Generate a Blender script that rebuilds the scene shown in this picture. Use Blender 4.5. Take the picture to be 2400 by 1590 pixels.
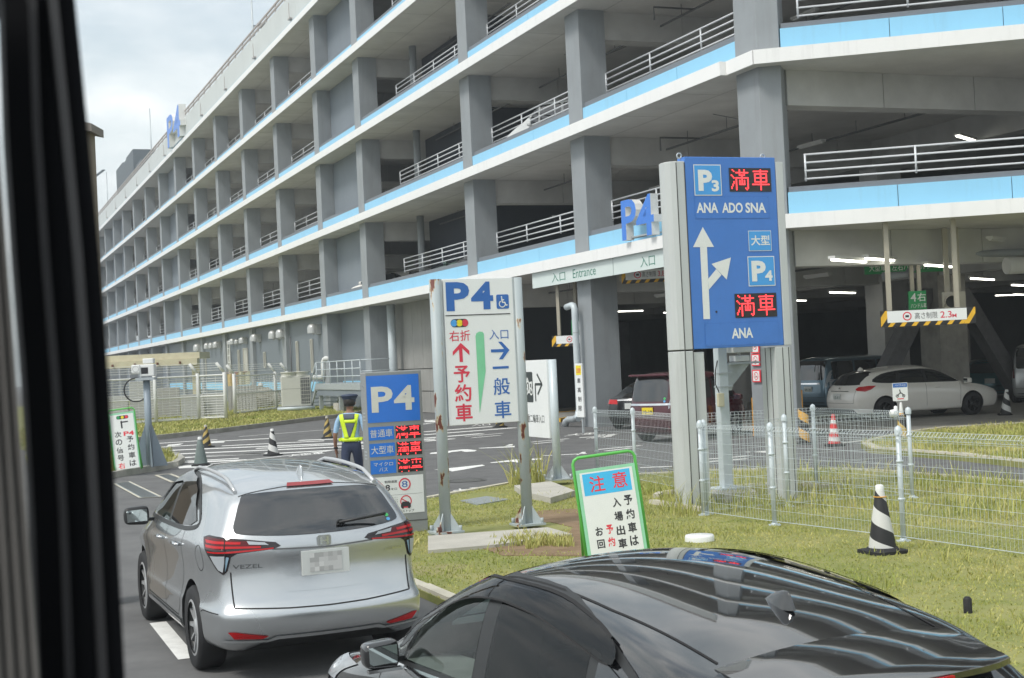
import bpy, bmesh, math, random
from mathutils import Vector, Matrix
from mathutils.bvhtree import BVHTree
R = math.radians
random.seed(7)
SC = bpy.context.scene
for o in list(bpy.data.objects): bpy.data.objects.remove(o)
C = SC.collection

# ------------------------------------------------------------------ camera
CH = 2.27; FPX = 3300.0; ROLL = 0.047; PITCH = math.atan(46.0 / FPX)
cam_d = bpy.data.cameras.new('camera'); cam = bpy.data.objects.new('camera', cam_d); C.objects.link(cam)
cam_d.sensor_width = 36; cam_d.lens = 36 * FPX / 2400; cam_d.clip_start = 0.05; cam_d.clip_end = 3000
_r = Vector((1, 0, 0)); _u = Vector((0, -math.sin(PITCH), math.cos(PITCH))); FW = Vector((0, math.cos(PITCH), math.sin(PITCH)))
RT = math.cos(ROLL) * _r - math.sin(ROLL) * _u; UP = math.sin(ROLL) * _r + math.cos(ROLL) * _u
M = Matrix((RT, UP, -FW)).transposed().to_4x4(); M.translation = Vector((0, 0, CH)); cam.matrix_world = M
SC.camera = cam
cam_d.dof.use_dof = True; cam_d.dof.focus_distance = 16.0; cam_d.dof.aperture_fstop = 11.0

# ------------------------------------------------------------------ light
SUN_EL, SUN_AZ = R(52), R(-130)      # azimuth measured from +Y towards +X; the sun stands left of and behind the camera
world = bpy.data.worlds.new('World'); SC.world = world; world.use_nodes = True
nt = world.node_tree; nt.nodes.clear()
wo = nt.nodes.new('ShaderNodeOutputWorld'); mx = nt.nodes.new('ShaderNodeMixShader')
b1 = nt.nodes.new('ShaderNodeBackground'); b2 = nt.nodes.new('ShaderNodeBackground')
sky = nt.nodes.new('ShaderNodeTexSky'); sky.sky_type = 'NISHITA'; sky.sun_disc = False
sky.sun_elevation = SUN_EL; sky.sun_rotation = SUN_AZ; sky.dust_density = 3; sky.air_density = 1.2
nt.links.new(sky.outputs[0], b1.inputs[0]); b1.inputs[1].default_value = 0.10
tc = nt.nodes.new('ShaderNodeTexCoord'); mp = nt.nodes.new('ShaderNodeMapping'); mp.inputs['Scale'].default_value = (1.0, 1.0, 2.4)
mp.inputs['Location'].default_value = (0.35, 0.1, 0.2)
nt.links.new(tc.outputs['Generated'], mp.inputs[0])
n1 = nt.nodes.new('ShaderNodeTexNoise'); n1.inputs['Scale'].default_value = 2.6; n1.inputs['Detail'].default_value = 9; n1.inputs['Roughness'].default_value = 0.52
n2 = nt.nodes.new('ShaderNodeTexNoise'); n2.inputs['Scale'].default_value = 5.2; n2.inputs['Detail'].default_value = 10; n2.inputs['Roughness'].default_value = 0.6
nt.links.new(mp.outputs[0], n1.inputs[0]); nt.links.new(mp.outputs[0], n2.inputs[0])
cr = nt.nodes.new('ShaderNodeValToRGB'); cr.color_ramp.elements[0].position = 0.34; cr.color_ramp.elements[1].position = 0.58
cr.color_ramp.elements[0].color = (0.58, 0.58, 0.58, 1); cr.color_ramp.elements[1].color = (1, 1, 1, 1)
nt.links.new(n1.outputs[0], cr.inputs[0]); nt.links.new(cr.outputs[0], mx.inputs[0])
cc = nt.nodes.new('ShaderNodeValToRGB'); cc.color_ramp.elements[0].position = 0.33; cc.color_ramp.elements[1].position = 0.66
cc.color_ramp.elements[0].color = (0.56, 0.64, 0.665, 1); cc.color_ramp.elements[1].color = (0.87, 0.89, 0.89, 1)
nt.links.new(n2.outputs[0], cc.inputs[0]); nt.links.new(cc.outputs[0], b2.inputs[0]); b2.inputs[1].default_value = 0.88
nt.links.new(b1.outputs[0], mx.inputs[1]); nt.links.new(b2.outputs[0], mx.inputs[2]); nt.links.new(mx.outputs[0], wo.inputs[0])
sl = bpy.data.lights.new('sun', 'SUN'); sl.energy = 1.5; sl.angle = R(14); sl.color = (1.0, 0.965, 0.9)
so = bpy.data.objects.new('sun', sl); C.objects.link(so)
sd = Vector((math.sin(SUN_AZ) * math.cos(SUN_EL), math.cos(SUN_AZ) * math.cos(SUN_EL), math.sin(SUN_EL)))
so.rotation_euler = (-sd).to_track_quat('-Z', 'Y').to_euler(); so.location = (0, 0, 60)
SC.view_settings.view_transform = 'Standard'; SC.view_settings.look = 'None'; SC.view_settings.gamma = 1
SC.view_settings.use_curve_mapping = False; SC.view_settings.exposure = 0.72
SC.cycles.max_bounces = 8; SC.cycles.diffuse_bounces = 4; SC.cycles.glossy_bounces = 4; SC.cycles.transparent_max_bounces = 8

# ------------------------------------------------------------------ frames of reference
AL = R(21.7)
AV = Vector((-math.sin(AL), math.cos(AL), 0)); NV = Vector((math.cos(AL), math.sin(AL), 0)); D0 = 18.68
def ray(x, y):                         # direction through a point of the 2400 x 1590 photograph
    return FW + RT * ((x - 1200) / FPX) - UP * ((y - 795) / FPX)
def G(x, y, z=0.0):                    # measured point on a horizontal plane
    r = ray(x, y); k = (z - CH) / r.z; return Vector((r.x * k, r.y * k, z))
def TS(P): return (P.x * NV.x + P.y * NV.y - D0, P.x * AV.x + P.y * AV.y)
def GT(x, y, z=0.0):
    t, s = TS(G(x, y, z)); return (t, s)
def W(t, s, z=0.0): return NV * (t + D0) + AV * s + Vector((0, 0, z))
def SP(x, y, s):                       # (t, z) on the plane across the lane at s
    r = ray(x, y); k = s / (r.x * AV.x + r.y * AV.y); P = r * k
    return (P.x * NV.x + P.y * NV.y - D0, CH + P.z)
def FPn(x, y, t):                      # (s, z) on the plane parallel to the facade at t
    r = ray(x, y); k = (t + D0) / (r.x * NV.x + r.y * NV.y); P = r * k
    return (P.x * AV.x + P.y * AV.y, CH + P.z)

# ------------------------------------------------------------------ materials
MATS = {}
def mat(name, col, rough=0.6, metal=0.0, var=0.06, scale=6.0, bump=0.0, coat=0.0, emit=None, spec=None, dirt=None, ior=None, detail=5, streak=0):
    if name in MATS: return MATS[name]
    m = bpy.data.materials.new(name); m.use_nodes = True; t = m.node_tree; b = t.nodes['Principled BSDF']
    b.inputs['Roughness'].default_value = rough; b.inputs['Metallic'].default_value = metal
    if coat: b.inputs['Coat Weight'].default_value = coat; b.inputs['Coat Roughness'].default_value = 0.03
    if spec is not None: b.inputs['Specular IOR Level'].default_value = spec
    if emit:
        b.inputs['Emission Color'].default_value = (*emit[0], 1); b.inputs['Emission Strength'].default_value = emit[1]
    tc = t.nodes.new('ShaderNodeTexCoord'); no = t.nodes.new('ShaderNodeTexNoise')
    no.inputs['Scale'].default_value = scale; no.inputs['Detail'].default_value = detail; no.inputs['Roughness'].default_value = 0.6
    t.links.new(tc.outputs['Object'], no.inputs[0])
    rp = t.nodes.new('ShaderNodeValToRGB'); rp.color_ramp.elements[0].position = 0.3; rp.color_ramp.elements[1].position = 0.72
    lo = [max(0, c * (1 - var)) for c in col]; hi = [min(1, c * (1 + var)) for c in col]
    if dirt: lo = [lo[i] * (1 - dirt[3]) + dirt[i] * dirt[3] for i in range(3)]
    rp.color_ramp.elements[0].color = (*lo, 1); rp.color_ramp.elements[1].color = (*hi, 1)
    t.links.new(no.outputs[0], rp.inputs[0]); t.links.new(rp.outputs[0], b.inputs['Base Color'])
    if streak:                                  # rain-washed grime running down the surface
        mp_ = t.nodes.new('ShaderNodeMapping'); mp_.inputs['Scale'].default_value = (5.5, 5.5, .35); n4 = t.nodes.new('ShaderNodeTexNoise'); n4.inputs['Scale'].default_value = 1; n4.inputs['Detail'].default_value = 8; n4.inputs['Roughness'].default_value = .7
        t.links.new(tc.outputs['Object'], mp_.inputs[0]); t.links.new(mp_.outputs[0], n4.inputs[0]); r4 = t.nodes.new('ShaderNodeValToRGB'); r4.color_ramp.elements[0].position = .52; r4.color_ramp.elements[1].position = .78
        r4.color_ramp.elements[0].color = (0, 0, 0, 1); r4.color_ramp.elements[1].color = (streak, streak, streak, 1); t.links.new(n4.outputs[0], r4.inputs[0])
        m4 = t.nodes.new('ShaderNodeMixRGB'); m4.inputs[2].default_value = (0.16, 0.155, 0.14, 1); t.links.new(r4.outputs[0], m4.inputs[0]); t.links.new(rp.outputs[0], m4.inputs[1]); t.links.new(m4.outputs[0], b.inputs['Base Color'])
    if bump:
        bp = t.nodes.new('ShaderNodeBump'); bp.inputs['Strength'].default_value = bump; bp.inputs['Distance'].default_value = 0.02
        n3 = t.nodes.new('ShaderNodeTexNoise'); n3.inputs['Scale'].default_value = scale * 6; n3.inputs['Detail'].default_value = 6
        t.links.new(tc.outputs['Object'], n3.inputs[0]); t.links.new(n3.outputs[0], bp.inputs['Height']); t.links.new(bp.outputs[0], b.inputs['Normal'])
    MATS[name] = m; return m

# ------------------------------------------------------------------ mesh builder
class MB:
    def __init__(s): s.v = []; s.f = []; s.m = []; s.sm = []
    def face(s, pts, m=0, smooth=False):
        i = len(s.v); s.v += [tuple(p) for p in pts]; s.f.append(tuple(range(i, i + len(pts)))); s.m.append(m); s.sm.append(smooth)
    def box(s, x0, x1, y0, y1, z0, z1, m=0):
        i = len(s.v)
        s.v += [(x, y, z) for z in (z0, z1) for (x, y) in ((x0, y0), (x1, y0), (x1, y1), (x0, y1))]
        for q in ((3, 2, 1, 0), (4, 5, 6, 7), (0, 1, 5, 4), (1, 2, 6, 5), (2, 3, 7, 6), (3, 0, 4, 7)):
            s.f.append(tuple(i + k for k in q)); s.m.append(m); s.sm.append(False)
        return s
    def prism(s, poly, z0, z1, m=0, mtop=None):      # poly: list of (x, y) counter-clockwise
        n = len(poly); i = len(s.v)
        s.v += [(p[0], p[1], z0) for p in poly] + [(p[0], p[1], z1) for p in poly]
        s.f.append(tuple(i + k for k in range(n - 1, -1, -1))); s.m.append(m); s.sm.append(False)
        s.f.append(tuple(i + n + k for k in range(n))); s.m.append(m if mtop is None else mtop); s.sm.append(False)
        for k in range(n):
            q = (k + 1) % n; s.f.append((i + k, i + q, i + n + q, i + n + k)); s.m.append(m); s.sm.append(False)
        return s
    def slab(s, poly, y0, y1, m=0):                  # poly in (x, z), extruded along y from y0 (front) to y1
        n = len(poly); i = len(s.v)
        s.v += [(p[0], y0, p[1]) for p in poly] + [(p[0], y1, p[1]) for p in poly]
        s.f.append(tuple(i + k for k in range(n))); s.m.append(m); s.sm.append(False)
        s.f.append(tuple(i + n + k for k in range(n - 1, -1, -1))); s.m.append(m); s.sm.append(False)
        for k in range(n):
            q = (k + 1) % n; s.f.append((i + q, i + k, i + n + k, i + n + q)); s.m.append(m); s.sm.append(False)
        return s
    def tube(s, pts, r, n=8, m=0, cap=True, r2=None):
        P = [Vector(p) for p in pts]; rings = []
        up = None
        for k, p in enumerate(P):
            d = (P[min(k + 1, len(P) - 1)] - P[max(k - 1, 0)]).normalized()
            if up is None: up = Vector((0, 0, 1)) if abs(d.z) < 0.9 else Vector((1, 0, 0))
            a = d.cross(up)
            if a.length < 1e-4: a = d.cross(Vector((0, 1, 0)))
            a.normalize(); b = a.cross(d).normalized(); up = b
            rr = r if r2 is None else r + (r2 - r) * k / (len(P) - 1)
            i = len(s.v)
            for j in range(n):
                an = 2 * math.pi * j / n; s.v.append(tuple(p + a * math.cos(an) * rr + b * math.sin(an) * rr))
            rings.append(i)
        for k in range(len(rings) - 1):
            for j in range(n):
                q = (j + 1) % n; s.f.append((rings[k] + j, rings[k] + q, rings[k + 1] + q, rings[k + 1] + j)); s.m.append(m); s.sm.append(n > 5)
        if cap:
            s.f.append(tuple(rings[0] + j for j in range(n - 1, -1, -1))); s.m.append(m); s.sm.append(False)
            s.f.append(tuple(rings[-1] + j for j in range(n))); s.m.append(m); s.sm.append(False)
        return s
    def lathe(s, prof, n=20, m=0, c=(0, 0, 0), ax='z', ms=None):   # prof: (r, h)
        base = len(s.v)
        for (r, h) in prof:
            for j in range(n):
                an = 2 * math.pi * j / n; x, y = r * math.cos(an), r * math.sin(an)
                if ax == 'z': q = (x, y, h)
                elif ax == 'y': q = (x, h, y)
                else: q = (h, x, y)
                s.v.append((c[0] + q[0], c[1] + q[1], c[2] + q[2]))
        for k in range(len(prof) - 1):
            for j in range(n):
                q = (j + 1) % n; a = base + k * n
                f = (a + j, a + q, a + n + q, a + n + j)
                if ax == 'y': f = f[::-1]
                s.f.append(f); s.m.append(m if ms is None else ms[k]); s.sm.append(True)
        return s
    def build(s, name, mats, parent=None, loc=None, rz=None, kind=None, bevel=0, shade=None):
        me = bpy.data.meshes.new(name); me.from_pydata(s.v, [], s.f)
        if not isinstance(mats, (list, tuple)): mats = [mats]
        for x in mats: me.materials.append(x)
        me.polygons.foreach_set('material_index', s.m); me.polygons.foreach_set('use_smooth', s.sm); me.update()
        o = bpy.data.objects.new(name, me); C.objects.link(o)
        if parent: o.parent = parent
        if loc is not None: o.location = loc
        if rz is not None: o.rotation_euler = (0, 0, rz)
        if kind: o['kind'] = kind
        if bevel:
            b = o.modifiers.new('bevel', 'BEVEL'); b.width = bevel; b.segments = 2; b.limit_method = 'ANGLE'; b.angle_limit = R(40)
        return o
def recalc(o):
    bm = bmesh.new(); bm.from_mesh(o.data); bmesh.ops.remove_doubles(bm, verts=bm.verts, dist=1e-5); bmesh.ops.recalc_face_normals(bm, faces=bm.faces)
    bm.to_mesh(o.data); bm.free(); return o
def thing(name, label, cat, loc=(0, 0, 0), rz=0.0, group=None):
    o = bpy.data.objects.new(name, None); C.objects.link(o); o.empty_display_size = 0.2
    o.location = loc; o.rotation_euler = (0, 0, rz); o['label'] = label; o['category'] = cat
    if group: o['group'] = group
    return o
def tag(o, label, cat, group=None):
    o['label'] = label; o['category'] = cat
    if group: o['group'] = group
    return o
def structure(o): o['kind'] = 'structure'; return o
def dup(root, loc=None, rz=None, label=None, group=None):
    r = root.copy(); C.objects.link(r)
    if loc is not None: r.location = loc
    if rz is not None: r.rotation_euler = (0, 0, rz)
    if label: r['label'] = label
    if group: r['group'] = group
    for ch in list(root.children):
        c = ch.copy(); C.objects.link(c); c.parent = r
        for g in list(ch.children):
            d = g.copy(); C.objects.link(d); d.parent = c
    return r

# ------------------------------------------------------------------ lettering and flat marks (in a sign's own x/z plane, facing -y)
_TX = {}
def text_mesh(body, bold=0.0):
    k = (body, bold)
    if k in _TX: return _TX[k]
    cu = bpy.data.curves.new('t', 'FONT'); cu.body = body; cu.size = 1; cu.offset = bold; cu.resolution_u = 3
    o = bpy.data.objects.new('t', cu); C.objects.link(o)
    dg = bpy.context.evaluated_depsgraph_get(); me = bpy.data.meshes.new_from_object(o.evaluated_get(dg), depsgraph=dg)
    vs = [tuple(v.co) for v in me.vertices]; fs = [tuple(p.vertices) for p in me.polygons]
    bpy.data.objects.remove(o); bpy.data.curves.remove(cu); bpy.data.meshes.remove(me)
    xs = [v[0] for v in vs] or [0, 1]; ys = [v[1] for v in vs] or [0, 1]
    _TX[k] = (vs, fs, min(xs), max(xs), min(ys), max(ys)); return _TX[k]
def add_text(mb, body, x0, x1, z0, z1, y, m=0, bold=0.0, shear=0.0, depth=0.0, ms=None):
    vs, fs, a0, a1, b0, b1 = text_mesh(body, bold); i = len(mb.v)
    sx = (x1 - x0) / max(1e-6, a1 - a0); sz = (z1 - z0) / max(1e-6, b1 - b0)
    def q(v, yy):
        X = x0 + (v[0] - a0) * sx; Z = z0 + (v[1] - b0) * sz; return (X + shear * (Z - z0), yy, Z)
    mb.v += [q(v, y) for v in vs]
    for f in fs: mb.f.append(tuple(i + k for k in f)); mb.m.append(m); mb.sm.append(False)
    if depth:
        j = len(mb.v); mb.v += [q(v, y + depth) for v in vs]
        ed = {}
        for f in fs:
            for k in range(len(f)):
                e = (f[k], f[(k + 1) % len(f)]); ed[tuple(sorted(e))] = None if tuple(sorted(e)) in ed else e
        for e in ed.values():
            if e: mb.f.append((i + e[1], i + e[0], j + e[0], j + e[1])); mb.m.append(m if ms is None else ms); mb.sm.append(False)
def disc(mb, cx, cz, r, y, m=0, n=28, r_in=0, sx=1.0):
    for k in range(n):
        a, b = 2 * math.pi * k / n, 2 * math.pi * (k + 1) / n
        p = [(cx + sx * r * math.cos(t), y, cz + r * math.sin(t)) for t in (a, b)]
        if r_in: q = [(cx + sx * r_in * math.cos(t), y, cz + r_in * math.sin(t)) for t in (a, b)]; mb.face([q[0], p[0], p[1], q[1]], m)
        else: mb.face([(cx, y, cz), p[0], p[1]], m)
def stroke(mb, pts, w, y, m=0):
    for k in range(len(pts) - 1):
        a, b = Vector(pts[k]), Vector(pts[k + 1]); d = (b - a)
        if d.length < 1e-6: continue
        d.normalize(); n = Vector((-d.y, d.x)) * w / 2; e = d * (w * 0.2 if k else 0); a2 = a - e
        mb.face([(a2.x - n.x, y, a2.y - n.y), (b.x - n.x, y, b.y - n.y), (b.x + n.x, y, b.y + n.y), (a2.x + n.x, y, a2.y + n.y)], m)
def rrect(x0, x1, z0, z1, r, n=5):
    P = []
    for cx, cz, a0 in ((x1 - r, z1 - r, 0), (x0 + r, z1 - r, 90), (x0 + r, z0 + r, 180), (x1 - r, z0 + r, 270)):
        for k in range(n + 1): a = R(a0 + 90 * k / n); P.append((cx + r * math.cos(a), cz + r * math.sin(a)))
    return P
def flat(mb, poly, y, m=0): mb.face([(p[0], y, p[1]) for p in poly], m)
MAN = [".X.....X...X....", "..X....X...X....", "....XXXXXXXXXXX.", ".......X...X....", "X......XXXXX....", ".X.......X......", "..X.XXXXXXXXXXX.", "....X....X....X.",
       "....X..X.X.X..X.", "..X.X..X.X.X..X.", "..X.X..X.X.X..X.", ".X..X..XXXXX..X.", ".X..X.........X.", "X...X.........X.", "X...X.......X.X.", "....X........X.."]
SHA = [".......X........", ".XXXXXXXXXXXXX..", ".......X........", "..XXXXXXXXXXX...", "..X....X....X...", "..X....X....X...", "..XXXXXXXXXXX...", "..X....X....X...",
       "..X....X....X...", "..XXXXXXXXXXX...", ".......X........", "XXXXXXXXXXXXXXX.", ".......X........", ".......X........", ".......X........", ".......X........"]
def led(mb, x0, x1, z0, z1, y, m=0, skip=(), pad=0.06, fat=0.94):
    W_ = x1 - x0; H_ = z1 - z0; cw = W_ * (0.5 - pad) / 16; ch = H_ * (1 - 2 * pad) / 16
    for gi, gl in enumerate((MAN, SHA)):
        ox = x0 + W_ * (pad * 0.7 + gi * 0.5)
        for r_ in range(16):
            if r_ in skip: continue
            for c_ in range(16):
                if gl[r_][c_] == 'X':
                    cx = ox + (c_ + .5) * cw; cz = z1 - H_ * pad - (r_ + .5) * ch
                    a, b = cw * fat * .62, ch * fat * .5
                    mb.face([(cx - a, y, cz - b), (cx + a, y, cz - b), (cx + a, y, cz + b), (cx - a, y, cz + b)], m)

# common materials
m_asph = None
m_white = mat('white_paint', (0.80, 0.81, 0.80), 0.45, var=0.03, scale=2, dirt=(0.6, 0.6, 0.56, .25))
m_black = mat('black_paint', (0.02, 0.02, 0.022), 0.4)
m_galv = mat('galvanised_steel', (0.46, 0.50, 0.52), 0.42, 0.35, var=0.08, scale=9)
m_galvp = mat('pale_painted_steel', (0.56, 0.62, 0.65), 0.42, 0.1, var=0.05, scale=5)
m_conc = mat('concrete', (0.36, 0.35, 0.32), 0.85, var=0.14, scale=3, bump=0.25, dirt=(0.2, 0.19, 0.16, .3))
m_concw = mat('pale_concrete', (0.46, 0.44, 0.39), 0.85, var=0.12, scale=2.5, bump=0.2)
m_yel = mat('yellow_paint', (0.80, 0.46, 0.03), 0.45, var=0.08)
m_org = mat('orange_paint', (0.78, 0.38, 0.05), 0.45, var=0.08)
m_red = mat('red_print', (0.78, 0.05, 0.07), 0.4, var=0.04)
m_glow_red = mat('lit_red_diodes', (0.8, 0.02, 0.02), 0.4, emit=((1.0, 0.05, 0.06), 1.3))
m_led_bg = mat('diode_board_black', (0.025, 0.022, 0.022), 0.35)
m_txt = mat('print_black', (0.035, 0.035, 0.04), 0.5)
m_rubber = mat('black_rubber', (0.016, 0.016, 0.018), 0.7, var=0.2)
# ------------------------------------------------------------------ ground materials and sheets
def ground_mat(name, cols, scales, rough=0.9, bump=0.4, bscale=60):
    m = bpy.data.materials.new(name); m.use_nodes = True; t = m.node_tree; b = t.nodes['Principled BSDF']; b.inputs['Roughness'].default_value = rough
    b.inputs['Specular IOR Level'].default_value = 0.25
    geo = t.nodes.new('ShaderNodeNewGeometry'); cur = None
    for k, (c, s) in enumerate(zip(cols, scales)):
        n = t.nodes.new('ShaderNodeTexNoise'); n.inputs['Scale'].default_value = s; n.inputs['Detail'].default_value = 6; n.inputs['Roughness'].default_value = 0.65
        t.links.new(geo.outputs['Position'], n.inputs[0]); r = t.nodes.new('ShaderNodeValToRGB')
        r.color_ramp.elements[0].position = c[2]; r.color_ramp.elements[1].position = c[3]
        if k == 0:
            r.color_ramp.elements[0].color = (*c[0], 1); r.color_ramp.elements[1].color = (*c[1], 1)
            t.links.new(n.outputs[0], r.inputs[0]); cur = r.outputs[0]
        else:
            r.color_ramp.elements[0].color = (0, 0, 0, 1); r.color_ramp.elements[1].color = (1, 1, 1, 1); t.links.new(n.outputs[0], r.inputs[0])
            ml = t.nodes.new('ShaderNodeMath'); ml.operation = 'MULTIPLY'; ml.inputs[1].default_value = c[1]; t.links.new(r.outputs[0], ml.inputs[0])
            x = t.nodes.new('ShaderNodeMixRGB'); x.inputs[2].default_value = (*c[0], 1); t.links.new(ml.outputs[0], x.inputs[0]); t.links.new(cur, x.inputs[1]); cur = x.outputs[0]
    t.links.new(cur, b.inputs['Base Color'])
    n = t.nodes.new('ShaderNodeTexNoise'); n.inputs['Scale'].default_value = bscale; n.inputs['Detail'].default_value = 4; t.links.new(geo.outputs['Position'], n.inputs[0])
    bp = t.nodes.new('ShaderNodeBump'); bp.inputs['Strength'].default_value = bump; bp.inputs['Distance'].default_value = 0.012
    t.links.new(n.outputs[0], bp.inputs['Height']); t.links.new(bp.outputs[0], b.inputs['Normal']); return m
m_asph = ground_mat('asphalt', [((0.120, 0.120, 0.122), (0.165, 0.165, 0.165), .35, .65), ((0.14, 0.138, 0.13), .35, .55, .75), ((0.045, 0.045, 0.048), .35, .6, .8)], [1.4, 45, 0.35], bscale=110)
m_grass = ground_mat('lawn_soil', [((0.20, 0.22, 0.07), (0.31, 0.30, 0.12), .35, .68), ((0.33, 0.27, 0.16), .75, .55, .72), ((0.14, 0.19, 0.04), .6, .5, .8)], [1.1, 0.45, 7], bump=0.9, bscale=30)
m_dirt = ground_mat('bare_soil', [((0.19, 0.125, 0.075), (0.29, 0.21, 0.135), .3, .7), ((0.16, 0.16, 0.05), .5, .55, .75)], [3, 9], bump=0.8, bscale=24)
m_gfloor = ground_mat('garage_floor_concrete', [((0.27, 0.26, 0.24), (0.36, 0.35, 0.33), .3, .7), ((0.12, 0.12, 0.12), .4, .5, .7)], [1, 3], rough=0.6, bump=0.1)
m_line = ground_mat('road_marking_white', [((0.66, 0.66, 0.64), (0.80, 0.80, 0.78), .3, .6), ((0.22, 0.22, 0.22), .55, .62, .78)], [6, 22], bump=0.2)
def sheet(name, poly, z, m, kind='structure'):
    mb = MB(); mb.face([(p[0], p[1], z) for p in poly]); o = mb.build(name, m)
    if kind: o['kind'] = kind
    bm = bmesh.new(); bm.from_mesh(o.data)
    for f in bm.faces:
        if f.normal.z < 0: f.normal_flip()
    bmesh.ops.triangulate(bm, faces=bm.faces); bm.to_mesh(o.data); bm.free(); return o
sheet('ground', [(-400, -150), (400, -150), (400, 650), (-400, 650)], 0.0, m_asph)
def Wp(l): return [tuple(W(t, s)[:2]) for (t, s) in l]

# ------------------------------------------------------------------ parking garage
m_col = mat('column_grey_coating', (0.30, 0.325, 0.345), 0.6, var=0.04, scale=1.2, dirt=(0.22, 0.23, 0.24, .25), streak=.3)
m_colw = mat('wall_grey_coating', (0.205, 0.238, 0.275), 0.6, var=0.05, scale=1.0, streak=.35)
m_soff = mat('soffit_board', (0.62, 0.61, 0.59), 0.8, var=0.05, scale=0.8, dirt=(0.36, 0.35, 0.33, .3))
m_beam = mat('beam_fireproof_board', (0.56, 0.56, 0.545), 0.8, var=0.07, scale=0.9, dirt=(0.3, 0.3, 0.29, .3))
m_band = mat('fascia_white', (0.88, 0.88, 0.87), 0.4, var=0.02, scale=1, streak=.16)
m_blue = mat('sky_blue_panel', (0.29, 0.62, 0.86), 0.45, var=0.03, scale=0.7, streak=.14)
m_para = mat('parapet_grey', (0.185, 0.20, 0.225), 0.6, var=0.05)
m_roofp = mat('roof_parapet_panel', (0.60, 0.635, 0.63), 0.6, var=0.04, scale=0.5, streak=.2)
m_rail = mat('railing_white_metal', (0.72, 0.75, 0.78), 0.35, 0.1, var=0.03)
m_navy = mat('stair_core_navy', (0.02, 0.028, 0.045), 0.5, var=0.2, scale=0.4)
m_pan = mat('precast_wall_panel', (0.34, 0.335, 0.32), 0.75, var=0.08, scale=0.7, dirt=(0.22, 0.22, 0.2, .3), streak=.4)
m_ins = mat('interior_dark_concrete', (0.27, 0.275, 0.28), 0.85, var=0.12, scale=0.6)
m_rust = mat('rusty_iron', (0.16, 0.06, 0.035), 0.85, var=0.4, scale=14)
m_brail = mat('roof_rail_bronze', (0.42, 0.38, 0.36), 0.5, 0.1)
gar = thing('parking_garage', 'long five storey parking garage with sky blue and white floor bands and grey columns', 'parking garage', W(0, 0), AL)
LV = [5.45, 9.48, 13.48, 17.45, 21.5]
CB = (-0.33, 29.4); BD = (0.816, -0.579)     # start and direction of the right-hand facade in (t, s)
def RB(d, off=0.0):                          # point along the right facade, off = metres inward
    return (CB[0] + BD[0] * d + 0.579 * off, CB[1] + BD[1] * d + 0.816 * off)
CS = [41.08, 51.2, 66.33, 74.57] + [84.7 + 10.13 * k for k in range(17)]
SEND = CS[-1] + 1
inner = [RB(46), RB(46, 50), (52, SEND), (0.0, SEND)]
for li, L in enumerate(LV):
    foot = [(-0.47, SEND), (-0.47, 30.78), (-0.28, 30.78), (CB[0] + .03, CB[1])] + inner[:3]
    MB().prism(foot, L - 0.33, L - 0.012).build('floor_slab', m_soff, gar)
    # white fascia: left run, jog, right run
    z0, z1 = L - 0.345, L
    fb = MB()
    fb.prism([(-.5, 30.75), (-.5, SEND), (-.473, SEND), (-.473, 30.75)], z0, z1)
    fb.prism([(-.5, 30.74), (-.27, 30.74), (-.27, 30.71), (-.5, 30.71)], z0, z1)
    fb.prism([(-.305, 30.70), (-.30, CB[1] + .02), (CB[0] - .03, CB[1]), (-.335, 30.70)], z0, z1)
    recalc(fb.build('fascia_band', m_band, gar))
    fb = MB(); a, b = RB(0), RB(46); c, d = RB(46, -.03), RB(0, -.03)
    fb.prism([a, d, c, b], z0, z1); recalc(fb.build('fascia_band', m_band, gar))
    if li == 4: continue
    # parapets and blue panels, left facade bay by bay
    edges = [30.78] + CS
    for k in range(len(edges) - 1):
        s0, s1 = edges[k] + .0, edges[k + 1] - 1.03
        MB().box(.07, .24, s0 + .004, s1 - .004, L, L + .71).build('parapet', m_para, gar)
        n = (4 if s1 - s0 > 12 else 3) if k < 6 else 1
        for j in range(n):
            p0 = s0 + (s1 - s0) * j / n + .008; p1 = s0 + (s1 - s0) * (j + 1) / n - .008
            MB().box(.01, .066, p0, p1, L + .004, L + .545).build('blue_panel', m_blue, gar)
    # right facade
    q = MB(); q.prism([RB(.66, .58), RB(46, .58), RB(46, .74), RB(.66, .74)], L, L + .71); recalc(q.build('parapet', m_para, gar))
    d0 = .63
    while d0 < 45:
        d1 = min(46, d0 + 2.6); q = MB(); q.prism([RB(d0 + .008, .5), RB(d1 - .008, .5), RB(d1 - .008, .57), RB(d0 + .008, .57)], L + .004, L + .57)
        recalc(q.build('blue_panel', m_blue, gar)); d0 = d1
for li, L in enumerate(LV):
    j = MB(); s_ = 33.2
    while s_ < 100: j.box(-.46, .9, s_ - .008, s_ + .008, L - .3325, L - .329); s_ += 3.37
    j.box(.92, .936, 31, 100, L - .3325, L - .329); o = j.build('soffit_joint', mat('joint_grey', (0.2, 0.2, 0.19), .8), gar); o['kind'] = 'stuff'
# columns
col_me = {}
for k, s in enumerate(CS):
    MB().box(-.005, .9, s - 1.03, s, 0, LV[4] - .33).build('column', m_col, gar)
q = MB(); q.prism([(0, 29.76), (.46, 29.46), (1.0, 30.08), (.9, 30.79), (0, 30.79)], 0, LV[4] - .33); recalc(q.build('column', m_col, gar, bevel=.02))
# inner grid columns
for s in [30.0] + CS[:8]:
    for t in (11.0, 22.0):
        if TS(W(t, s))[1] < 29.4 - (t + .33) * .71: continue
        MB().box(t, t + 1.0, s - 1.0, s, 0, LV[4] - .4).build('inner_column', m_beam, gar)
for t, s in ((11.0, 22.6), (21.5, 22.6), (21.5, 15.0)):
    MB().box(t, t + 1.0, s - 1.0, s, 0, LV[4] - .4).build('inner_column', m_beam, gar)
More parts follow.
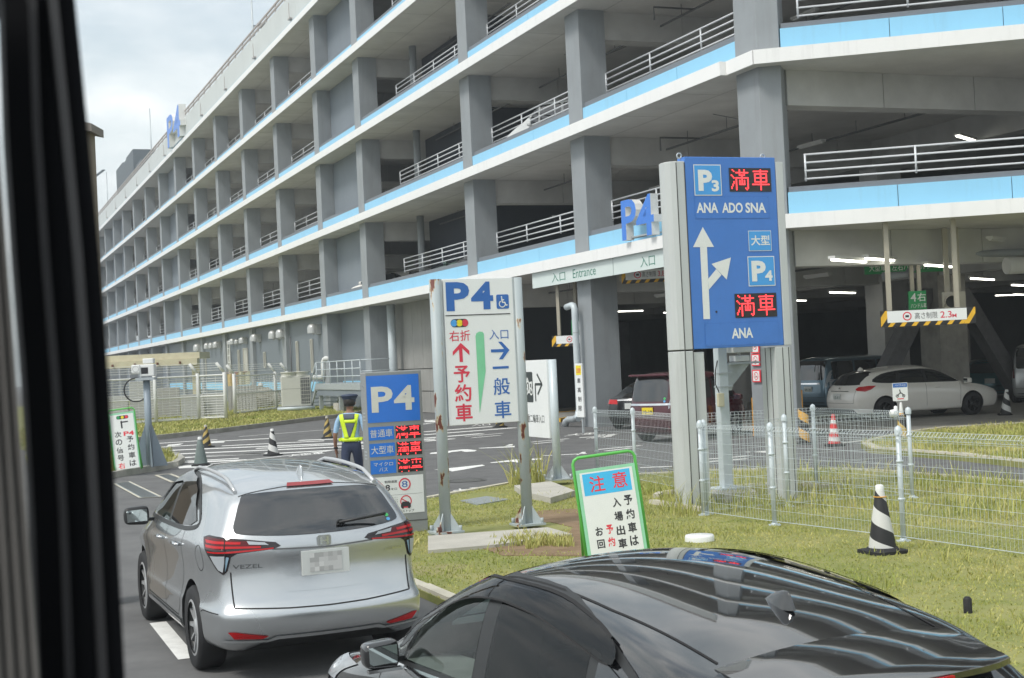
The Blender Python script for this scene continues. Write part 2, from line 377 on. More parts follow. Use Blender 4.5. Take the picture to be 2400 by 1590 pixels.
# beams: across at each column, and lengthways
for li, L in enumerate(LV):
    for k, s in enumerate([30.75] + CS[:14]):
        b = MB(); x = .9
        while x < (33 if k < 5 else 12):       # board-clad beam in three-metre lengths
            x1 = x + 2.9; b.box(x, x1 - .02, s - .86, s - .2, L - 1.22, L - .334); x = x1
        b.build('cross_beam', m_beam, gar)
    MB().box(10.95, 11.6, 31, 150, L - 1.15, L - .334).build('long_beam', m_beam, gar)
    q = MB(); q.box(22, 22.6, 31, 110, L - 1.1, L - .334); q.build('long_beam', m_beam, gar)
for s in (22.4, 12.0):
    for L in LV: MB().box((29.4 - s) / .71 + .8, 40, s - .7, s, L - 1.2, L - .334).build('cross_beam', m_beam, gar)
# back walls and floor of the interior
MB().box(34, 34.4, 14, 120, 0, 21).build('back_wall', m_ins, gar)
MB().box(12, 12.3, 75.5, SEND - 12, 0, 21).build('back_wall', m_ins, gar)
for li, L in enumerate([0] + LV[:4]):
    top = LV[li] - .34
    # stair cores
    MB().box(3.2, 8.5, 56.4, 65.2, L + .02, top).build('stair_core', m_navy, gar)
    if li > 0:
        MB().box(.7, .9, 66.35, 73.5, L + .0, top).build('infill_wall', m_colw, gar)
        MB().tube([(1.9, 62.6, L), (1.9, 62.6, top)], .17, 12).build('down_pipe', m_col, gar)
    for k in (8, 12, 13):
        MB().box(.8, 1.0, CS[k] + .01, CS[k + 1] - 1.04, L, top).build('infill_wall', m_colw, gar)
# ramps seen inside
for li in range(1, 4):
    L = ([0] + LV)[li]; q = MB()
    q.face([(14, 34, L + .1), (20, 34, L + .1), (20, 64, LV[li]), (14, 64, LV[li])]); q.face([(14, 34, L + 1.0), (14, 64, LV[li] + .9), (14, 64, LV[li] - .3), (14, 34, L - .2)])
    q.face([(14, 34, L - .2), (14, 64, LV[li] - .3), (20, 64, LV[li] - .3), (20, 34, L - .2)]); q.build('ramp', m_beam, gar)
# railings, one per bay
def railing(p0, p1, z, n, parent=gar, rails=4, gap=.19, h0=.06, split=True):
    P0, P1 = Vector((*p0, z)), Vector((*p1, z)); u = (P1 - P0); ln = u.length; u.normalize()
    ht = h0 + gap * (rails - 1); top = Vector((0, 0, ht)); mb = MB(); mb.tube([P0 + top, P1 + top], .026, 6)
    ps = [P0 + u * min(max(.03, ln * j / n), ln - .03) for j in range(n + 1)]
    if not split:
        for p in ps: mb.tube([p, p + top], .028, 4)
        for j in range(rails - 1): zz = Vector((0, 0, h0 + gap * j)); mb.tube([P0 + zz, P1 + zz], .026, 4)
        r = mb.build('railing', m_rail, parent); return r
    r = mb.build('railing', m_rail, parent); pm = MB().tube([(0, 0, 0), (0, 0, ht)], .028, 6).build('post', m_rail, r, ps[0]).data
    for p in ps[1:]: q = bpy.data.objects.new('post', pm); C.objects.link(q); q.parent = r; q.location = p
    for j in range(rails - 1):
        zz = Vector((0, 0, h0 + gap * j)); MB().tube([P0 + zz, P1 + zz], .026, 6).build('rail', m_rail, r)
    return r
for li in range(4):
    L = LV[li]; edges = [30.9] + CS
    for k in range(len(edges) - 1):
        if k == 3 or k in (9, 13, 14) or k > 17: continue
        s0, s1 = edges[k], edges[k + 1] - 1.03
        if k == 2: s1 -= 3.2
        railing((.86, s0), (.86, s1), L + 1.02, max(2, int((s1 - s0) / 2.6)), rails=4 if li == 0 or k < 4 else 3, gap=.19 if k < 4 else .28, split=k < 7)
    railing(RB(1.05, .8), RB(46, .8), L + .84, 17, gap=.2)
# roof parapet, thin blue line, rail
L = LV[4]
MB().box(-.36, -.2, 30.7, SEND, L + .02, L + .16).build('blue_line', m_blue, gar)
k = 30.7
while k < SEND:
    e = min(SEND, k + 5.06); MB().box(-.3, -.12, k + .012, e - .012, L + .17, L + 1.72).build('roof_panel', m_roofp, gar); k = e
rr = MB(); k = 30.9
while k < SEND: rr.box(-.26, -.18, k, k + .08, L + 1.72, L + 2.25); k += 2.53
rr = rr.build('roof_railing', m_brail, gar)
for zz in (2.22, 1.95): MB().box(-.27, -.17, 30.7, SEND, L + zz, L + zz + .09).build('rail', m_brail, rr)
dr = MB()                                     # small overflow spouts with brackets on the parapet
for k in range(14):
    s = 47 + 10.1 * k; dr.box(-.46, -.3, s - .25, s + .25, L + .32, L + .40); dr.tube([(-.42, s, L + .35), (-.42, s, L + 1.25)], .02, 4)
dr.build('drain_spout', m_brail, gar)
# roof stair tower far along
TT = 9.0; SX = {x: FPn(x, 400, TT)[0] for x in (272, 288, 301, 318, 333)}
for x0_, x1_, yt_, dd in ((272, 288, 380, 2.5), (288, 301, 368, 2.4), (301, 318, 347, 3.0), (318, 333, 370, 1.5)):
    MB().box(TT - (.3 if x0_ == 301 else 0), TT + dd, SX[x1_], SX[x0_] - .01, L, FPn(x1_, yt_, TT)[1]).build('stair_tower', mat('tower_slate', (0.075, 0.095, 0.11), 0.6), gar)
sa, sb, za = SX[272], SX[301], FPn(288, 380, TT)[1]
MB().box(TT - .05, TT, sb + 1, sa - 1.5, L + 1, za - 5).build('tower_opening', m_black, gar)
# ground floor walls of the left facade
m_corr = bpy.data.materials.new('corrugated_grey_siding'); m_corr.use_nodes = True
_t = m_corr.node_tree; _b = _t.nodes['Principled BSDF']; _b.inputs['Roughness'].default_value = .5; _b.inputs['Base Color'].default_value = (0.185, 0.215, 0.245, 1)
edges = CS
for k in range(3, 9):
    s0, s1 = edges[k], edges[k + 1] - 1.03
    w = MB(); y = s0 + .003                    # vertical ribs
    while y < s1 - .01:
        e = min(s1 - .003, y + .3); w.box(.22, .40, y, e - .03, .62, LV[0] - .34); w.box(.245, .40, e - .03, e, .62, LV[0] - .34); y = e
    w.build('siding_wall', m_corr, gar)
    MB().box(.2, .42, s0 + .003, s1 - .003, .0, .60).build('blue_plinth', m_colw, gar)
    MB().box(.15, .2, s0 + .003, s1 - .003, .95, 1.50).build('blue_panel', m_blue, gar)
MB().box(.75, .95, 66.34, 73.53, 0, LV[0] - .34).build('siding_wall', m_corr, gar)
MB().box(.70, .749, 66.6, 73.4, .95, 1.5).build('blue_panel', m_blue, gar)
for k in range(9, 18): MB().box(.9, 1.1, CS[k] + .01, CS[k + 1] - 1.04, 0, LV[0] - .34).build('infill_wall', m_colw, gar)
# precast panels between the 51 m and 66 m columns, in two courses
for i in range(9):
    s = 52.6 + i * 1.42
    MB().box(1.25, 1.4, s + .012, s + 1.408, 2.02, LV[0] - .34).build('wall_panel', m_pan, gar)
for i in range(5):
    for z0, z1 in ((.02, .98), (1.0, 2.0)):
        s = 52.6 + i * 2.56; MB().box(1.25, 1.4, s + .012, s + 2.548, z0, z1 - .02).build('wall_panel', m_pan, gar)
MB().box(1.41, 1.6, 52.6, 65.3, 0, 5.1).build('wall_backing', m_ins, gar)
MB().tube([(.75, 64.2, 0), (.75, 64.2, LV[0] - .34)], .2, 14).build('down_pipe', m_galvp, gar)
# fluorescent battens and conduits under the soffits
m_lamp = mat('lit_tube', (1, 1, 1), 0.3, emit=((1.0, 0.98, 0.86), 3.6)); m_lampoff = mat('lamp_batten', (0.62, 0.62, 0.6), 0.5)
m_cond = mat('conduit_dark_grey', (0.12, 0.125, 0.13), 0.5)
def batten(t, s, z, ln, lit, ang=0.0, parent=gar):
    c, n = math.cos(ang), math.sin(ang)
    b = MB(); q = [(-ln / 2, -.09), (ln / 2, -.09), (ln / 2, .09), (-ln / 2, .09)]
    b.prism([(t + x * n - y * c, s + x * c + y * n) for x, y in q], z, z + .07); o = recalc(b.build('ceiling_lamp', m_lampoff, parent))
    b = MB(); b.prism([(t + x * n * .96 - y * c * .5, s + x * c * .96 + y * n * .5) for x, y in q], z - .045, z - .001); recalc(b.build('tube', m_lamp if lit else m_lampoff, o))
for li, L in enumerate(LV[:4]):
    z = L - 1.0
    c = MB()
    for t in (3.0, 7.6):
        c.tube([(t, 33, z + .3), (t, 63, z + .3)], .035, 6)
        s = 34.0
        while s < 62: c.tube([(t, s, z + .3), (t, s, L - .334)], .012, 4); s += 2.4
    c.tube([(3.0, 38, z + .3), (1.6, 38, z + .3), (1.6, 38, z - .1)], .03, 6)
    for s in (35, 45.3, 55): c.tube([(3.0, s, z + .3), (2.2, s + .8, L - .36)], .012, 4); c.tube([(3.0, s, z + .3), (3.9, s - .8, L - .36)], .012, 4)
    # loops under the right-hand corner
    c.tube([(4.2, 24.6, z + .62), (4.2, 24.6, z + .35), (8.5, 22.8, z + .35), (8.5, 22.8, z - .1), (7.2, 26.6, z - .1)], .03, 6)
    c.tube([(9.5, 19.5, z + .5), (9.5, 19.5, z + .35), (13.5, 19.5, z + .35)], .03, 6)
    for p in ((5.0, 24.3), (6.4, 23.7), (7.8, 23.1), (8.5, 22.8), (10.4, 19.5), (12.2, 19.5)): c.tube([(*p, z + .35), (*p, L - .334)], .012, 4)
    c.build('conduit', m_cond, gar)
    for s in (36.5, 46.5, 57): batten(6.0, s, z - .1, 1.3, False)
for (x, y, z) in ((1990, 610, 4.3), (2067, 607, 4.35), (2203, 622, 4.2), (2303, 653, 4.1), (1975, 685, 4.0), (2395, 668, 4.0), (2395, 690, 3.9)):
    P = G(x, y, z); t, s = TS(P); batten(t, s, z, 2.1 if x < 2100 else 2.2, True, R(58))
P = G(2335, 562, 4.75); t, s = TS(P); batten(t, s, 4.75, 1.1, False, R(58))
P = G(2263, 323, 8.3); t, s = TS(P); batten(t, s, 8.3, 1.6, True, R(58))
for t, s in ((14, 50), (9, 45), (9, 56), (14, 60), (27, 52)):  # extra lit battens, added to brighten the deep ground floor
    batten(t, s, 4.15, 1.9, True, R(58 if s % 4 else 90))
# big duct and drain pipe under the first deck, right-hand bays
d = MB(); d.tube([(6.5, 28.8, 4.05), (34, 24.0, 4.35)], .22, 14); d.build('duct', m_beam, gar)
d = MB(); d.tube([(4.3, 31.0, 4.0), (4.9, 30.8, 4.0), (5.1, 30.6, 4.25), (5.3, 30.2, 4.45), (20, 27.5, 4.5)], .1, 10); d.build('drain_pipe', m_col, gar)
# braced concrete column on the ground floor
P = G(2213, 900); t, s = TS(W(*TS(Vector((14.1, 46.0, 0)))))
MB().box(t - .55, t + .55, s - .5, s + .5, 0, 4.6).build('inner_column', m_conc, gar)
for sg in (-1, 1):
    b = MB(); b.slab([(t + sg * 2.9, 0), (t + sg * 3.5, 0), (t + sg * .9, 3.9), (t + sg * .3, 3.9)], s - .25, s + .25); recalc(b.build('brace', mat('brace_dark_concrete', (0.15, 0.15, 0.155), .85, var=.15), gar))
b = MB(); t2, s2 = TS(Vector((8.0, 52, 0))); b.box(t2 - .4, t2 + .4, s2 - .4, s2 + .4, 0, 5); b.build('inner_column', m_beam, gar)
# garage floor
gf = sheet('garage_floor', Wp([(1.1, 33.0), RB(3.5, 1.6), RB(46, 1.6), (40, 40), (34, 70), (1.24, 70)]), 0.02, m_gfloor)
# ------------------------------------------------------------------ lawns, kerbs and road markings
m_kerb = mat('kerb_stone', (0.40, 0.39, 0.35), 0.85, var=0.15, scale=2.2, bump=0.3, dirt=(0.22, 0.21, 0.17, .4))
m_kerbl = mat('kerb_stone_pale', (0.52, 0.49, 0.40), 0.85, var=0.12, scale=2.2, bump=0.3)
def gp(l, z=0.0): return [G(x, y, z) for x, y in l]
def raised(name, pts, z, m):
    mb = MB(); mb.prism([(p[0], p[1]) for p in pts], 0.0, z); o = recalc(mb.build(name, m)); structure(o)
    bm = bmesh.new(); bm.from_mesh(o.data); bmesh.ops.triangulate(bm, faces=bm.faces); bm.to_mesh(o.data); bm.free(); return o
def kerb(pts, w=.16, z=.13, step=.9, m=None, close=False, side=1):
    """a row of kerb stones along pts, each its own piece of the kerb"""
    P = [Vector((p[0], p[1], 0)) for p in pts]; root = None
    if close: P.append(P[0])
    for a, b in zip(P[:-1], P[1:]):
        d = b - a; ln = d.length; d.normalize(); n = Vector((-d.y, d.x, 0)) * side; k = max(1, round(ln / step))
        for j in range(k):
            p = a + d * (ln * j / k + .006); q = a + d * (ln * (j + 1) / k - .006); dz = random.uniform(-.006, .006)
            ring = [p, q, q + n * w, p + n * w]; top = [p + n * .02, q + n * .02, q + n * w, p + n * w]
            mb = MB(); i = 0; mb.v = [(v.x, v.y, -.02) for v in ring] + [(v.x, v.y, z + dz) for v in top]
            for f in ((3, 2, 1, 0), (4, 5, 6, 7), (0, 1, 5, 4), (1, 2, 6, 5), (2, 3, 7, 6), (3, 0, 4, 7)): mb.f.append(f); mb.m.append(0); mb.sm.append(False)
            o = recalc(mb.build('kerb_stone', m or m_kerb, root))
            if root is None: root = o; o.name = 'kerb'; structure(o)
    return root
far_l = gp([(1001, 1177), (1184, 1143), (1506, 1121), (1700, 1111), (1990, 1110), (2128, 1118), (2400, 1141)])
lawn_p = [W(-14.55, -6), W(-14.55, 17.8), W(-14.2, 19.6), W(-13.1, 21.2)] + far_l + [W(-3.9, 8), W(-3.9, -6)]
lawn_xy = [(p[0], p[1]) for p in lawn_p]
raised('lawn', lawn_p[::-1], .07, m_grass)
kerb([(p[0], p[1]) for p in lawn_p], w=.14, z=.10, side=-1, m=m_kerbl)
isl = gp([(2400, 1098), (2234, 1079), (2100, 1068), (2035, 1062), (2018, 1050), (2050, 1040), (2130, 1024), (2213, 1013), (2400, 1002)])
isl = [W(0.5, 12)] + isl + [W(9, 25.5), W(9, 12)]
raised('grass_island', isl[::-1], .10, m_grass); kerb(isl[:11], w=.18, z=.14, side=-1, m=m_kerbl)
sm_i = gp([(100, 1150), (262, 1120), (400, 1096), (417, 1086), (405, 1076), (345, 1066), (250, 1062), (60, 1075)])
raised('small_grass_island', sm_i[::-1], .10, m_grass); kerb(sm_i, w=.18, z=.15, side=-1)
vg = gp([(100, 1062), (338, 1034), (500, 1016), (650, 997), (800, 978), (880, 966)])
vg2 = vg + [W(1.0, 75), W(.2, 130), W(-30, 130)]
raised('verge', vg2[::-1], .12, m_grass); kerb(vg, w=.16, z=.17, side=-1, step=1.6)
# yellow kerbed ticket islands in the garage mouth
def yel_island(px, z=.14):
    P = gp(px); raised('ticket_island', P[::-1], z - .02, m_gfloor); kerb(P, w=.14, z=z, m=m_yel, close=True, side=-1, step=1.4)
yel_island([(1305, 990), (1372, 980), (1372, 969), (1305, 975)])
yel_island([(1298, 946), (1362, 943), (1360, 935), (1298, 937)])
kerb(gp([(985, 964), (1026, 960), (1100, 955)]), w=.2, z=.14, m=m_yel, side=-1, step=1.4)
o = raised('footway', gp([(985, 964), (1026, 960), (1100, 955), (1110, 948), (985, 953)])[::-1], .12, m_gfloor)
# strips of concrete in the lawn round the tall sign
for l in ([(1519, 1193), (1640, 1213)], [(1548, 1178), (1560, 1171), (1660, 1164), (1792, 1153), (1875, 1151), (1952, 1160)]):
    k = kerb([(p.x, p.y) for p in gp(l)], w=.12, z=.13, m=m_kerbl, step=1.0)
raised('bare_patch', gp([(1230, 1212), (1345, 1205), (1440, 1235), (1500, 1262), (1420, 1320), (1180, 1318), (1130, 1300), (1330, 1262), (1345, 1250), (1290, 1237), (1240, 1240)])[::-1], .078, m_dirt)
# road paint
road = []
def mark(px, m=None):
    P = gp(px); mb = MB(); mb.face([(p.x, p.y, .005) for p in P]); o = mb.build('road_marking', m or m_line)
    bm = bmesh.new(); bm.from_mesh(o.data); bmesh.ops.triangulate(bm, faces=bm.faces)
    for f in bm.faces:
        if f.normal.z < 0: f.normal_flip()
    bm.to_mesh(o.data); bm.free(); structure(o); return o
def line(a, b, w=.15):
    A, B = G(*a), G(*b); d = (B - A).normalized(); n = Vector((-d.y, d.x, 0)) * w / 2; mb = MB()
    mb.face([(p.x, p.y, .005) for p in (A - n, B - n, B + n, A + n)]); structure(mb.build('road_marking', m_line))
for a, b, w in (((356, 1041), (509, 1031), .35), ((356, 1050), (470, 1043), .35), ((358, 1058), (1020, 1030), .42), ((364, 1067), (900, 1044), .42), ((378, 1076), (640, 1062), .46),
                ((396, 1086), (575, 1079), .46), ((560, 1024), (840, 1002), .15), ((480, 1090), (950, 1038), .15), ((640, 1064), (960, 1046), .4), ((470, 1037), (640, 1028), .4), ((700, 1033), (960, 1023), .4),
                ((992, 1013), (1158, 1000), .4), ((992, 1020), (1209, 1003), .4), ((994, 1028), (1130, 1017), .4), ((995, 1035), (1063, 1029), .35), ((1090, 1024), (1179, 1016), .15), ((1106, 1027), (1172, 1021), .15),
                ((1245, 1037), (1332, 1029), .15), ((1252, 1041), (1320, 1034), .15), ((1396, 1055), (1503, 1045), .15), ((1418, 1058), (1480, 1051), .15), ((1500, 1097), (1575, 1094), .15),
                ((1273, 1069), (1375, 1064), .15), ((1645, 1078), (1760, 1069), .15), ((1660, 1083), (1752, 1076), .15), ((1208, 1137), (1335, 1122), .2), ((1973, 1039), (2080, 1027), .12), ((1750, 1061), (1830, 1053), .15), ((370, 1460), (440, 1545), .15), ((520, 1046), (760, 1034), .35), ((600, 1052), (900, 1037), .35), ((450, 1071), (620, 1063), .35), ((430, 1082), (560, 1075), .3), ((930, 1000), (1010, 993), .4), ((995, 986), (1022, 985), .4)):
    line(a, b, w)
mark([(995, 984), (1022, 987), (1020, 991), (995, 990)]); mark([(2140, 1022), (2330, 998), (2372, 995), (2380, 998), (2230, 1020), (2150, 1027)])
mark([(415, 1093), (500, 1089), (485, 1096), (420, 1099)]); mark([(395, 1043), (430, 1040), (420, 1044), (390, 1047)]); mark([(500, 1036), (528, 1034), (525, 1038), (480, 1040)])
# lane arrows
mark([(1007, 1065), (1010, 1062), (1085, 1054), (1097, 1054), (1118, 1056), (1112, 1059), (1090, 1060), (1082, 1058), (1060, 1060), (1050, 1063)])
mark([(1121, 1051), (1207, 1046), (1206, 1049), (1125, 1052)]); mark([(1184, 1046), (1195, 1042), (1203, 1042), (1200, 1045)])
mark([(1017, 1102), (1130, 1090), (1137, 1092), (1085, 1102), (1060, 1106), (1050, 1103)])
mark([(1148, 1085), (1205, 1078), (1270, 1075), (1271, 1078), (1223, 1081), (1213, 1085), (1200, 1083), (1152, 1086)])
mark([(1350, 1067), (1365, 1060), (1373, 1060), (1372, 1063), (1355, 1067)]); mark([(1753, 1060), (1800, 1055), (1835, 1058), (1800, 1062)])
def road_text(s, px, bold=.02):           # px: four corners left-bottom, right-bottom, right-top, left-top as read in the photograph
    vs, fs, a0, a1, b0, b1 = text_mesh(s, bold); A, B, Cc, D = [G(*p) for p in px]; mb = MB()
    for v in vs:
        u = (v[0] - a0) / (a1 - a0); w = (v[1] - b0) / (b1 - b0); p = (A * (1 - u) + B * u) * (1 - w) + (D * (1 - u) + Cc * u) * w; mb.v.append((p.x, p.y, .006))
    for f in fs: mb.f.append(f); mb.m.append(0); mb.sm.append(False)
    structure(mb.build('road_lettering', m_line))
road_text('大型車', [(1066, 1157), (1180, 1145), (1172, 1138), (1058, 1148)])
road_text('一般車', [(1342, 1033), (1428, 1026), (1452, 1017), (1372, 1021)]); road_text('大型', [(1320, 1024), (1400, 1018), (1404, 1013), (1335, 1018)])
road_text('大型車', [(676, 1072), (762, 1064), (756, 1060), (672, 1067)]); road_text('入口', [(1105, 1000), (1150, 997), (1148, 993), (1106, 995)])
# covers, grates and slabs
mh = MB(); p = G(1092, 1127)
for r0, r1, zz in ((.32, .40, .008), (0, .30, .007)): 
    for k in range(32):
        a, b = 2 * math.pi * k / 32, 2 * math.pi * (k + 1) / 32
        if r0: mh.face([(r0 * math.cos(a), r0 * math.sin(a), zz), (r1 * math.cos(a), r1 * math.sin(a), zz), (r1 * math.cos(b), r1 * math.sin(b), zz), (r0 * math.cos(b), r0 * math.sin(b), zz)])
        else: mh.face([(0, 0, zz), (r1 * math.cos(a), r1 * math.sin(a), zz), (r1 * math.cos(b), r1 * math.sin(b), zz)])
tag(mh.build('manhole_cover', mat('cast_iron_cover', (0.13, 0.13, 0.125), 0.6, .3, var=.2, scale=30), loc=p), 'round iron manhole cover in the asphalt behind the rusty sign posts', 'manhole cover')
dk = MB().lathe([(0, .09), (.16, .09), (.17, .07), (.17, 0)], 24); tag(dk.build('utility_cap', m_white, loc=G(1640, 1272, .05)), 'round white cap lying in the grass beside the black car roof', 'ground cap')
m_plate = mat('chequered_plate', (0.33, 0.36, 0.37), 0.5, .3, var=.1, scale=30, bump=.3)
def plate(px, label, z=.085):
    mb = MB(); P = gp(px, z); mb.prism([(q.x, q.y) for q in P], .02, z); tag(recalc(mb.build('cover_plate', m_plate)), label, 'cover plate', 'steel plates in the lawn')
plate([(1078, 1173), (1118, 1183), (1194, 1170), (1140, 1163)], 'steel cover plate in the grass behind the two rusty posts')
plate([(1005, 1250), (1035, 1256), (1080, 1245), (1050, 1238)], 'steel cover plate at the foot of the left rusty post')
def grate(px, n, label):
    P = gp(px); t = thing('drain_grate', label, 'drain grate', (0, 0, 0), 0, 'drain grates in the lane')
    A, B, Cc, D = [Vector((p.x, p.y, 0)) for p in P]
    f = MB()
    for a, b in ((A, B), (B, Cc), (Cc, D), (D, A)):
        d = (b - a).normalized(); nn = Vector((-d.y, d.x, 0)) * .04; f.face([(*(a - nn).xy, .012), (*(b - nn).xy, .012), (*(b + nn).xy, .012), (*(a + nn).xy, .012)])
    f.build('frame', m_kerbl, t)
    h = MB(); h.face([(*A.xy, .006), (*B.xy, .006), (*Cc.xy, .006), (*D.xy, .006)]); h.build('pit', m_black, t)
    me = None
    for k in range(1, n):
        a = A.lerp(D, k / n); b = B.lerp(Cc, k / n); d = (b - a).normalized(); nn = Vector((-d.y, d.x, 0)) * .018
        g = MB(); g.prism([tuple((a - nn).xy), tuple((b - nn).xy), tuple((b + nn).xy), tuple((a + nn).xy)], .006, .014); recalc(g.build('grate_bar', m_plate, t))
grate([(366, 1115), (398, 1112), (440, 1128), (405, 1132)], 10, 'small slatted drain grate beside the silver car roof')
grate([(270, 1135), (330, 1168), (375, 1166), (300, 1130)], 14, 'long slatted drain grate across the lane at the left edge')
def slab_thing(px, z, label):
    mb = MB(); P = gp(px, z); mb.prism([(q.x, q.y) for q in P][::-1], .0, z); tag(recalc(mb.build('concrete_base', m_concw)), label, 'concrete base', 'concrete sign bases')
slab_thing([(1003, 1256), (1284, 1236), (1342, 1252), (1160, 1277), (1003, 1290)], .11, 'long concrete base under the two rusty sign posts')
slab_thing([(1205, 1138), (1290, 1128), (1348, 1150), (1290, 1167), (1225, 1152)], .16, 'concrete base under the motorcycle sign posts')
slab_thing([(1648, 1148), (1755, 1141), (1775, 1153), (1660, 1160)], .2, 'concrete base of the camera pole inside the fence')

# grass: blades in clumps, geometry only
m_blade = bpy.data.materials.new('grass_blade'); m_blade.use_nodes = True
_t = m_blade.node_tree; _b = _t.nodes['Principled BSDF']; _b.inputs['Roughness'].default_value = .6; _b.inputs['Specular IOR Level'].default_value = .2
_g = _t.nodes.new('ShaderNodeNewGeometry'); _r = _t.nodes.new('ShaderNodeValToRGB')
_r.color_ramp.elements[0].color = (0.24, 0.29, 0.065, 1); _r.color_ramp.elements[1].color = (0.58, 0.50, 0.24, 1); _e = _r.color_ramp.elements.new(.55); _e.color = (0.42, 0.41, 0.13, 1)
_n = _t.nodes.new('ShaderNodeTexNoise'); _n.inputs['Scale'].default_value = .55; _n.inputs['Detail'].default_value = 4; _t.links.new(_g.outputs['Position'], _n.inputs[0])
_a = _t.nodes.new('ShaderNodeMath'); _a.operation = 'MULTIPLY_ADD'; _a.inputs[1].default_value = .5; _t.links.new(_g.outputs['Random Per Island'], _a.inputs[0])
_m2 = _t.nodes.new('ShaderNodeMath'); _m2.operation = 'MULTIPLY_ADD'; _m2.inputs[1].default_value = 1.5; _m2.inputs[2].default_value = -.55; _t.links.new(_n.outputs[0], _m2.inputs[0]); _t.links.new(_m2.outputs[0], _a.inputs[2])
_t.links.new(_a.outputs[0], _r.inputs[0]); _t.links.new(_r.outputs[0], _b.inputs['Base Color'])
def inside(p, poly):
    c = False; n = len(poly); x, y = p
    for i in range(n):
        x1, y1 = poly[i]; x2, y2 = poly[(i + 1) % n]
        if (y1 > y) != (y2 > y) and x < (x2 - x1) * (y - y1) / (y2 - y1) + x1: c = not c
    return c
import mathutils.noise as mn
def blades(name, poly, bbox, count, h0, h1, z, label=None, avoid=(), seed=1, thr=-9, wd=.006):
    rnd = random.Random(seed); V = []; F = []; x0, x1, y0, y1 = bbox; k = 0; tries = 0
    while k < count and tries < count * 12:
        tries += 1; x, y = rnd.uniform(x0, x1), rnd.uniform(y0, y1)
        if not inside((x, y), poly): continue
        nz = mn.noise(Vector((x * .8, y * .8, seed))) + .5 * mn.noise(Vector((x * 2.7, y * 2.7, seed + 5)))
        if nz < thr or any(inside((x, y), a) for a in avoid): continue
        h = (h0 + (h1 - h0) * rnd.random() ** 1.7) * (.75 + .7 * max(0, nz + .3)); a = rnd.uniform(0, 6.283); w = wd * rnd.uniform(.7, 1.5)
        lx, ly = rnd.gauss(0, .4) * h, rnd.gauss(0, .4) * h; i = len(V); c, s_ = math.cos(a) * w, math.sin(a) * w
        V += [(x - c, y - s_, z), (x + c, y + s_, z), (x + lx * .4 + c * .7, y + ly * .4 + s_ * .7, z + h * .6), (x + lx * .4 - c * .7, y + ly * .4 - s_ * .7, z + h * .6), (x + lx, y + ly, z + h)]
        F += [(i, i + 1, i + 2, i + 3), (i + 3, i + 2, i + 4)]; k += 1
    me = bpy.data.meshes.new(name); me.from_pydata(V, [], F); me.materials.append(m_blade); o = bpy.data.objects.new(name, me); C.objects.link(o); o['kind'] = 'stuff'
    if label: o['label'] = label; o['category'] = 'grass'
    return o
base_poly = [(p.x, p.y) for p in gp([(1003, 1256), (1284, 1236), (1342, 1252), (1160, 1277), (1003, 1290)])]
base2 = [(p.x, p.y) for p in gp([(1205, 1138), (1290, 1128), (1348, 1150), (1290, 1167), (1225, 1152)])]
pl1 = [(p.x, p.y) for p in gp([(1078, 1173), (1118, 1183), (1194, 1170), (1140, 1163)])]
dirt = [(p.x, p.y) for p in gp([(1240, 1222), (1345, 1215), (1430, 1240), (1480, 1262), (1400, 1310), (1200, 1308), (1160, 1300), (1330, 1268), (1345, 1250), (1290, 1237), (1240, 1240)])]
blades('short_grass', lawn_xy, (-4, 9.2, 4, 26.5), 150000, .010, .032, .068, 'short yellow green grass of the front lawn', (base_poly, base2, pl1, dirt), 3, -9)
blades('long_grass', lawn_xy, (-3, 8.8, 7, 26.5), 3000, .04, .11, .068, 'longer green tufts scattered over the front lawn', (base_poly, base2, pl1, dirt), 8, .30, .006)
blades('tall_weeds', [(p.x, p.y) for p in gp([(1500, 1125), (1990, 1112), (2128, 1120), (2400, 1145), (2400, 1240), (2130, 1215), (1660, 1195), (1515, 1190)])], (1.5, 9, 13, 26), 2600, .06, .26, .068, 'straggling weeds and long grass inside the mesh fence', (), 5, -.2, .008)
blades('island_grass', [(p[0], p[1]) for p in isl], (6, 18, 14, 35), 30000, .04, .11, .095, 'yellowing long grass on the kerbed traffic island', (), 6, -9, .011)
blades('island_weeds', [(p[0], p[1]) for p in sm_i], (-14, -7, 28, 39), 7000, .07, .24, .095, 'green weeds on the small kerbed island at the left', (), 7, -.1, .012)
blades('verge_grass', [(p[0], p[1]) for p in vg2], (-22, 1, 44, 82), 30000, .05, .14, .11, 'rough green verge below the white fence', (), 9, -9, .022)
blades('kerb_weeds', lawn_xy, (-2.0, .6, 16.0, 17.6), 1500, .05, .13, .068, 'bright green tufts along the edge of the concrete base', (base_poly,), 12, .12, .008)
# ------------------------------------------------------------------ signs
m_sblue = mat('sign_blue', (0.050, 0.195, 0.60), 0.35, var=0.05, scale=3, coat=.3); m_slite = mat('sign_light_blue', (0.07, 0.36, 0.80), 0.35, var=0.04)
m_swhite = mat('sign_print_white', (0.80, 0.82, 0.80), 0.45, var=0.03); m_clad = mat('pylon_cladding', (0.56, 0.585, 0.58), 0.38, .1, var=.04, scale=1.3, streak=.25)
m_pblue = mat('print_blue', (0.03, 0.14, 0.46), 0.45); m_pred = mat('print_crimson', (0.70, 0.04, 0.08), 0.45); m_pgreen = mat('print_mint', (0.22, 0.62, 0.36), 0.45)
m_kblue = mat('backlit_blue_panel', (0.025, 0.19, 0.72), 0.3, var=.03, coat=.5); m_kgrey = mat('kiosk_grey', (0.30, 0.315, 0.32), 0.45, .2, var=.04)
m_board = mat('board_white', (0.82, 0.84, 0.84), 0.4, var=.02, scale=1, coat=.2, streak=.06); m_yellow_p = mat('print_yellow', (0.85, 0.70, 0.02), 0.45)
m_green = mat('sign_green', (0.02, 0.33, 0.10), 0.4, var=.05)
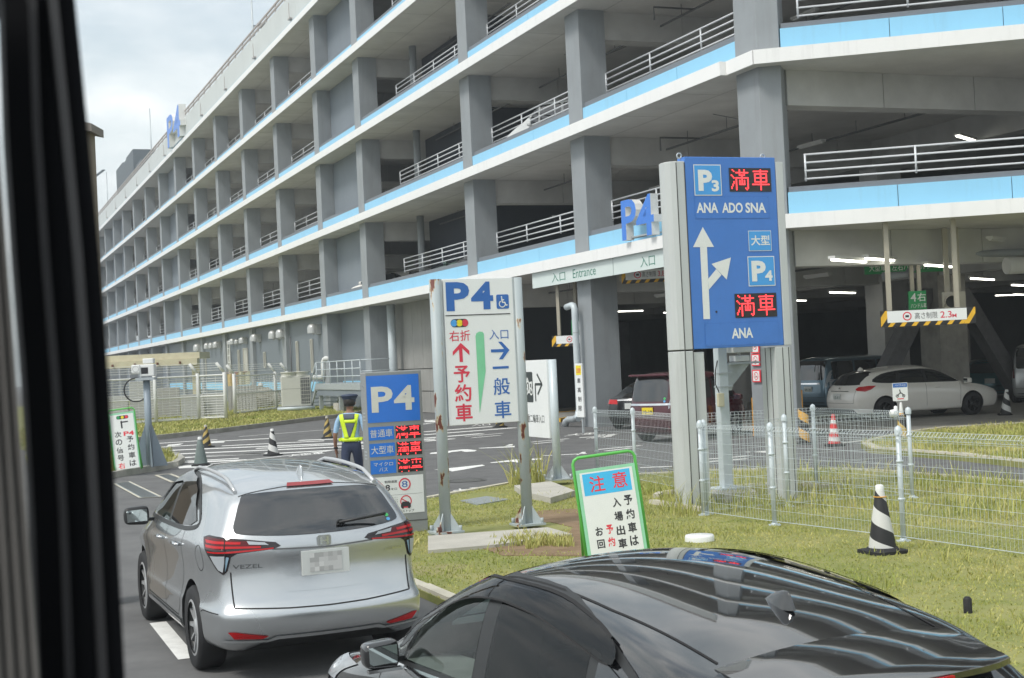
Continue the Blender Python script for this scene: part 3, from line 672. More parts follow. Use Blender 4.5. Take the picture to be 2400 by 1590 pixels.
class Face:
    """a sign face across the lane at s; pixel measurements become metres on that plane"""
    def __init__(f, s, t0): f.s, f.t0 = s, t0
    def p(f, x, y): t, z = SP(x, y, f.s); return (t - f.t0, z)
    def r(f, x0, y0, x1, y1):                 # two opposite corners in the photograph -> x0, x1, z0, z1 in metres
        a, b = f.p(x0, y0), f.p(x1, y1); return min(a[0], b[0]), max(a[0], b[0]), min(a[1], b[1]), max(a[1], b[1])

# the tall blue sign
s0 = 17.36; t0 = -9.6; F_ = Face(s0, t0); bf = Face(s0 - .03, t0)
py = thing('sign_pylon', 'tall blue direction sign with two white arrows on two broad grey clad posts', 'direction sign', W(t0, s0), AL)
x0, x1, z0, z1 = F_.r(1604, 365, 1838, 815); zb = 2.28
b = MB(); b.box(x0, x1, 0, .22, zb, 4.985); b.build('sign_board', m_sblue, py, bevel=.01)
def post_clad(xa, xb, nm, nose):
    # upper casing with a rounded nose and lower casing, each in strips separated by dark joints
    for (za, zz, inset) in ((zb + .0, 4.92, 0), (0.0, zb - .02, .0)):
        prof = []
        w = .62
        if nose:
            prof = [(xb, -.0), (xb, .36), (xa + .10, .36), (xa + .02, .30), (xa - .0, .22), (xa + .01, .12), (xa + .06, .04), (xa + .13, .0)]
        else:
            prof = [(xa, 0), (xb - .08, 0), (xb - .02, .04), (xb + .01, .14), (xb, .3), (xb - .05, .42), (xb - .12, .5), (xa, .5)]
        q = MB(); q.prism(prof, za, zz); recalc(q.build(nm, m_clad, py, bevel=.008))
post_clad(x0 - .27, x0 - .004, 'post', True)
lw = MB(); lw.prism([(x0 + .0, .02), (x0 + .17, .02), (x0 + .17, .48), (x0, .48)], 0, zb - .04); recalc(lw.build('post', m_clad, py, bevel=.006))
xr = x1
q = MB(); q.prism([(xr + .004, -.01), (xr + .12, -.01), (xr + .16, .05), (xr + .16, .44), (xr + .1, .5), (xr + .004, .5)], zb, 4.92); recalc(q.build('post', m_clad, py, bevel=.006))
q = MB(); q.prism([(xr - .15, .0), (xr + .1, .0), (xr + .15, .06), (xr + .15, .34), (xr + .1, .4), (xr - .15, .4)], 0, zb - .02); recalc(q.build('post', m_clad, py, bevel=.006))
jt = MB()
for xx in (x0 - .14, x0 - .012): jt.box(xx - .006, xx + .006, -.004, .02, .02, 4.9)
for xx in (xr - .03, xr + .07): jt.box(xx - .006, xx + .006, -.004, .02, .02, zb - .03)
for yy in (.13, .27): jt.box(xr - .154, xr - .14, yy - .006, yy + .006, .02, zb - .03)
jt.build('joint', mat('joint_dark', (0.08, 0.08, 0.08), .7), py)
for xx in (x0 - .03, xr - .14):
    e = MB(); e.tube([(xx + .035 * math.cos(a), .1, 4.98 + .03 + .035 * math.sin(a)) for a in [R(20 * k - 90) for k in range(19)]], .011, 6); e.build('lifting_eye', m_galv, py)
def put(px, m): pass
l = MB(); MS = [m_swhite, m_slite, m_led_bg, m_glow_red, mat('sign_blue_trim', (0.032, 0.14, 0.48), .4), m_black]
def crop(X, Y): return 1500 + X * .17857, 340 + Y * .17857
def crop2(X, Y): return 1500 + X * .17857, 600 + Y * .17857
def rect(face, c, X0, Y0, X1, Y1, y, m, mb):
    # upright rectangle from the four sides measured in the crop, centred on its mean position
    a = face.p(*c(X0[0], Y0[0])); b = face.p(*c(X1[0], Y1[0])); d = face.p(*c(X0[1], Y0[1])); e = face.p(*c(X1[1], Y1[1]))
    xa, xb, zt, zl = (a[0] + d[0]) / 2, (b[0] + e[0]) / 2, (a[1] + b[1]) / 2, (d[1] + e[1]) / 2
    mb.face([(xa, y, zl), (xb, y, zl), (xb, y, zt), (xa, y, zt)], m); return xa, xb, zl, zt
def frame_text(face, c, X0, X1, Ytop, Ybot, s, y, m, mb, bold=.02):
    a = face.p(*c(X0, (Ytop + Ybot) / 2)); b = face.p(*c(X1, (Ytop + Ybot) / 2)); t_ = face.p(*c((X0 + X1) / 2, Ytop)); u = face.p(*c((X0 + X1) / 2, Ybot))
    add_text(mb, s, a[0], b[0], u[1], t_[1], y, m, bold)
# P3 tile, display, names
tl = MB(); A = rect(bf, crop, (708, 730), (255, 665), (1070, 1088), (255, 660), -.006, 0, tl); i_ = .012
tl.face([(A[0] + i_, -.008, A[2] + i_), (A[1] - i_, -.008, A[2] + i_), (A[1] - i_, -.008, A[3] - i_), (A[0] + i_, -.008, A[3] - i_)], 1)
wv, hv = A[1] - A[0], A[3] - A[2]
add_text(tl, 'P', A[0] + wv * .15, A[0] + wv * .66, A[2] + hv * .15, A[2] + hv * .83, -.010, 0, .045); add_text(tl, '3', A[0] + wv * .63, A[0] + wv * .90, A[2] + hv * .13, A[2] + hv * .50, -.010, 0, .04)
tl.build('parking_tile', MS, py)
tl = MB(); A = rect(bf, crop2, (1420, 1440), (5, 402), (1772, 1790), (2, 388), -.006, 0, tl)
tl.face([(A[0] + i_, -.008, A[2] + i_), (A[1] - i_, -.008, A[2] + i_), (A[1] - i_, -.008, A[3] - i_), (A[0] + i_, -.008, A[3] - i_)], 1)
wv, hv = A[1] - A[0], A[3] - A[2]
add_text(tl, 'P', A[0] + wv * .13, A[0] + wv * .66, A[2] + hv * .16, A[2] + hv * .85, -.010, 0, .045); add_text(tl, '4', A[0] + wv * .62, A[0] + wv * .90, A[2] + hv * .17, A[2] + hv * .52, -.010, 0, .04)
tl.build('parking_tile', MS, py)
tl = MB(); A = rect(bf, crop, (1430, 1442), (1125, 1392), (1730, 1742), (1122, 1388), -.006, 0, tl); i_ = .008
tl.face([(A[0] + i_, -.008, A[2] + i_), (A[1] - i_, -.008, A[2] + i_), (A[1] - i_, -.008, A[3] - i_), (A[0] + i_, -.008, A[3] - i_)], 1)
wv, hv = A[1] - A[0], A[3] - A[2]; add_text(tl, '大型', A[0] + wv * .1, A[0] + wv * .93, A[2] + hv * .27, A[2] + hv * .77, -.010, 0, .02); tl.build('lettered_tile', MS, py)
for c, X0, Y0, X1, Y1 in ((crop, (1175, 1190), (300, 615), (1725, 1738), (302, 608)), (crop2, (1253, 1265), (498, 815), (1800, 1812), (482, 795))):
    d = MB(); A = rect(bf, c, X0, Y0, X1, Y1, -.006, 2, d); led(d, A[0], A[1], A[2], A[3], -.009, 3); d.build('display', MS, py)
for c, yt, yb, cx0, cx1, box in ((crop, 755, 890, None, None, (725, 675, 1700, 970)), (crop2, 945, 1080, 1215, 1495, (860, 875, 1830, 1175))):
    pl = MB(); X0, Y0, X1, Y1 = box; A = rect(bf, c, (X0, X0 + 12), (Y0, Y1), (X1, X1 + 12), (Y0 - 8, Y1 - 12), -.004, 4, pl)
    pl.face([(A[0] + .004, -.0045, A[2] + .004), (A[1] - .004, -.0045, A[2] + .004), (A[1] - .004, -.0045, A[3] - .004), (A[0] + .004, -.0045, A[3] - .004)], 6)
    for k in range(6):
        for zz in (A[2] + .02, A[3] - .02): disc(pl, A[0] + .02 + (A[1] - A[0] - .04) * k / 5, zz, .007, -.0065, 4, 6)
    if cx0 is None:
        for s_, a_, b_ in (('ANA', 752, 1036), ('ADO', 1088, 1360), ('SNA', 1395, 1665)): frame_text(bf, c, a_, b_, yt, yb, s_, -.007, 0, pl, .03)
    else: frame_text(bf, c, cx0, cx1, yt, yb, 'ANA', -.007, 0, pl, .03)
    pl.build('name_plate', MS + [m_sblue], py)
ar = MB(); q = lambda X, Y, c=crop: (lambda v: (v[0], -.005, v[1]))(bf.p(*c(X, Y)))
ar.face([q(708, 1340), q(983, 1337), q(835, 1075)]); ar.face([q(800, 1340), q(845, 830, crop2), q(932, 828, crop2), q(890, 1338)])
ar.face([q(908, 300, crop2), q(918, 440, crop2), q(1082, 248, crop2), q(1012, 172, crop2)]); ar.face([q(950, 105, crop2), q(1150, 310, crop2), q(1205, 20, crop2)])
ar.build('arrow', m_swhite, py)
def AT(x, y, Y):
    r = ray(x, y); k = Y / r.y; return Vector((r.x * k, Y, CH + r.z * k))
bt = MB(); disc(bt, *bf.p(*crop2(1015, 733)), .016, -.006, 0, 10); bt.build('plug', m_black, py)

# white P4 board on two rusting posts
m_rpost = bpy.data.materials.new('post_paint_with_rust'); m_rpost.use_nodes = True
_t = m_rpost.node_tree; _b = _t.nodes['Principled BSDF']; _tc = _t.nodes.new('ShaderNodeTexCoord'); _mp = _t.nodes.new('ShaderNodeMapping'); _mp.inputs['Scale'].default_value = (7, 7, 2.6)
_n = _t.nodes.new('ShaderNodeTexNoise'); _n.inputs['Scale'].default_value = 1; _n.inputs['Detail'].default_value = 7; _n.inputs['Roughness'].default_value = .55
_t.links.new(_tc.outputs['Object'], _mp.inputs[0]); _t.links.new(_mp.outputs[0], _n.inputs[0])
_r = _t.nodes.new('ShaderNodeValToRGB'); e = _r.color_ramp.elements; e[0].position = 0; e[0].color = (0.36, 0.41, 0.43, 1); e[1].position = 1; e[1].color = (0.13, 0.035, 0.025, 1)
for p_, c_ in ((.585, (0.40, 0.45, 0.46, 1)), (.612, (0.45, 0.36, 0.22, 1)), (.625, (0.14, 0.04, 0.028, 1))): x_ = e.new(p_); x_.color = c_
_t.links.new(_n.outputs[0], _r.inputs[0]); _t.links.new(_r.outputs[0], _b.inputs['Base Color']); _b.inputs['Roughness'].default_value = .5
s0 = 16.95; t0 = -12.4; F4 = Face(s0, t0)
p4 = thing('post_sign', 'white P4 board with red and blue arrows between two rust flaked grey posts', 'direction sign', W(t0, s0), AL)
xl, xr, zb, zt = F4.r(1035, 655, 1217, 993); xl = F4.p(1043, 830)[0] - .0; xr = F4.p(1206, 820)[0]; zt = 3.32; zb = 1.455
MB().box(xl, xr, -.04, .02, zb, zt).build('sign_board', m_board, p4, bevel=.006)
for xx in (xl - .095, xr + .068):
    pb = MB(); pb.tube([(xx, 0, .13), (xx, 0, zt + .0)], .072, 20); po = pb.build('post', m_rpost, p4)
    pb = MB(); pb.box(xx - .19, xx + .19, -.17, .17, .11, .135)
    for k in range(4):
        a = R(45 + 90 * k); c, n = math.cos(a), math.sin(a); w = .006
        pb.v += [(xx + c * .07 - n * w, n * .07 + c * w, .135), (xx + c * .22 - n * w, n * .22 + c * w, .135), (xx + c * .07 - n * w, n * .07 + c * w, .36), (xx + c * .07 + n * w, n * .07 - c * w, .135), (xx + c * .22 + n * w, n * .22 - c * w, .135), (xx + c * .07 + n * w, n * .07 - c * w, .36)]
        i = len(pb.v) - 6
        for f in ((0, 1, 2), (5, 4, 3), (0, 2, 5, 3), (1, 4, 5, 2)): pb.f.append(tuple(i + j for j in f)); pb.m.append(0); pb.sm.append(False)
        pb.tube([(xx + (.15 if k in (0, 3) else -.15), .13 if k < 2 else -.13, .135), (xx + (.15 if k in (0, 3) else -.15), .13 if k < 2 else -.13, .20)], .022, 8)
    recalc(pb.build('foot_plate', m_rpost, po))
    MB().box(xx + (.05 if xx < 0 else -.075), xx + (.075 if xx < 0 else -.05), -.05, .03, zb, zt).build('clamp_rail', m_galv, p4)
def c3(X, Y): return 1000 + X * .17857, 640 + Y * .17857
def c5(X, Y): return 750 + X * .2551, 800 + Y * .2551
bf = Face(s0 - .045, t0); L4 = [m_pblue, m_pred, m_pgreen, m_txt, m_yellow_p, m_swhite, m_slite]
g = MB(); frame_text(bf, c3, 255, 562, 120, 500, 'P', -.043, 0, g, .04); frame_text(bf, c3, 582, 872, 115, 480, '4', -.043, 0, g, .035)
a, b_ = bf.p(*c3(248, 565)), bf.p(*c3(1097, 532)); g.box(a[0], b_[0], -.044, -.0415, (a[1] + b_[1]) / 2 - .006, (a[1] + b_[1]) / 2 + .006, 3)
wx0, wx1, wz0, wz1 = bf.r(*c3(912, 285), *c3(1083, 468)); flat(g, rrect(wx0, wx1, wz0, wz1, .02), -.043, 0)
ww, wh = wx1 - wx0, wz1 - wz0; wp = lambda u, v: (wx0 + u * ww, wz0 + v * wh)
disc(g, *wp(.42, .82), ww * .06, -.045, 5, 12); stroke(g, [wp(.43, .74), wp(.47, .45), wp(.66, .45), wp(.75, .24), wp(.88, .27)], .016, -.045, 5); stroke(g, [wp(.45, .62), wp(.62, .62)], .012, -.045, 5)
stroke(g, [(lambda a: (wp(.46, .34)[0] + ww * .24 * math.cos(a), wp(.46, .34)[1] + ww * .24 * math.sin(a)))(R(x)) for x in range(120, 370, 18)], .013, -.045, 5)
tx0, tx1, tz0, tz1 = bf.r(*c3(312, 608), *c3(550, 708)); flat(g, rrect(tx0, tx1, tz0, tz1, (tz1 - tz0) / 2 - .001), -.043, 3)
for k, mi in ((0, 6), (1, 4), (2, 1)): disc(g, tx0 + (tx1 - tx0) * (.19 + .31 * k), (tz0 + tz1) / 2, (tz1 - tz0) * .42, -.045, mi, 20)
frame_text(bf, c3, 298, 572, 755, 895, '右折', -.043, 1, g, .005); frame_text(bf, c3, 822, 1072, 742, 870, '入口', -.043, 0, g, .0)
def poly3(pts, mi, c=c3): flat(g, [bf.p(*c(*p)) for p in pts], -.043, mi)
poly3([(435, 1170), (478, 1170), (468, 990), (562, 1080), (560, 1020), (447, 918), (343, 1035), (343, 1088), (425, 1005)][::-1], 1)
poly3([(845, 1005), (845, 1045), (1010, 1040), (950, 1135), (1000, 1133), (1088, 1012), (985, 903), (938, 903), (1018, 998)], 0)
# mint green traffic island shape
poly3([(642, 830), (652, 792), (690, 770), (735, 775), (752, 800), (775, 1290), (700, 1850 - 20), (668, 1300)][::-1], 2)
gx = bf.p(*c5(1468, 660)); tipl = bf.p(*c3(668, 1300)); tipr = bf.p(*c3(775, 1290)); flat(g, [tipl, gx, tipr], -.0434, 2)
frame_text(bf, c3, 868, 1078, 1226, 1258, '一', -.043, 0, g, .0)
for ch, y0_, y1_, x0_, x1_ in (('予', 225, 380, 1230, 1380), ('約', 395, 555, 1238, 1392), ('車', 575, 738, 1246, 1402)): frame_text(bf, c5, x0_, x1_, y0_, y1_, ch, -.043, 1, g, .018)
for ch, y0_, y1_, x0_, x1_ in (('般', 335, 495, 1595, 1745), ('車', 548, 708, 1605, 1757)): frame_text(bf, c5, x0_, x1_, y0_, y1_, ch, -.043, 0, g, .01)
g.build('lettering', L4, p4)

# low grey totem with P4 and three diode rows
s0 = 17.6; t0 = -13.36; Fk = Face(s0, t0)
kk = thing('parking_totem', 'low grey totem with blue P4 panel, red diode rows and speed limit plate', 'parking sign', W(t0, s0), AL)
MB().box(-.38, .38, 0, .24, 0, 2.18).build('casing', m_kgrey, kk, bevel=.012)
def ck(X, Y): return 820 + X * .2805, 860 + Y * .2806
K = [m_kblue, mat('print_cream', (0.70, 0.70, 0.64), .45), m_led_bg, m_glow_red, m_board, m_txt, m_pred, m_pblue]
g = MB(); A = rect(Fk, ck, (132, 150), (78, 470), (570, 588), (58, 447), -.004, 0, g); frame_text(Fk, ck, 178, 358, 165, 380, 'P', -.006, 1, g, .03); frame_text(Fk, ck, 366, 537, 155, 362, '4', -.006, 1, g, .03)
g.build('blue_panel', K, kk)
rows = ((505, 618, 495, 605, '普通車', (6, 7, 8)), (643, 757, 630, 742, '大型車', (4, 5, 12, 13)), (783, 900, 770, 882, 'マイクロ', (3, 6, 7, 8, 12, 13, 14)))
for (a0, a1, b0, b1, s_, sk) in rows:
    g = MB(); y_ = (a0 - 505) * .065
    A = rect(Fk, ck, (153 + y_, 158 + y_), (a0 + 4, a1), (365 + y_, 370 + y_), (a0 - 12, a1 - 14), -.004, 0, g)
    wv, hv = A[1] - A[0], A[3] - A[2]
    if s_ == 'マイクロ': add_text(g, s_, A[0] + wv * .12, A[1] - wv * .12, A[2] + hv * .56, A[2] + hv * .84, -.006, 1, .0); add_text(g, 'バス', A[0] + wv * .33, A[1] - wv * .34, A[2] + hv * .16, A[2] + hv * .46, -.006, 1, .0)
    else: add_text(g, s_, A[0] + wv * .06, A[1] - wv * .06, A[2] + hv * .2, A[3] - hv * .2, -.006, 1, .0)
    g.build('lettered_tile', K, kk)
    g = MB(); A = rect(Fk, ck, (380 + y_, 385 + y_), (b0, b1), (590 + y_, 595 + y_), (b0 - 12, b1 - 14), -.004, 2, g); led(g, A[0], A[1], A[2], A[3], -.006, 3, skip=sk, pad=.02, fat=1.05); g.build('display', K, kk)
g = MB(); A = rect(Fk, ck, (168, 190), (932, 1245), (610, 625), (895, 1212), -.004, 4, g); wv, hv = A[1] - A[0], A[3] - A[2]; u = lambda a, b: (A[0] + wv * a, A[2] + hv * b)
disc(g, *u(.64, .77), .082, -.006, 6, 28, .064); add_text(g, '8', u(.585, 0)[0], u(.695, 0)[0], u(0, .69)[1], u(0, .86)[1], -.006, 7, .0)
add_text(g, '制限速度', u(.26, 0)[0], u(.50, 0)[0], u(0, .83)[1], u(0, .90)[1], -.006, 5, .01); add_text(g, '8', u(.27, 0)[0], u(.36, 0)[0], u(0, .63)[1], u(0, .79)[1], -.006, 5, .02); add_text(g, 'キロ', u(.375, 0)[0], u(.49, 0)[0], u(0, .64)[1], u(0, .70)[1], -.006, 5, .01)
g.box(*[u(.15, 0)[0], u(.97, 0)[0]], -.0055, -.0045, u(0, .505)[1], u(0, .51)[1], 5)
disc(g, *u(.65, .32), .078, -.006, 6, 28, .064); stroke(g, [u(.56, .40), u(.74, .24)], .012, -.0065, 6)
cz_ = u(.64, .22); g.face([(cz_[0] - .065, -.0075, cz_[1] - .03), (cz_[0] + .07, -.0075, cz_[1] - .03), (cz_[0] + .07, -.0075, cz_[1] + .01), (cz_[0] + .04, -.0075, cz_[1] + .045), (cz_[0] - .04, -.0075, cz_[1] + .045), (cz_[0] - .065, -.0075, cz_[1] + .005)], 5)
for dx in (-.04, .045): disc(g, cz_[0] + dx, cz_[1] - .03, .017, -.008, 5, 10)
g.face([(cz_[0] - .03, -.0085, cz_[1] - .035), (cz_[0] + .03, -.0085, cz_[1] - .035), (cz_[0] + .03, -.0085, cz_[1] - .02), (cz_[0] - .03, -.0085, cz_[1] - .02)], 6)
for k_ in range(3): add_text(g, ('駐車場内はエンジン', '停止をお願いします', '環境のためです')[k_], u(.24, 0)[0], u(.50, 0)[0], u(0, .42 - .06 * k_)[1], u(0, .455 - .06 * k_)[1], -.006, 5, .0)
add_text(g, 'アイドリングストップ', u(.22, 0)[0], u(.80, 0)[0], u(0, .03)[1], u(0, .10)[1], -.006, 5, .01)
g.build('speed_plate', K, kk)
vt = MB()
for zz in (1.55, 1.05):
    for k in range(3): vt.box(-.383, -.379, .07, .17, zz + k * .045, zz + .018 + k * .045)
for zz in (2.0, 1.28): disc(vt, .0, 0, .0001, 0, 0, 3); vt.lathe([(.016, -.385), (.016, -.379)], 10, 0, (0, .12, zz), 'x')
vt.build('vent', m_galv, kk); MB().box(-.384, .384, -.004, .244, .22, .232).build('joint', MATS['joint_dark'], kk)

# white motorcycle entrance board (parallel to the garage front)
FR = AL - math.pi / 2      # local x points towards the camera along the lane, y into the building
t0 = -9.1; s0 = 23.0
class FaceF:
    def __init__(f, t, s0): f.t, f.s0 = t, s0
    def p(f, x, y): s, z = FPn(x, y, f.t); return (f.s0 - s, z)
mo = thing('motorcycle_sign', 'white motorcycle entrance board with a black bent arrow on two grey posts', 'direction sign', W(t0, s0), FR)
Fm = FaceF(t0, s0); MB().box(-.56, .62, -.06, .10, .865, 2.225).build('sign_board', m_board, mo, bevel=.004)
for xx in (-.62, .70):
    pb = MB(); pb.tube([(xx, .02, .16), (xx, .02, 2.225 if xx > 0 else 2.1)], .07 if xx > 0 else .06, 16); po = pb.build('post', m_galvp, mo)
    pb = MB(); pb.box(xx - .2, xx + .2, -.18, .22, .155, .175)
    for k in range(4):
        a = R(45 + 90 * k); c, n = math.cos(a), math.sin(a)
        pb.face([(xx + c * .06, .02 + n * .06, .175), (xx + c * .23, .02 + n * .23, .175), (xx + c * .06, .02 + n * .06, .42)])
        pb.tube([(xx + c * .24, .02 + n * .24, .175), (xx + c * .24, .02 + n * .24, .25)], .02, 8)
    pb.build('foot_plate', m_galv, po)
g = MB(); y = -.063
flat(g, rrect(-.44, -.03, 1.48, 2.02, .03), y, 0); MW = lambda u_, v_: (-.44 + .41 * u_, 1.48 + .54 * v_)
disc(g, *MW(.26, .36), .072, y - .002, 1, 20, .045); disc(g, *MW(.80, .36), .072, y - .002, 1, 20, .045)
stroke(g, [MW(.26, .36), MW(.30, .62), MW(.22, .74)], .03, y - .002, 1); stroke(g, [MW(.30, .62), MW(.48, .72), MW(.62, .62), MW(.92, .66), MW(.80, .36)], .035, y - .002, 1); stroke(g, [MW(.42, .60), MW(.45, .34), MW(.66, .36), MW(.64, .60)], .05, y - .002, 1); stroke(g, [MW(.30, .66), MW(.40, .80), MW(.5, .74)], .03, y - .002, 1)
stroke(g, [(.08, 1.5), (.08, 1.80), (.38, 1.80)], .045, y, 0); stroke(g, [(.18, 1.98), (.39, 1.80), (.18, 1.62)], .045, y, 0)
add_text(g, '自動二輪車入口', -.47, .42, 1.12, 1.27, y, 0, .0); g.build('lettering', [mat('print_charcoal', (0.035, 0.045, 0.045), .5), m_swhite], mo)

# entrance boards hanging under the first deck, and the blue letters above
m_glass_w = mat('frosted_white_board', (0.66, 0.74, 0.72), 0.35, var=.03, scale=1)
m_tgreen = mat('print_teal_green', (0.02, 0.20, 0.14), 0.45)
def entr(sa, sb, label, txt):
    t_ = thing('entrance_sign', label, 'entrance sign', W(-.38, (sa + sb) / 2), FR, 'pale entrance boards under the first deck')
    w = (sa - sb) / 2; MB().box(-w, w, 0, .06, 4.6, 5.12).build('sign_board', m_glass_w, t_)
    g = MB()
    for s_, a, b in txt: add_text(g, s_, -w + a, -w + b, 4.71 if s_ != '入口' else 4.69, 4.99, -.003, 0, .0)
    g.build('lettering', m_tgreen, t_)
    h = MB()
    for xx in (-w + .4, w - .4): h.tube([(xx, .03, 5.1), (xx, .03, 5.13)], .02, 6)
    h.build('hanger', m_galv, t_)
entr(43.88, 37.63, 'pale entrance board left of the joint, hanging beside the downpipe', (('入口', 1.65, 2.75), ('Entrance', 3.35, 5.05)))
entr(37.59, 31.4, 'pale entrance board partly behind the tall blue sign', (('入口', 1.75, 2.65), ('Entrance', 3.2, 4.9)))
m_letw = mat('letter_return_white', (0.78, 0.78, 0.76), .4); m_letb = mat('letter_face_blue', (0.04, 0.21, 0.72), .35)
def big_letters(s0, t0, z0, h, w, dep, label):
    o = thing('channel_letters', label, 'lettering', W(t0, s0, z0), FR, 'blue P4 letters on the garage')
    for ch, a, b in (('P', 0, .47), ('4', .46, 1.0)):
        g = MB(); add_text(g, ch, w * a, w * b, 0, h, 0, 0, .02, 0, dep, 1); g.build('letter', [m_letb, m_letw], o)
        # back plate closes each letter
        g = MB(); add_text(g, ch, w * a, w * b, 0, h, dep, 0, .02); g.build('letter_back', m_letw, o)
    b = MB(); b.box(.1, w * .9, dep * .6, dep + .12, .05, .09); b.build('bracket', m_galv, o)
big_letters(36.35, -.66, 5.50, 1.14, 2.0, .24, 'blue P4 letters standing on the white band above the entrance boards')
big_letters(123.0, -.75, 21.7, 2.6, 7.4, .6, 'large blue P4 letters on the roof edge far along the garage')

# height limit bars, lane signs and posts hanging in the garage mouth
m_sband = [m_board, m_yel, m_black, m_pred, m_txt]; m_beige = mat('beige_steel', (0.40, 0.37, 0.30), .5, .1)
def height_bar(P, ang, w, z0, z1, num, label, posts, small=False):
    o = thing('height_limit_bar', label, 'height limit bar', (P[0], P[1], 0), ang, 'height limit bars at the garage entrance')
    MB().box(-w / 2, w / 2, 0, .05, z0, z1).build('bar', m_sband[2], o)
    g = MB(); hh = z1 - z0; e = w * .07
    g.face([(-w / 2 + e, -.004, z0 + hh * .26), (w / 2 - e * 1.3, -.004, z0 + hh * .26), (w / 2 - e * 1.3, -.004, z1 - .01), (-w / 2 + e, -.004, z1 - .01)], 0)
    g.face([(-w / 2, -.005, z0), (-w / 2 + e, -.005, z0 + hh * .55), (-w / 2 + e, -.005, z1), (-w / 2 + e * .7, -.005, z1), (-w / 2, -.005, z0 + hh * .6)], 1)
    g.face([(w / 2 - e * 1.8, -.005, z0 + .004), (w / 2 - e, -.005, z0 + .004), (w / 2, -.005, z0 + hh * .62), (w / 2, -.005, z1), (w / 2 - e * .2, -.005, z1)], 1)
    k = -w / 2 + e; 
    while k < w / 2 - e * 2: g.face([(k, -.005, z0 + .004), (k + .11, -.005, z0 + .004), (k + .19, -.005, z0 + hh * .25), (k + .08, -.005, z0 + hh * .25)], 1); k += .28
    zc = z0 + hh * .62; rr_ = hh * .27; disc(g, -w * .22, zc, rr_, -.006, 3, 20, rr_ * .75); stroke(g, [(-w * .22 - rr_ * .4, zc), (-w * .22 + rr_ * .4, zc)], rr_ * .5, -.006, 4)
    add_text(g, '高さ制限', -w * .14, w * .10, zc - hh * .2, zc + hh * .2, -.006, 4, .0); add_text(g, num, w * .13, w * .25, zc - hh * .2, zc + hh * .2, -.006, 3, .01); add_text(g, 'M', w * .255, w * .30, zc - hh * .2, zc + hh * .02, -.006, 3, .01)
    g.build('striped_face', m_sband, o)
    for xx in posts: MB().box(xx - .055, xx + .055, .06, .14, z0 + .1, 5.11).build('hanger_post', m_beige, o)
    return o
P = AT(2176, 760, 33.6); height_bar((P.x, P.y), AL - R(24), 2.24, P.z - .03, P.z + .36, '2.3', 'black and yellow height limit bar reading 2.3 m before the braced pillar', (-.88, .72))
P = AT(1368, 808, 46.0); height_bar((P.x, P.y), R(-22), 2.2, P.z - .03, P.z + .33, '2.3', 'height limit bar half hidden behind the grey downpipe', (-.86, .2))
P = AT(1525, 660, 42.5); height_bar((P.x, P.y), R(-10), 1.75, P.z - .03, P.z + .38, '3.8', 'height limit bar reading 3.8 m beside the tall blue sign', (-.9, .9))
def lane_sign(px, z0, z1, w, ang, lines, label, Y):
    P = AT(*px, Y); z1 = P.z + z1; z0 = P.z + z0; o = thing('lane_sign', label, 'lane sign', (P.x, P.y, 0), ang, 'green lane signs in the garage mouth')
    MB().box(-w / 2, w / 2, 0, .09, z0, z1).build('sign_board', m_green, o)
    g = MB(); h = z1 - z0
    for s_, a, b, c, d in lines: add_text(g, s_, -w / 2 + w * a, -w / 2 + w * b, z0 + h * c, z0 + h * d, -.004, 0, .01)
    g.build('lettering', m_swhite, o)
    for xx in (-w * .2, w * .2): MB().box(xx - .05, xx + .05, .1, .18, z1 - .2, 5.1).build('hanger_post', m_beige, o)
lane_sign((2152, 727), .0, .5, .46, R(0), (('4', .1, .42, .45, .9), ('右', .48, .97, .45, .9), ('ハンドル車', .1, .98, .1, .36)), 'small green 4 right lane sign above the striped bar', 37)
lane_sign((2122, 640), .0, .36, 2.25, R(3), (('大型車・左右ハンドルレーン', .05, .97, .2, .75),), 'long green lane sign deep under the deck', 39)
lane_sign((1353, 785), .0, .5, .42, R(-30), (('1', .3, .7, .3, .9),), 'small green lane 1 sign behind the grey downpipe', 47)
# hooded signal
P = AT(2240, 725, 36); P.z = 0; ho = thing('lane_signal', 'beige hooded lane signal hanging above the 2.3 m bar', 'signal lamp', (P.x, P.y, 0), R(-2))
MB().box(-.28, .28, .05, .2, 2.9, 3.45).build('backplate', mat('signal_beige', (0.46, 0.43, 0.36), .5), ho, bevel=.01)
h = MB(); n = 14
for k in range(n):
    a, b = R(-40 + 260 * k / n), R(-40 + 260 * (k + 1) / n); r = .17
    h.face([(-.08 + r * math.cos(a), .05, 3.2 + r * math.sin(a)), (-.08 + r * math.cos(b), .05, 3.2 + r * math.sin(b)), (-.16 + r * 1.05 * math.cos(b), -.32 if math.sin(b) > -.3 else -.1, 3.17 + r * math.sin(b)), (-.16 + r * 1.05 * math.cos(a), -.32 if math.sin(a) > -.3 else -.1, 3.17 + r * math.sin(a))], 0, True)
h.build('hood', MATS['signal_beige'], ho); g = MB(); disc(g, -.08, 3.2, .15, .045, 0, 20); g.build('lens', m_black, ho)
for xx in (-.12, .16): MB().box(xx - .06, xx + .06, .21, .3, 3.3, 5.1).build('hanger_post', m_beige, ho)

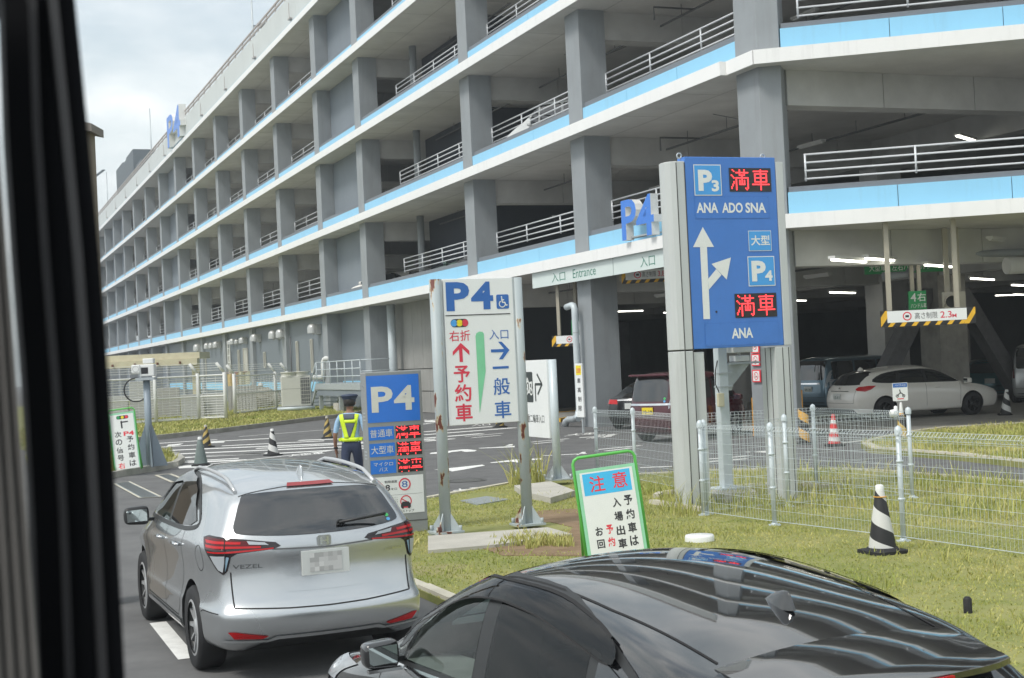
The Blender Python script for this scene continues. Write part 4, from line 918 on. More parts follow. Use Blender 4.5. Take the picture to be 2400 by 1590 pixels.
# A-frame boards
m_fgreen = mat('frame_green_tube', (0.11, 0.50, 0.09), .35, coat=.4); m_fmint = mat('frame_mint_panel', (0.30, 0.66, 0.42), .5); m_cyan = mat('print_cyan', (0.06, 0.50, 0.86), .45)
def aframe(loc, rz, tilt, w, h, label, faces, cap):
    o = thing('a_frame_sign', label, 'a-frame sign', loc, rz, 'green framed a-frame boards'); o.rotation_euler = (0, tilt, rz)
    f = MB(); r = .06; pts = [(-w / 2, -.12, 0), (-w / 2, 0, h - r), (-w / 2 + .02, 0, h - .02), (-w / 2 + r, 0, h), (w / 2 - r, 0, h), (w / 2 - .02, 0, h - .02), (w / 2, 0, h - r), (w / 2, -.12, 0)]
    f.tube(pts, .017, 10); f.build('front_frame', m_fgreen, o)
    f = MB(); f.tube([(-w / 2 + .03, .0, h - .25), (-w / 2 + .03, .35, 0)], .014, 8); f.tube([(w / 2 - .03, .0, h - .25), (w / 2 - .03, .35, 0)], .014, 8); f.tube([(-w / 2 + .03, .3, .15), (w / 2 - .03, .3, .15)], .012, 8); f.build('rear_legs', m_fgreen, o)
    Y = lambda z: -.12 * (1 - z / h)
    q = MB(); zt = h - cap; zb = .06
    q.v = [(-w / 2 + .015, Y(zb) - .012, zb), (w / 2 - .015, Y(zb) - .012, zb), (w / 2 - .015, Y(zt) - .012, zt), (-w / 2 + .015, Y(zt) - .012, zt), (-w / 2 + .015, Y(zb) + .008, zb), (w / 2 - .015, Y(zb) + .008, zb), (w / 2 - .015, Y(zt) + .008, zt), (-w / 2 + .015, Y(zt) + .008, zt)]
    q.f = [(0, 1, 2, 3), (7, 6, 5, 4), (4, 5, 1, 0), (3, 2, 6, 7), (5, 6, 2, 1), (0, 3, 7, 4)]; q.m = [0] * 6; q.sm = [False] * 6; q.build('board', m_fmint, o)
    g = MB(); faces(g)
    off = .016; g.v = [(v[0], Y(v[2]) - off + v[1], v[2]) for v in g.v]; g.build('printed_sheet', [m_swhite, m_cyan, m_red, m_txt, m_green, m_yellow_p], o)
    return o
def f1(g):
    w, h = .62, 1.13; zt = 1.00
    flat(g, [(-.28, .07), (.28, .07), (.28, zt), (-.28, zt)], 0, 0); flat(g, [(-.255, .76), (.25, .76), (.25, .985), (-.255, .985)], -.001, 1)
    add_text(g, '注', -.19, -.03, .79, .955, -.002, 2, .012); add_text(g, '意', .055, .21, .80, .965, -.002, 2, .012)
    for ch, z in (('予', .61), ('約', .465), ('車', .325), ('は', .19)): add_text(g, ch, .145, .235, z, z + .105, -.001, 3, .03)
    for ch, z in (('入', .605), ('場', .46), ('出', .315), ('車', .18)): add_text(g, ch, .02, .11, z, z + .10, -.001, 3, .03)
    for ch, z in (('予', .345), ('約', .215)): add_text(g, ch, -.085, -.01, z, z + .095, -.001, 2, .03)
    for ch, z in (('お', .34), ('回', .21)): add_text(g, ch, -.2, -.12, z, z + .09, -.001, 3, .03)
aframe(G(1447, 1324, .07), R(7), R(-4.8), .66, 1.16, 'leaning green framed board with a blue caution heading, behind the black car', f1, .13)
def f2(g):
    h = 1.36; flat(g, [(-.26, .05), (.26, .05), (.26, 1.3), (-.26, 1.3)], 0, 0)
    flat(g, rrect(-.12, .15, 1.19, 1.27, .035), -.001, 3)
    for k, mi in enumerate((4, 5, 2)): disc(g, -.075 + .09 * k, 1.23, .035, -.002, mi, 14)
    stroke(g, [(-.02, .98), (-.02, 1.15)], .035, -.001, 3); stroke(g, [(-.04, 1.12), (.13, 1.12)], .03, -.001, 3)
    add_text(g, 'P4', .0, .235, .80, .90, -.001, 2, .03)
    for ch, z in (('予', .645), ('約', .465), ('車', .28), ('は', .10)): add_text(g, ch, .055, .205, z, z + .135, -.001, 3, .02)
    for ch, z, mi in (('次', .78, 3), ('の', .605, 3), ('信', .42, 3), ('号', .245, 3), ('右', .065, 2)): add_text(g, ch, -.2, -.05, z, z + .135, -.001, mi, .02)
aframe(G(302, 1103, .12), R(8), R(-5), .60, 1.42, 'green framed board with a small traffic light print beside the camera pole', f2, .08)
# ------------------------------------------------------------------ welded mesh fences
def fence_run(pts, h, label, group=None, post_r=.03, wire=.0017, gapx=.055, rows=9, z=.07, skip=()):
    o = thing('mesh_fence', label, 'fence', (pts[0][0], pts[0][1], z), 0, group); B = Vector((pts[0][0], pts[0][1], 0))
    P = [Vector((p[0], p[1], 0)) - B for p in pts]
    pm = MB(); pm.tube([(0, 0, 0), (0, 0, h)], post_r, 12); pm.lathe([(post_r * 1.45, h - .05), (post_r * 1.45, h), (post_r * 1.1, h + .03), (.004, h + .05)], 12)
    for zz in (.02, h * .38, h * .72): pm.lathe([(post_r * 1.02, zz - .015), (post_r * 1.35, zz - .012), (post_r * 1.35, zz + .012), (post_r * 1.02, zz + .015)], 12)
    pm.box(-.07, .07, -.05, .05, 0, .015); first = None
    for p in P:
        if first is None: first = pm.build('post', m_galvp, o, p)
        else: q = bpy.data.objects.new('post', first.data); C.objects.link(q); q.parent = o; q.location = p
    for k in range(len(P) - 1):
        if k in skip: continue
        a, b = P[k], P[k + 1]; d = (b - a); ln = d.length; d.normalize(); n = Vector((-d.y, d.x, 0)); m = MB(); off = n * (-post_r * 1.1)
        def bar(p, q, r=wire):
            m.tube([p, q], r, 3, cap=False)
        j = 1; nn = int(ln / gapx)
        for j in range(1, nn):
            p = a + d * (ln * j / nn) + off; bar(p + Vector((0, 0, .05)), p + Vector((0, 0, h - .10)), wire)
            bar(p + Vector((0, 0, h - .10)), p - n * .045 + Vector((0, 0, h - .055)), wire * 1.2); bar(p - n * .045 + Vector((0, 0, h - .055)), p + Vector((0, 0, h - .01)), wire * 1.2); bar(p + Vector((0, 0, h - .01)), p + n * .0 + Vector((0, 0, h - .10)), wire * 1.2)
        for j in range(rows):
            zz = .06 + (h - .18) * j / (rows - 1); bar(a + off + Vector((0, 0, zz)), b + off + Vector((0, 0, zz)), wire * 1.25)
        for e, zz in ((0, h - .01), (-.045, h - .055), (0, h - .1), (.03, .05)): bar(a + off + n * e + Vector((0, 0, zz)), b + off + n * e + Vector((0, 0, zz)), wire * 1.7)
        p_ = m.build('wire_panel', m_galvp, o)
    return o
fA = fence_run([(2.44, 18.75), (3.12, 17.35), (4.18, 15.45), (5.08, 13.55), (6.0, 11.6)], 1.22, 'nearest run of welded mesh fence, passing behind the striped cone')
fB = fence_run([(1.43, 25.4), (2.0, 24.1), (2.62, 21.9), (4.66, 22.1), (5.47, 19.65), (3.67, 19.3), (2.50, 18.84)], 1.22, 'mesh fence enclosure round the back of the tall blue sign', gapx=.06)

# ------------------------------------------------------------------ cones
def stripe_mat(name, ca, cb, turns, pitch, duty=.5, dirt=.1):
    m = bpy.data.materials.new(name); m.use_nodes = True; t = m.node_tree; b = t.nodes['Principled BSDF']; b.inputs['Roughness'].default_value = .55
    tc = t.nodes.new('ShaderNodeTexCoord'); sx = t.nodes.new('ShaderNodeSeparateXYZ'); t.links.new(tc.outputs['Object'], sx.inputs[0])
    at = t.nodes.new('ShaderNodeMath'); at.operation = 'ARCTAN2'; t.links.new(sx.outputs[1], at.inputs[0]); t.links.new(sx.outputs[0], at.inputs[1])
    m1 = t.nodes.new('ShaderNodeMath'); m1.operation = 'MULTIPLY'; m1.inputs[1].default_value = turns / (2 * math.pi); t.links.new(at.outputs[0], m1.inputs[0])
    m2 = t.nodes.new('ShaderNodeMath'); m2.operation = 'MULTIPLY_ADD'; m2.inputs[1].default_value = pitch; t.links.new(sx.outputs[2], m2.inputs[0]); t.links.new(m1.outputs[0], m2.inputs[2])
    fr = t.nodes.new('ShaderNodeMath'); fr.operation = 'FRACT'; t.links.new(m2.outputs[0], fr.inputs[0])
    gt = t.nodes.new('ShaderNodeMath'); gt.operation = 'GREATER_THAN'; gt.inputs[1].default_value = duty; t.links.new(fr.outputs[0], gt.inputs[0])
    mx = t.nodes.new('ShaderNodeMixRGB'); mx.inputs[1].default_value = (*ca, 1); mx.inputs[2].default_value = (*cb, 1); t.links.new(gt.outputs[0], mx.inputs[0])
    no = t.nodes.new('ShaderNodeTexNoise'); no.inputs['Scale'].default_value = 14; t.links.new(tc.outputs['Object'], no.inputs[0])
    m3 = t.nodes.new('ShaderNodeMixRGB'); m3.blend_type = 'MULTIPLY'; m3.inputs[0].default_value = .5; t.links.new(mx.outputs[0], m3.inputs[1]); t.links.new(no.outputs[0], m3.inputs[2])
    mm = t.nodes.new('ShaderNodeMixRGB'); mm.inputs[0].default_value = .75; t.links.new(m3.outputs[0], mm.inputs[1]); t.links.new(mx.outputs[0], mm.inputs[2])
    t.links.new(mm.outputs[0], b.inputs['Base Color']); return m
m_bw = stripe_mat('black_white_stripes', (.66, .66, .64), (.02, .02, .022), 1, 3.1); m_yb = stripe_mat('yellow_black_stripes', (.46, .33, .09), (.025, .024, .022), 2, -4.2); m_rw = stripe_mat('red_white_bands', (.70, .05, .05), (.75, .74, .72), .12, 5.2, .58)
m_gc = mat('cone_reflected_grey', (0.16, 0.20, 0.19), .6, var=.15)  # teal grey of the window reflection is put into the cone colour
def cone(P, m, label, h=.68, tilt=(0, 0), rz=0, rb=.15, cap=m_white, base=True):
    o = thing('traffic_cone', label, 'traffic cone', P, rz, 'traffic cones'); o.rotation_euler = (tilt[0], tilt[1], rz)
    MB().lathe([(rb, .03), (rb * .94, .1), (rb * .33, h - .06), (rb * .30, h - .05)], 28).build('cone_body', m, o)
    MB().lathe([(rb * .31, h - .055), (rb * .29, h), (rb * .2, h + .01), (0.001, h + .01)], 20).build('tip', cap, o)
    if base:
        b = MB(); b.prism(rrect(-.2, .2, -.2, .2, .05), 0, .035); b.lathe([(rb * 1.25, .035), (rb * 1.1, .06), (rb, .062)], 20); b.build('foot', m_rubber, o)
    return o
c = cone(G(2069, 1296, .07), m_bw, 'striped black and white cone tied to the near mesh fence', .70, rb=.145, rz=R(200)); 
g = MB()
for k in range(24):
    a, b = 2 * math.pi * k / 24, 2 * math.pi * (k + 1) / 24; r = .063
    g.tube([(r * math.cos(a), r * math.sin(a), .585), (r * math.cos(b), r * math.sin(b), .585)], .006, 5, cap=False)
g.build('cord', m_org, c)
cone(G(640, 1068), m_bw, 'black and white cone alone on the hatched road, above the silver car', .70, rz=R(40))
cone(G(768, 1028), m_yb, 'yellow and black cone just left of the guard', .70, rz=R(10), cap=m_concw)
cone(G(484, 1049), m_yb, 'yellow and black cone on the hatched road, farther of the pair at left', .68, rz=R(70), cap=m_concw)
cone(G(471, 1092), m_gc, 'cone greyed by a window reflection, right behind the silver car roof', .70, rb=.17)
cone(G(1172, 1002), m_yb, 'yellow and black cone mostly hidden by the lower edge of the white P4 board', .70, rz=R(30))
cone(G(1956, 1046), m_rw, 'red and white cone standing beyond the mesh fence', .70, rb=.14, cap=m_red)
cone(G(2357, 975), m_bw, 'leaning black and white cone at the nose of the white wagon', .74, tilt=(R(4), R(-6)), rz=R(80), rb=.16)
cone(G(1891, 956), m_white, 'small white cone behind the blue grey minivan bumper', .45, rb=.12)
# bike entrance marker: striped drum, white funnel and small board on a stick
P = G(2116, 1038); o = thing('bike_entrance_marker', 'small bike entrance board on a striped marker post by the fence', 'marker post', P, R(8))
MB().lathe([(.16, 0), (.16, .05), (.10, .08), (.09, .55), (.05, .62)], 20).build('striped_post', stripe_mat('amber_black_chevrons', (.50, .36, .10), (.03, .03, .03), 1, 2.0), o)
MB().lathe([(.06, .55), (.035, .78), (.03, .80)], 16).build('funnel', m_org, o); MB().lathe([(.05, .66), (.03, .86), (.02, .9)], 16).build('collar', m_white, o)
MB().tube([(0, 0, .85), (0, 0, 1.05)], .012, 8).build('stick', m_galv, o)
MB().box(-.18, .17, -.012, .0, .93, 1.33).build('board', m_board, o)
g = MB(); g.face([(-.17, -.014, 1.23), (.16, -.014, 1.23), (.16, -.014, 1.32), (-.17, -.014, 1.32)], 0); add_text(g, 'バイク入口', -.13, .12, 1.25, 1.30, -.016, 1, .01)
disc(g, -.08, 1.04, .035, -.014, 2, 14, .02); disc(g, .07, 1.04, .035, -.014, 2, 14, .02); stroke(g, [(-.08, 1.04), (-.02, 1.1), (.03, 1.1), (.07, 1.04)], .02, -.015, 2); stroke(g, [(.0, 1.1), (-.02, 1.18)], .025, -.015, 2)
g.face([(-.08, -.014, .965), (.07, -.014, .965), (.07, -.014, .985), (-.08, -.014, .985)], 3); g.build('lettering', [m_pblue, m_swhite, m_txt, m_red], o)
gl = MB(); gl.lathe([(.001, -.05), (.06, -.03), (.07, .02), (.05, .06), (.001, .07)], 10); gl.lathe([(.03, .05), (.025, .11), (.001, .12)], 8, c=(.03, 0, 0)); q = tag(gl.build('work_glove', m_white, loc=(5.35, 19.95, 1.23)), 'white work glove stuck on the top wire of the fence', 'glove')
# orange corner guards and striped bollards at the pillars
def guard_post(P, h, label):
    m = MB(); m.box(-.045, .045, -.045, .045, 0, h); m.lathe([(.07, 0), (.07, .03), (.05, .035)], 10); tag(m.build('guard_post', m_org, loc=P, rz=AL), label, 'guard post', 'orange guard posts at the garage pillars')
guard_post(G(1405, 1000), 1.08, 'orange guard post at the pillar beside the downpipe'); guard_post(G(1771, 1022), .98, 'orange guard post left of the corner pillar'); guard_post(G(1879, 998), 1.0, 'orange guard post right of the corner pillar')
P = G(1886, 1042); o = thing('striped_bollard', 'orange and black striped bollard behind the mesh fence', 'bollard', P, 0); MB().lathe([(.12, 0), (.12, .8), (.1, .83), (.001, .84)], 20).build('body', stripe_mat('orange_black_stripes', (.66, .36, .05), (.03, .03, .03), 1, 2.4), o); MB().lathe([(.17, 0), (.17, .04), (.12, .05)], 20).build('foot', m_rubber, o)

# ------------------------------------------------------------------ downpipe, vertical limit sign, machine at the entrance
P = W(-.28, 40.75)
o = thing('downpipe', 'pale grey downpipe with elbow at top, clamped to the entrance pillar', 'downpipe', (P.x, P.y, 0), FR)
m = MB(); m.tube([(.35, -.1, .02), (.33, -.1, .10), (.0 + .25, -.1, .22), (.12, -.1, .27), (.02, -.08, .32), (0, -.02, .42), (0, 0, .6), (0, 0, 3.55), (.0, .0, 3.75), (-.08, 0, 3.86), (-.22, 0, 3.88), (-.62, 0, 3.84)][3:], .105, 16)
m.build('pipe', m_galvp, o); m = MB(); m.tube([(.0, -.02, .5), (-.05, -.05, .33), (-.2, -.1, .26), (-.55, -.14, .24), (-.75, -.16, .16), (-.8, -.17, .02)], .11, 14); m.build('elbow', m_galv, o)
for zz in (1.9, 3.0): MB().lathe([(.107, zz - .02), (.118, zz), (.107, zz + .02)], 16).build('clamp', m_galv, o)
P = AT(1362, 1000, 41.2); o = thing('vertical_limit_sign', 'tall narrow white height limit sign with yellow top in front of the downpipe', 'warning sign', (P.x, P.y, 0), FR + R(8))
z1 = AT(1360, 852, 41.2).z; z0 = AT(1366, 978, 41.2).z; MB().box(-.19, .19, 0, .05, z0, z1).build('sign_board', m_board, o); MB().box(-.03, .03, .05, .1, 0, z1).build('post', m_galv, o)
g = MB(); g.face([(-.14, -.003, z1 - .34), (.14, -.003, z1 - .34), (.14, -.003, z1 - .06), (-.14, -.003, z1 - .06)], 0); add_text(g, '注意!', -.12, .12, z1 - .28, z1 - .13, -.005, 1, .01)
for k, ch in enumerate('車高制限'): add_text(g, ch, -.09, .09, z1 - .58 - .27 * k, z1 - .43 - .27 * k, -.005, 2, .01)
g.build('lettering', [m_yellow_p, m_red, m_txt], o)
P = G(1338, 944, .14); o = thing('ticket_machine', 'grey ticket machine with a raised barrier arm on the yellow island', 'ticket machine', P, R(-20))
MB().box(-.5, -.1, -.2, .2, 0, 1.15).build('cabinet', mat('machine_grey', (0.22, 0.23, 0.23), .5), o, bevel=.02); m = MB(); m.tube([(.12, 0, 0), (.12, 0, .95)], .05, 8); m.box(.0, .25, -.12, .12, .85, 1.2); m.build('post', m_galv, o)
m = MB(); m.tube([(.12, 0, 1.15), (-.25, 0, 1.6)], .02, 5); m.tube([(.12, 0, 1.15), (.4, 0, 1.6)], .02, 5); m.build('arm', m_black, o); MB().box(-.75, -.4, -.03, .03, .93, 1.0).build('arm_tip', m_yel, o)
# red no-parking and no-smoking plates on the corner pillar
o = thing('prohibition_plates', 'red edged prohibition plates stacked on the left face of the corner pillar', 'warning plates', W(-.03, 30.5), FR)
for k, (ya, yb) in enumerate(((795, 828), (830, 858), (867, 896))):
    za = FPn(1772, yb, -.03)[1]; zb_ = FPn(1772, ya, -.03)[1]; MB().box(-.14, .24, -.02, .0, za, zb_).build('plate', m_red, o)
    g = MB(); g.face([(-.1, -.023, za + .03), (.2, -.023, za + .03), (.2, -.023, zb_ - .03), (-.1, -.023, zb_ - .03)], 0); disc(g, .05, (za + zb_) / 2, .1, -.025, 1, 20, .08); stroke(g, [(-.02, (za + zb_) / 2 + .07), (.12, (za + zb_) / 2 - .07)], .015, -.026, 1); stroke(g, [(0, (za + zb_) / 2 - .03), (.1, (za + zb_) / 2 - .01)], .02, -.0255, 2); g.build('pictogram', [m_swhite, m_red, m_txt], o)
# camera pole inside the fence
P = G(1703, 1146, .2); o = thing('camera_pole', 'square grey pole with a camera bracket, seen below the blue sign board', 'camera pole', P, AL)
m = MB(); m.box(-.075, .075, -.075, .075, 0, 3.1); m.box(-.2, .2, -.2, .2, 0, .03); m.build('pole', m_galvp, o, bevel=.008)
m = MB(); m.box(.08, .14, -.06, .06, 1.45, 1.85); m.box(.1, .62, -.1, .1, 1.83, 1.86); m.face([(.14, 0, 1.47), (.5, 0, 1.83), (.14, 0, 1.83)]); m.face([(.14, .004, 1.47), (.14, .004, 1.83), (.5, .004, 1.83)]); m.build('bracket', m_galv, o)
m = MB(); m.box(.2, .45, -.09, .09, 1.87, 1.96); m.box(.16, .5, -.11, .11, 2.0, 2.14); m.tube([(.32, 0, 1.96), (.32, 0, 2.0)], .03, 8); m.build('camera', m_white, o, bevel=.01)
m = MB(); m.box(-.13, -.03, -.12, -.06, 1.22, 1.42); m.build('socket_cover', mat('cream_plastic', (0.62, 0.58, 0.42), .5), o, bevel=.01)
for zz in (1.5, 1.7): MB().box(-.082, .15, -.083, .083, zz, zz + .02).build('band', m_galv, o)
m = MB(); m.tube([(-.07, -.05, 1.42), (-.13, -.05, 1.55), (-.12, -.05, 1.75), (-.08, -.05, 1.9)], .008, 6); m.build('cable', m_black, o)
# left camera pole
P = G(352, 1094, .12); o = thing('camera_pole', 'blue grey camera pole with flared foot and boxy camera at the far left', 'camera pole', P, R(4))
m = MB(); m.tube([(0, 0, 0), (0, 0, 2.05)], .08, 14); m.build('pole', mat('pole_blue_grey', (0.26, 0.31, 0.36), .5, .1), o)
m = MB()
for k in range(4):
    a = R(20 + 90 * k); c_, n_ = math.cos(a), math.sin(a); m.face([(c_ * .08, n_ * .08, 0), (c_ * .42, n_ * .42, 0), (c_ * .08, n_ * .08, 1.0)]); m.face([(c_ * .08 - n_ * .012, n_ * .08 + c_ * .012, 1.0), (c_ * .42 - n_ * .012, n_ * .42 + c_ * .012, 0), (c_ * .08 - n_ * .012, n_ * .08 + c_ * .012, 0)])
m.build('foot_fin', MATS['pole_blue_grey'], o)
MB().box(-.22, .22, -.2, .2, 2.05, 2.11).build('top_plate', m_galv, o); m = MB(); m.box(-.12, .22, -.18, .15, 2.14, 2.42); m.box(-.3, -.1, -.22, -.02, 2.22, 2.42); m.box(-.05, .2, -.12, .12, 2.44, 2.56); m.build('camera', m_white, o, bevel=.02)
m = MB(); m.lathe([(.07, -.225), (.05, -.20)], 12, 0, (-.2, 0, 2.32), 'y'); m.box(-.08, .08, -.185, -.18, 2.2, 2.35); m.build('lens', m_black, o)
m = MB(); m.tube([(-.1 + .28 * math.cos(a) - .15, 0, 1.83 + .28 * math.sin(a)) for a in [R(60 + 16 * k) for k in range(17)]], .018, 6); m.build('cable', m_black, o)

# ------------------------------------------------------------------ yard behind the verge
def at_ground(x, Y, z=0.0):
    r = ray(x, 860); k = Y / r.y; return Vector((r.x * k, Y, z))
m_fw = mat('fence_white', (0.70, 0.71, 0.69), .5, var=.03); m_shed = mat('grey_site_board', (0.40, 0.405, 0.40), .7, var=.05); m_block = mat('block_wall', (0.36, 0.355, 0.34), .85, var=.12, scale=1.5)
fp = [G(x, y, .12) for x, y in ((248, 1000), (366, 992), (467, 985), (530, 982))]; fp2 = [G(x, y, .12) for x, y in ((552, 972), (648, 961), (676, 957))]
def yard_fence(pts, label, hs):
    o = thing('yard_fence', label, 'fence', (pts[0].x, pts[0].y, .12), 0, 'white wire fences of the yard'); B = Vector((pts[0].x, pts[0].y, .12)); h = hs
    for k, p in enumerate(pts):
        q = MB(); q.tube([p - B, p - B + Vector((0, 0, h))], .085, 8); q.tube([p - B + Vector((0, 0, h)), p - B + Vector((-.32, -.12, h + .45))], .07, 8); q.build('post', m_fw, o)
    for a, b in zip(pts[:-1], pts[1:]):
        a, b = a - B, b - B
        for zz in (.08, h * .5, h - .12): MB().tube([a + Vector((0, 0, zz)), b + Vector((0, 0, zz))], .045, 5).build('rail', m_fw, o)
        m = MB(); n = 17
        for j in range(n): zz = .15 + (h - .3) * j / (n - 1); m.tube([a + Vector((0, 0, zz)), b + Vector((0, 0, zz))], .017, 3, cap=False)
        for j in range(4): q = Vector((-.08 * (j + 1), -.03 * (j + 1), h + .11 * (j + 1))); m.tube([a + q, b + q], .012, 3, cap=False)
        kk_ = int((b - a).length / .35)
        for j in range(1, kk_): p = a.lerp(b, j / kk_); m.tube([p + Vector((0, 0, .1)), p + Vector((0, 0, h - .1))], .009, 3, cap=False)
        m.build('wire_panel', m_fw, o)
    return o
yard_fence(fp, 'white wire fence with slanted top behind the green verge, left run', 2.15); yard_fence(fp2, 'shorter white wire fence run ending beside the air conditioner', 2.05)
def yard_box(x0, x1, Y, z0, z1, d, m, name, label, cat, group=None, parts=None):
    A, B = at_ground(x0, Y), at_ground(x1, Y); o = thing(name, label, cat, ((A.x + B.x) / 2, Y, .12), 0, group); w = (B.x - A.x) / 2
    MB().box(-w, w, 0, d, z0, z1).build('body', m, o, bevel=.02); return o, w
yard_box(420, 474, 68.6, 0, 1.15, .1, m_shed, 'site_board', 'grey boarding panel behind the white fence, left of the corner post', 'boarding'); yard_box(475, 528, 68.9, 0, 1.15, .1, m_shed, 'site_board', 'grey boarding panel behind the white fence corner', 'boarding')
yard_box(300, 360, 69.6, 0, 1.9, .1, m_shed, 'site_board', 'tall grey boarding behind the fence beside the camera pole', 'boarding'); yard_box(365, 418, 72, 0, 1.5, .1, m_block, 'site_board', 'dark grey boarding behind the fence between camera pole and pale panel', 'boarding')
yard_box(245, 296, 68.8, 0, 1.2, .2, m_shed, 'storage_box', 'pale grey cabinet behind the fence by the bus window edge', 'cabinet')
A, B = at_ground(531, 77), at_ground(597, 77); o = thing('block_wall', 'grey concrete block wall behind the middle of the white fence', 'wall', ((A.x + B.x) / 2, 77, .12)); w = (B.x - A.x) / 2; nb = 8
for r_ in range(6):
    for k in range(nb):
        x = -w + 2 * w * k / nb; MB().box(x + .01, x + 2 * w / nb - .01, 0, .15, r_ * .23 + .004, r_ * .23 + .225).build('block', m_block, o)
# covered scooter
A = at_ground(615, 78.5); o = thing('covered_scooter', 'scooter under a loose beige cover behind the white fence', 'scooter', (A.x, A.y, .12)); m_cov = mat('cover_fabric_beige', (0.33, 0.32, 0.27), .8, var=.2, scale=3)
bm = bmesh.new(); bmesh.ops.create_icosphere(bm, subdivisions=3, radius=1)
for v in bm.verts:
    f = 1 + .22 * mn.noise(v.co * 2.3); v.co = Vector((v.co.x * .85 * f, v.co.y * .35 * f, .62 + v.co.z * .62 * f)); v.co.x += .15 * math.sin(v.co.z * 4)
    if v.co.z < .12: v.co.z = .12
me = bpy.data.meshes.new('cover'); bm.to_mesh(me); bm.free(); me.materials.append(m_cov); q = bpy.data.objects.new('cover', me); C.objects.link(q); q.parent = o
for xx in (-.55, .55):
    for p in (MB().lathe([(.24, -.05), (.27, 0), (.24, .05)], 18, 0, (xx, 0, .26), 'y').build('tyre', m_rubber, o),): pass
m = MB(); m.lathe([(.001, 0), (.14, .05), (.15, .16), (.08, .26), (.001, .28)], 12, c=(-.15, 0, 1.2)); m.build('helmet', m_white, o)
# air conditioner
A = at_ground(691, 72.5); o = thing('air_conditioner', 'large white outdoor air conditioner unit between fence and stair platform', 'air conditioner', (A.x, A.y, .35), R(12)); m_ac = mat('appliance_ivory', (0.62, 0.62, 0.57), .45, var=.03)
MB().box(-.75, .75, -.38, .38, 0, 1.55).build('casing', m_ac, o, bevel=.03); MB().lathe([(.42, 1.55), (.42, 1.72), (.46, 1.74), (.46, 1.78), (.38, 1.78)], 24, c=(-.3, 0, 0)).build('fan_ring', m_ac, o); MB().lathe([(.42, 1.55), (.42, 1.72), (.46, 1.74), (.46, 1.78), (.38, 1.78)], 24, c=(.32, 0, 0)).build('fan_ring', m_ac, o)
m = MB(); m.box(.22, .70, -.395, -.381, .12, 1.45, 0)
for k in range(7): m.box(.22, .72, -.41, -.40, .2 + k * .19, .22 + k * .19, 1)
for k in range(5): m.box(.25 + k * .11, .262 + k * .11, -.41, -.40, .12, 1.45, 1)
m.build('grille', [m_cond, m_ac], o); MB().box(-.72, .72, -.33, .33, -.23, -.001).build('plinth', m_conc, o); MB().box(-.752, .752, -.383, -.381, .9, .912).build('joint', m_cond, o)
MB().tube([(-1.0, -.5, -.1), (.9, -.5, -.1)], .09, 10).build('pipe', m_galvp, o)
# white pipes on the wall
o = thing('wall_pipes', 'thick white lagged pipes rising beside the stair platform', 'pipes', W(-.1, 75.2)); o.rotation_euler = (0, 0, FR)
m = MB(); m.tube([(-1.5, 0, 1.75), (.6, 0, 1.75), (.75, 0, 1.85), (.8, 0, 2.0), (.8, 0, 2.55), (.85, .05, 2.7), (1.0, .1, 2.75), (1.6, .2, 2.75)], .13, 12); m.tube([(.0, -.1, 1.05), (1.5, -.1, 1.05)], .14, 12); m.build('pipe', m_fw, o)
# stair platform along the wall
sL, sR = FPn(742, 950, -1.6)[0], FPn(846, 950, -1.6)[0]; PL = sL - sR; P0 = W(-1.6, sL); o = thing('stair_platform', 'grey steel landing with handrails against the wall by the guard', 'stair platform', (P0.x, P0.y, .12), FR)
MB().box(0, PL, 0, 1.5, 1.05, 1.35).build('deck', m_galv, o, bevel=.01); MB().box(.05, PL - .05, .05, .12, .75, 1.05).build('deck_beam', m_colw, o)
for xx in (.25, PL / 2, PL - .2): MB().box(xx - .09, xx + .09, .1, .28, 0, 1.05).build('leg', m_galv, o)
for xx in [.05 + (PL - .1) * k / 6 for k in range(7)]: MB().tube([(xx, .06, 1.35), (xx, .06, 2.42)], .026, 6).build('rail_post', m_galvp, o)
for zz in (2.42, 2.05, 1.7): MB().tube([(0, .06, zz), (PL, .06, zz)], .026, 6).build('handrail', m_galvp, o)
for zz in (2.42, 1.9): MB().tube([(PL - .05, .06, zz), (PL - .05, 1.45, zz)], .026, 6).build('handrail', m_galvp, o)
for sy in (0.0, 1.3):
    q = MB(); q.v = [(-1.5, sy, 0), (-1.25, sy, 0), (.0, sy, 1.1), (0, sy, 1.35), (-1.5, sy + .06, 0), (-1.25, sy + .06, 0), (.0, sy + .06, 1.1), (0, sy + .06, 1.35)]; q.f = [(0, 1, 2, 3), (7, 6, 5, 4), (0, 3, 7, 4), (1, 0, 4, 5), (2, 1, 5, 6), (3, 2, 6, 7)]; q.m = [0] * 6; q.sm = [False] * 6; recalc(q.build('stringer', m_galv, o))
for k in range(6): MB().box(-1.35 + .22 * k, -1.1 + .22 * k, .06, 1.3, .18 + .19 * k, .22 + .19 * k).build('step', m_galv, o)
for zz in (1.05, .55): MB().tube([(-1.45, .03, zz + .1), (0, .03, zz + 1.35)], .026, 6).build('handrail', m_galvp, o)
MB().tube([(-1.45, .03, 0), (-1.45, .03, 1.15)], .035, 6).build('rail_post', m_galvp, o)
MB().box(3.2, 4.1, .05, .5, 0, .4).build('footing', m_concw, o)
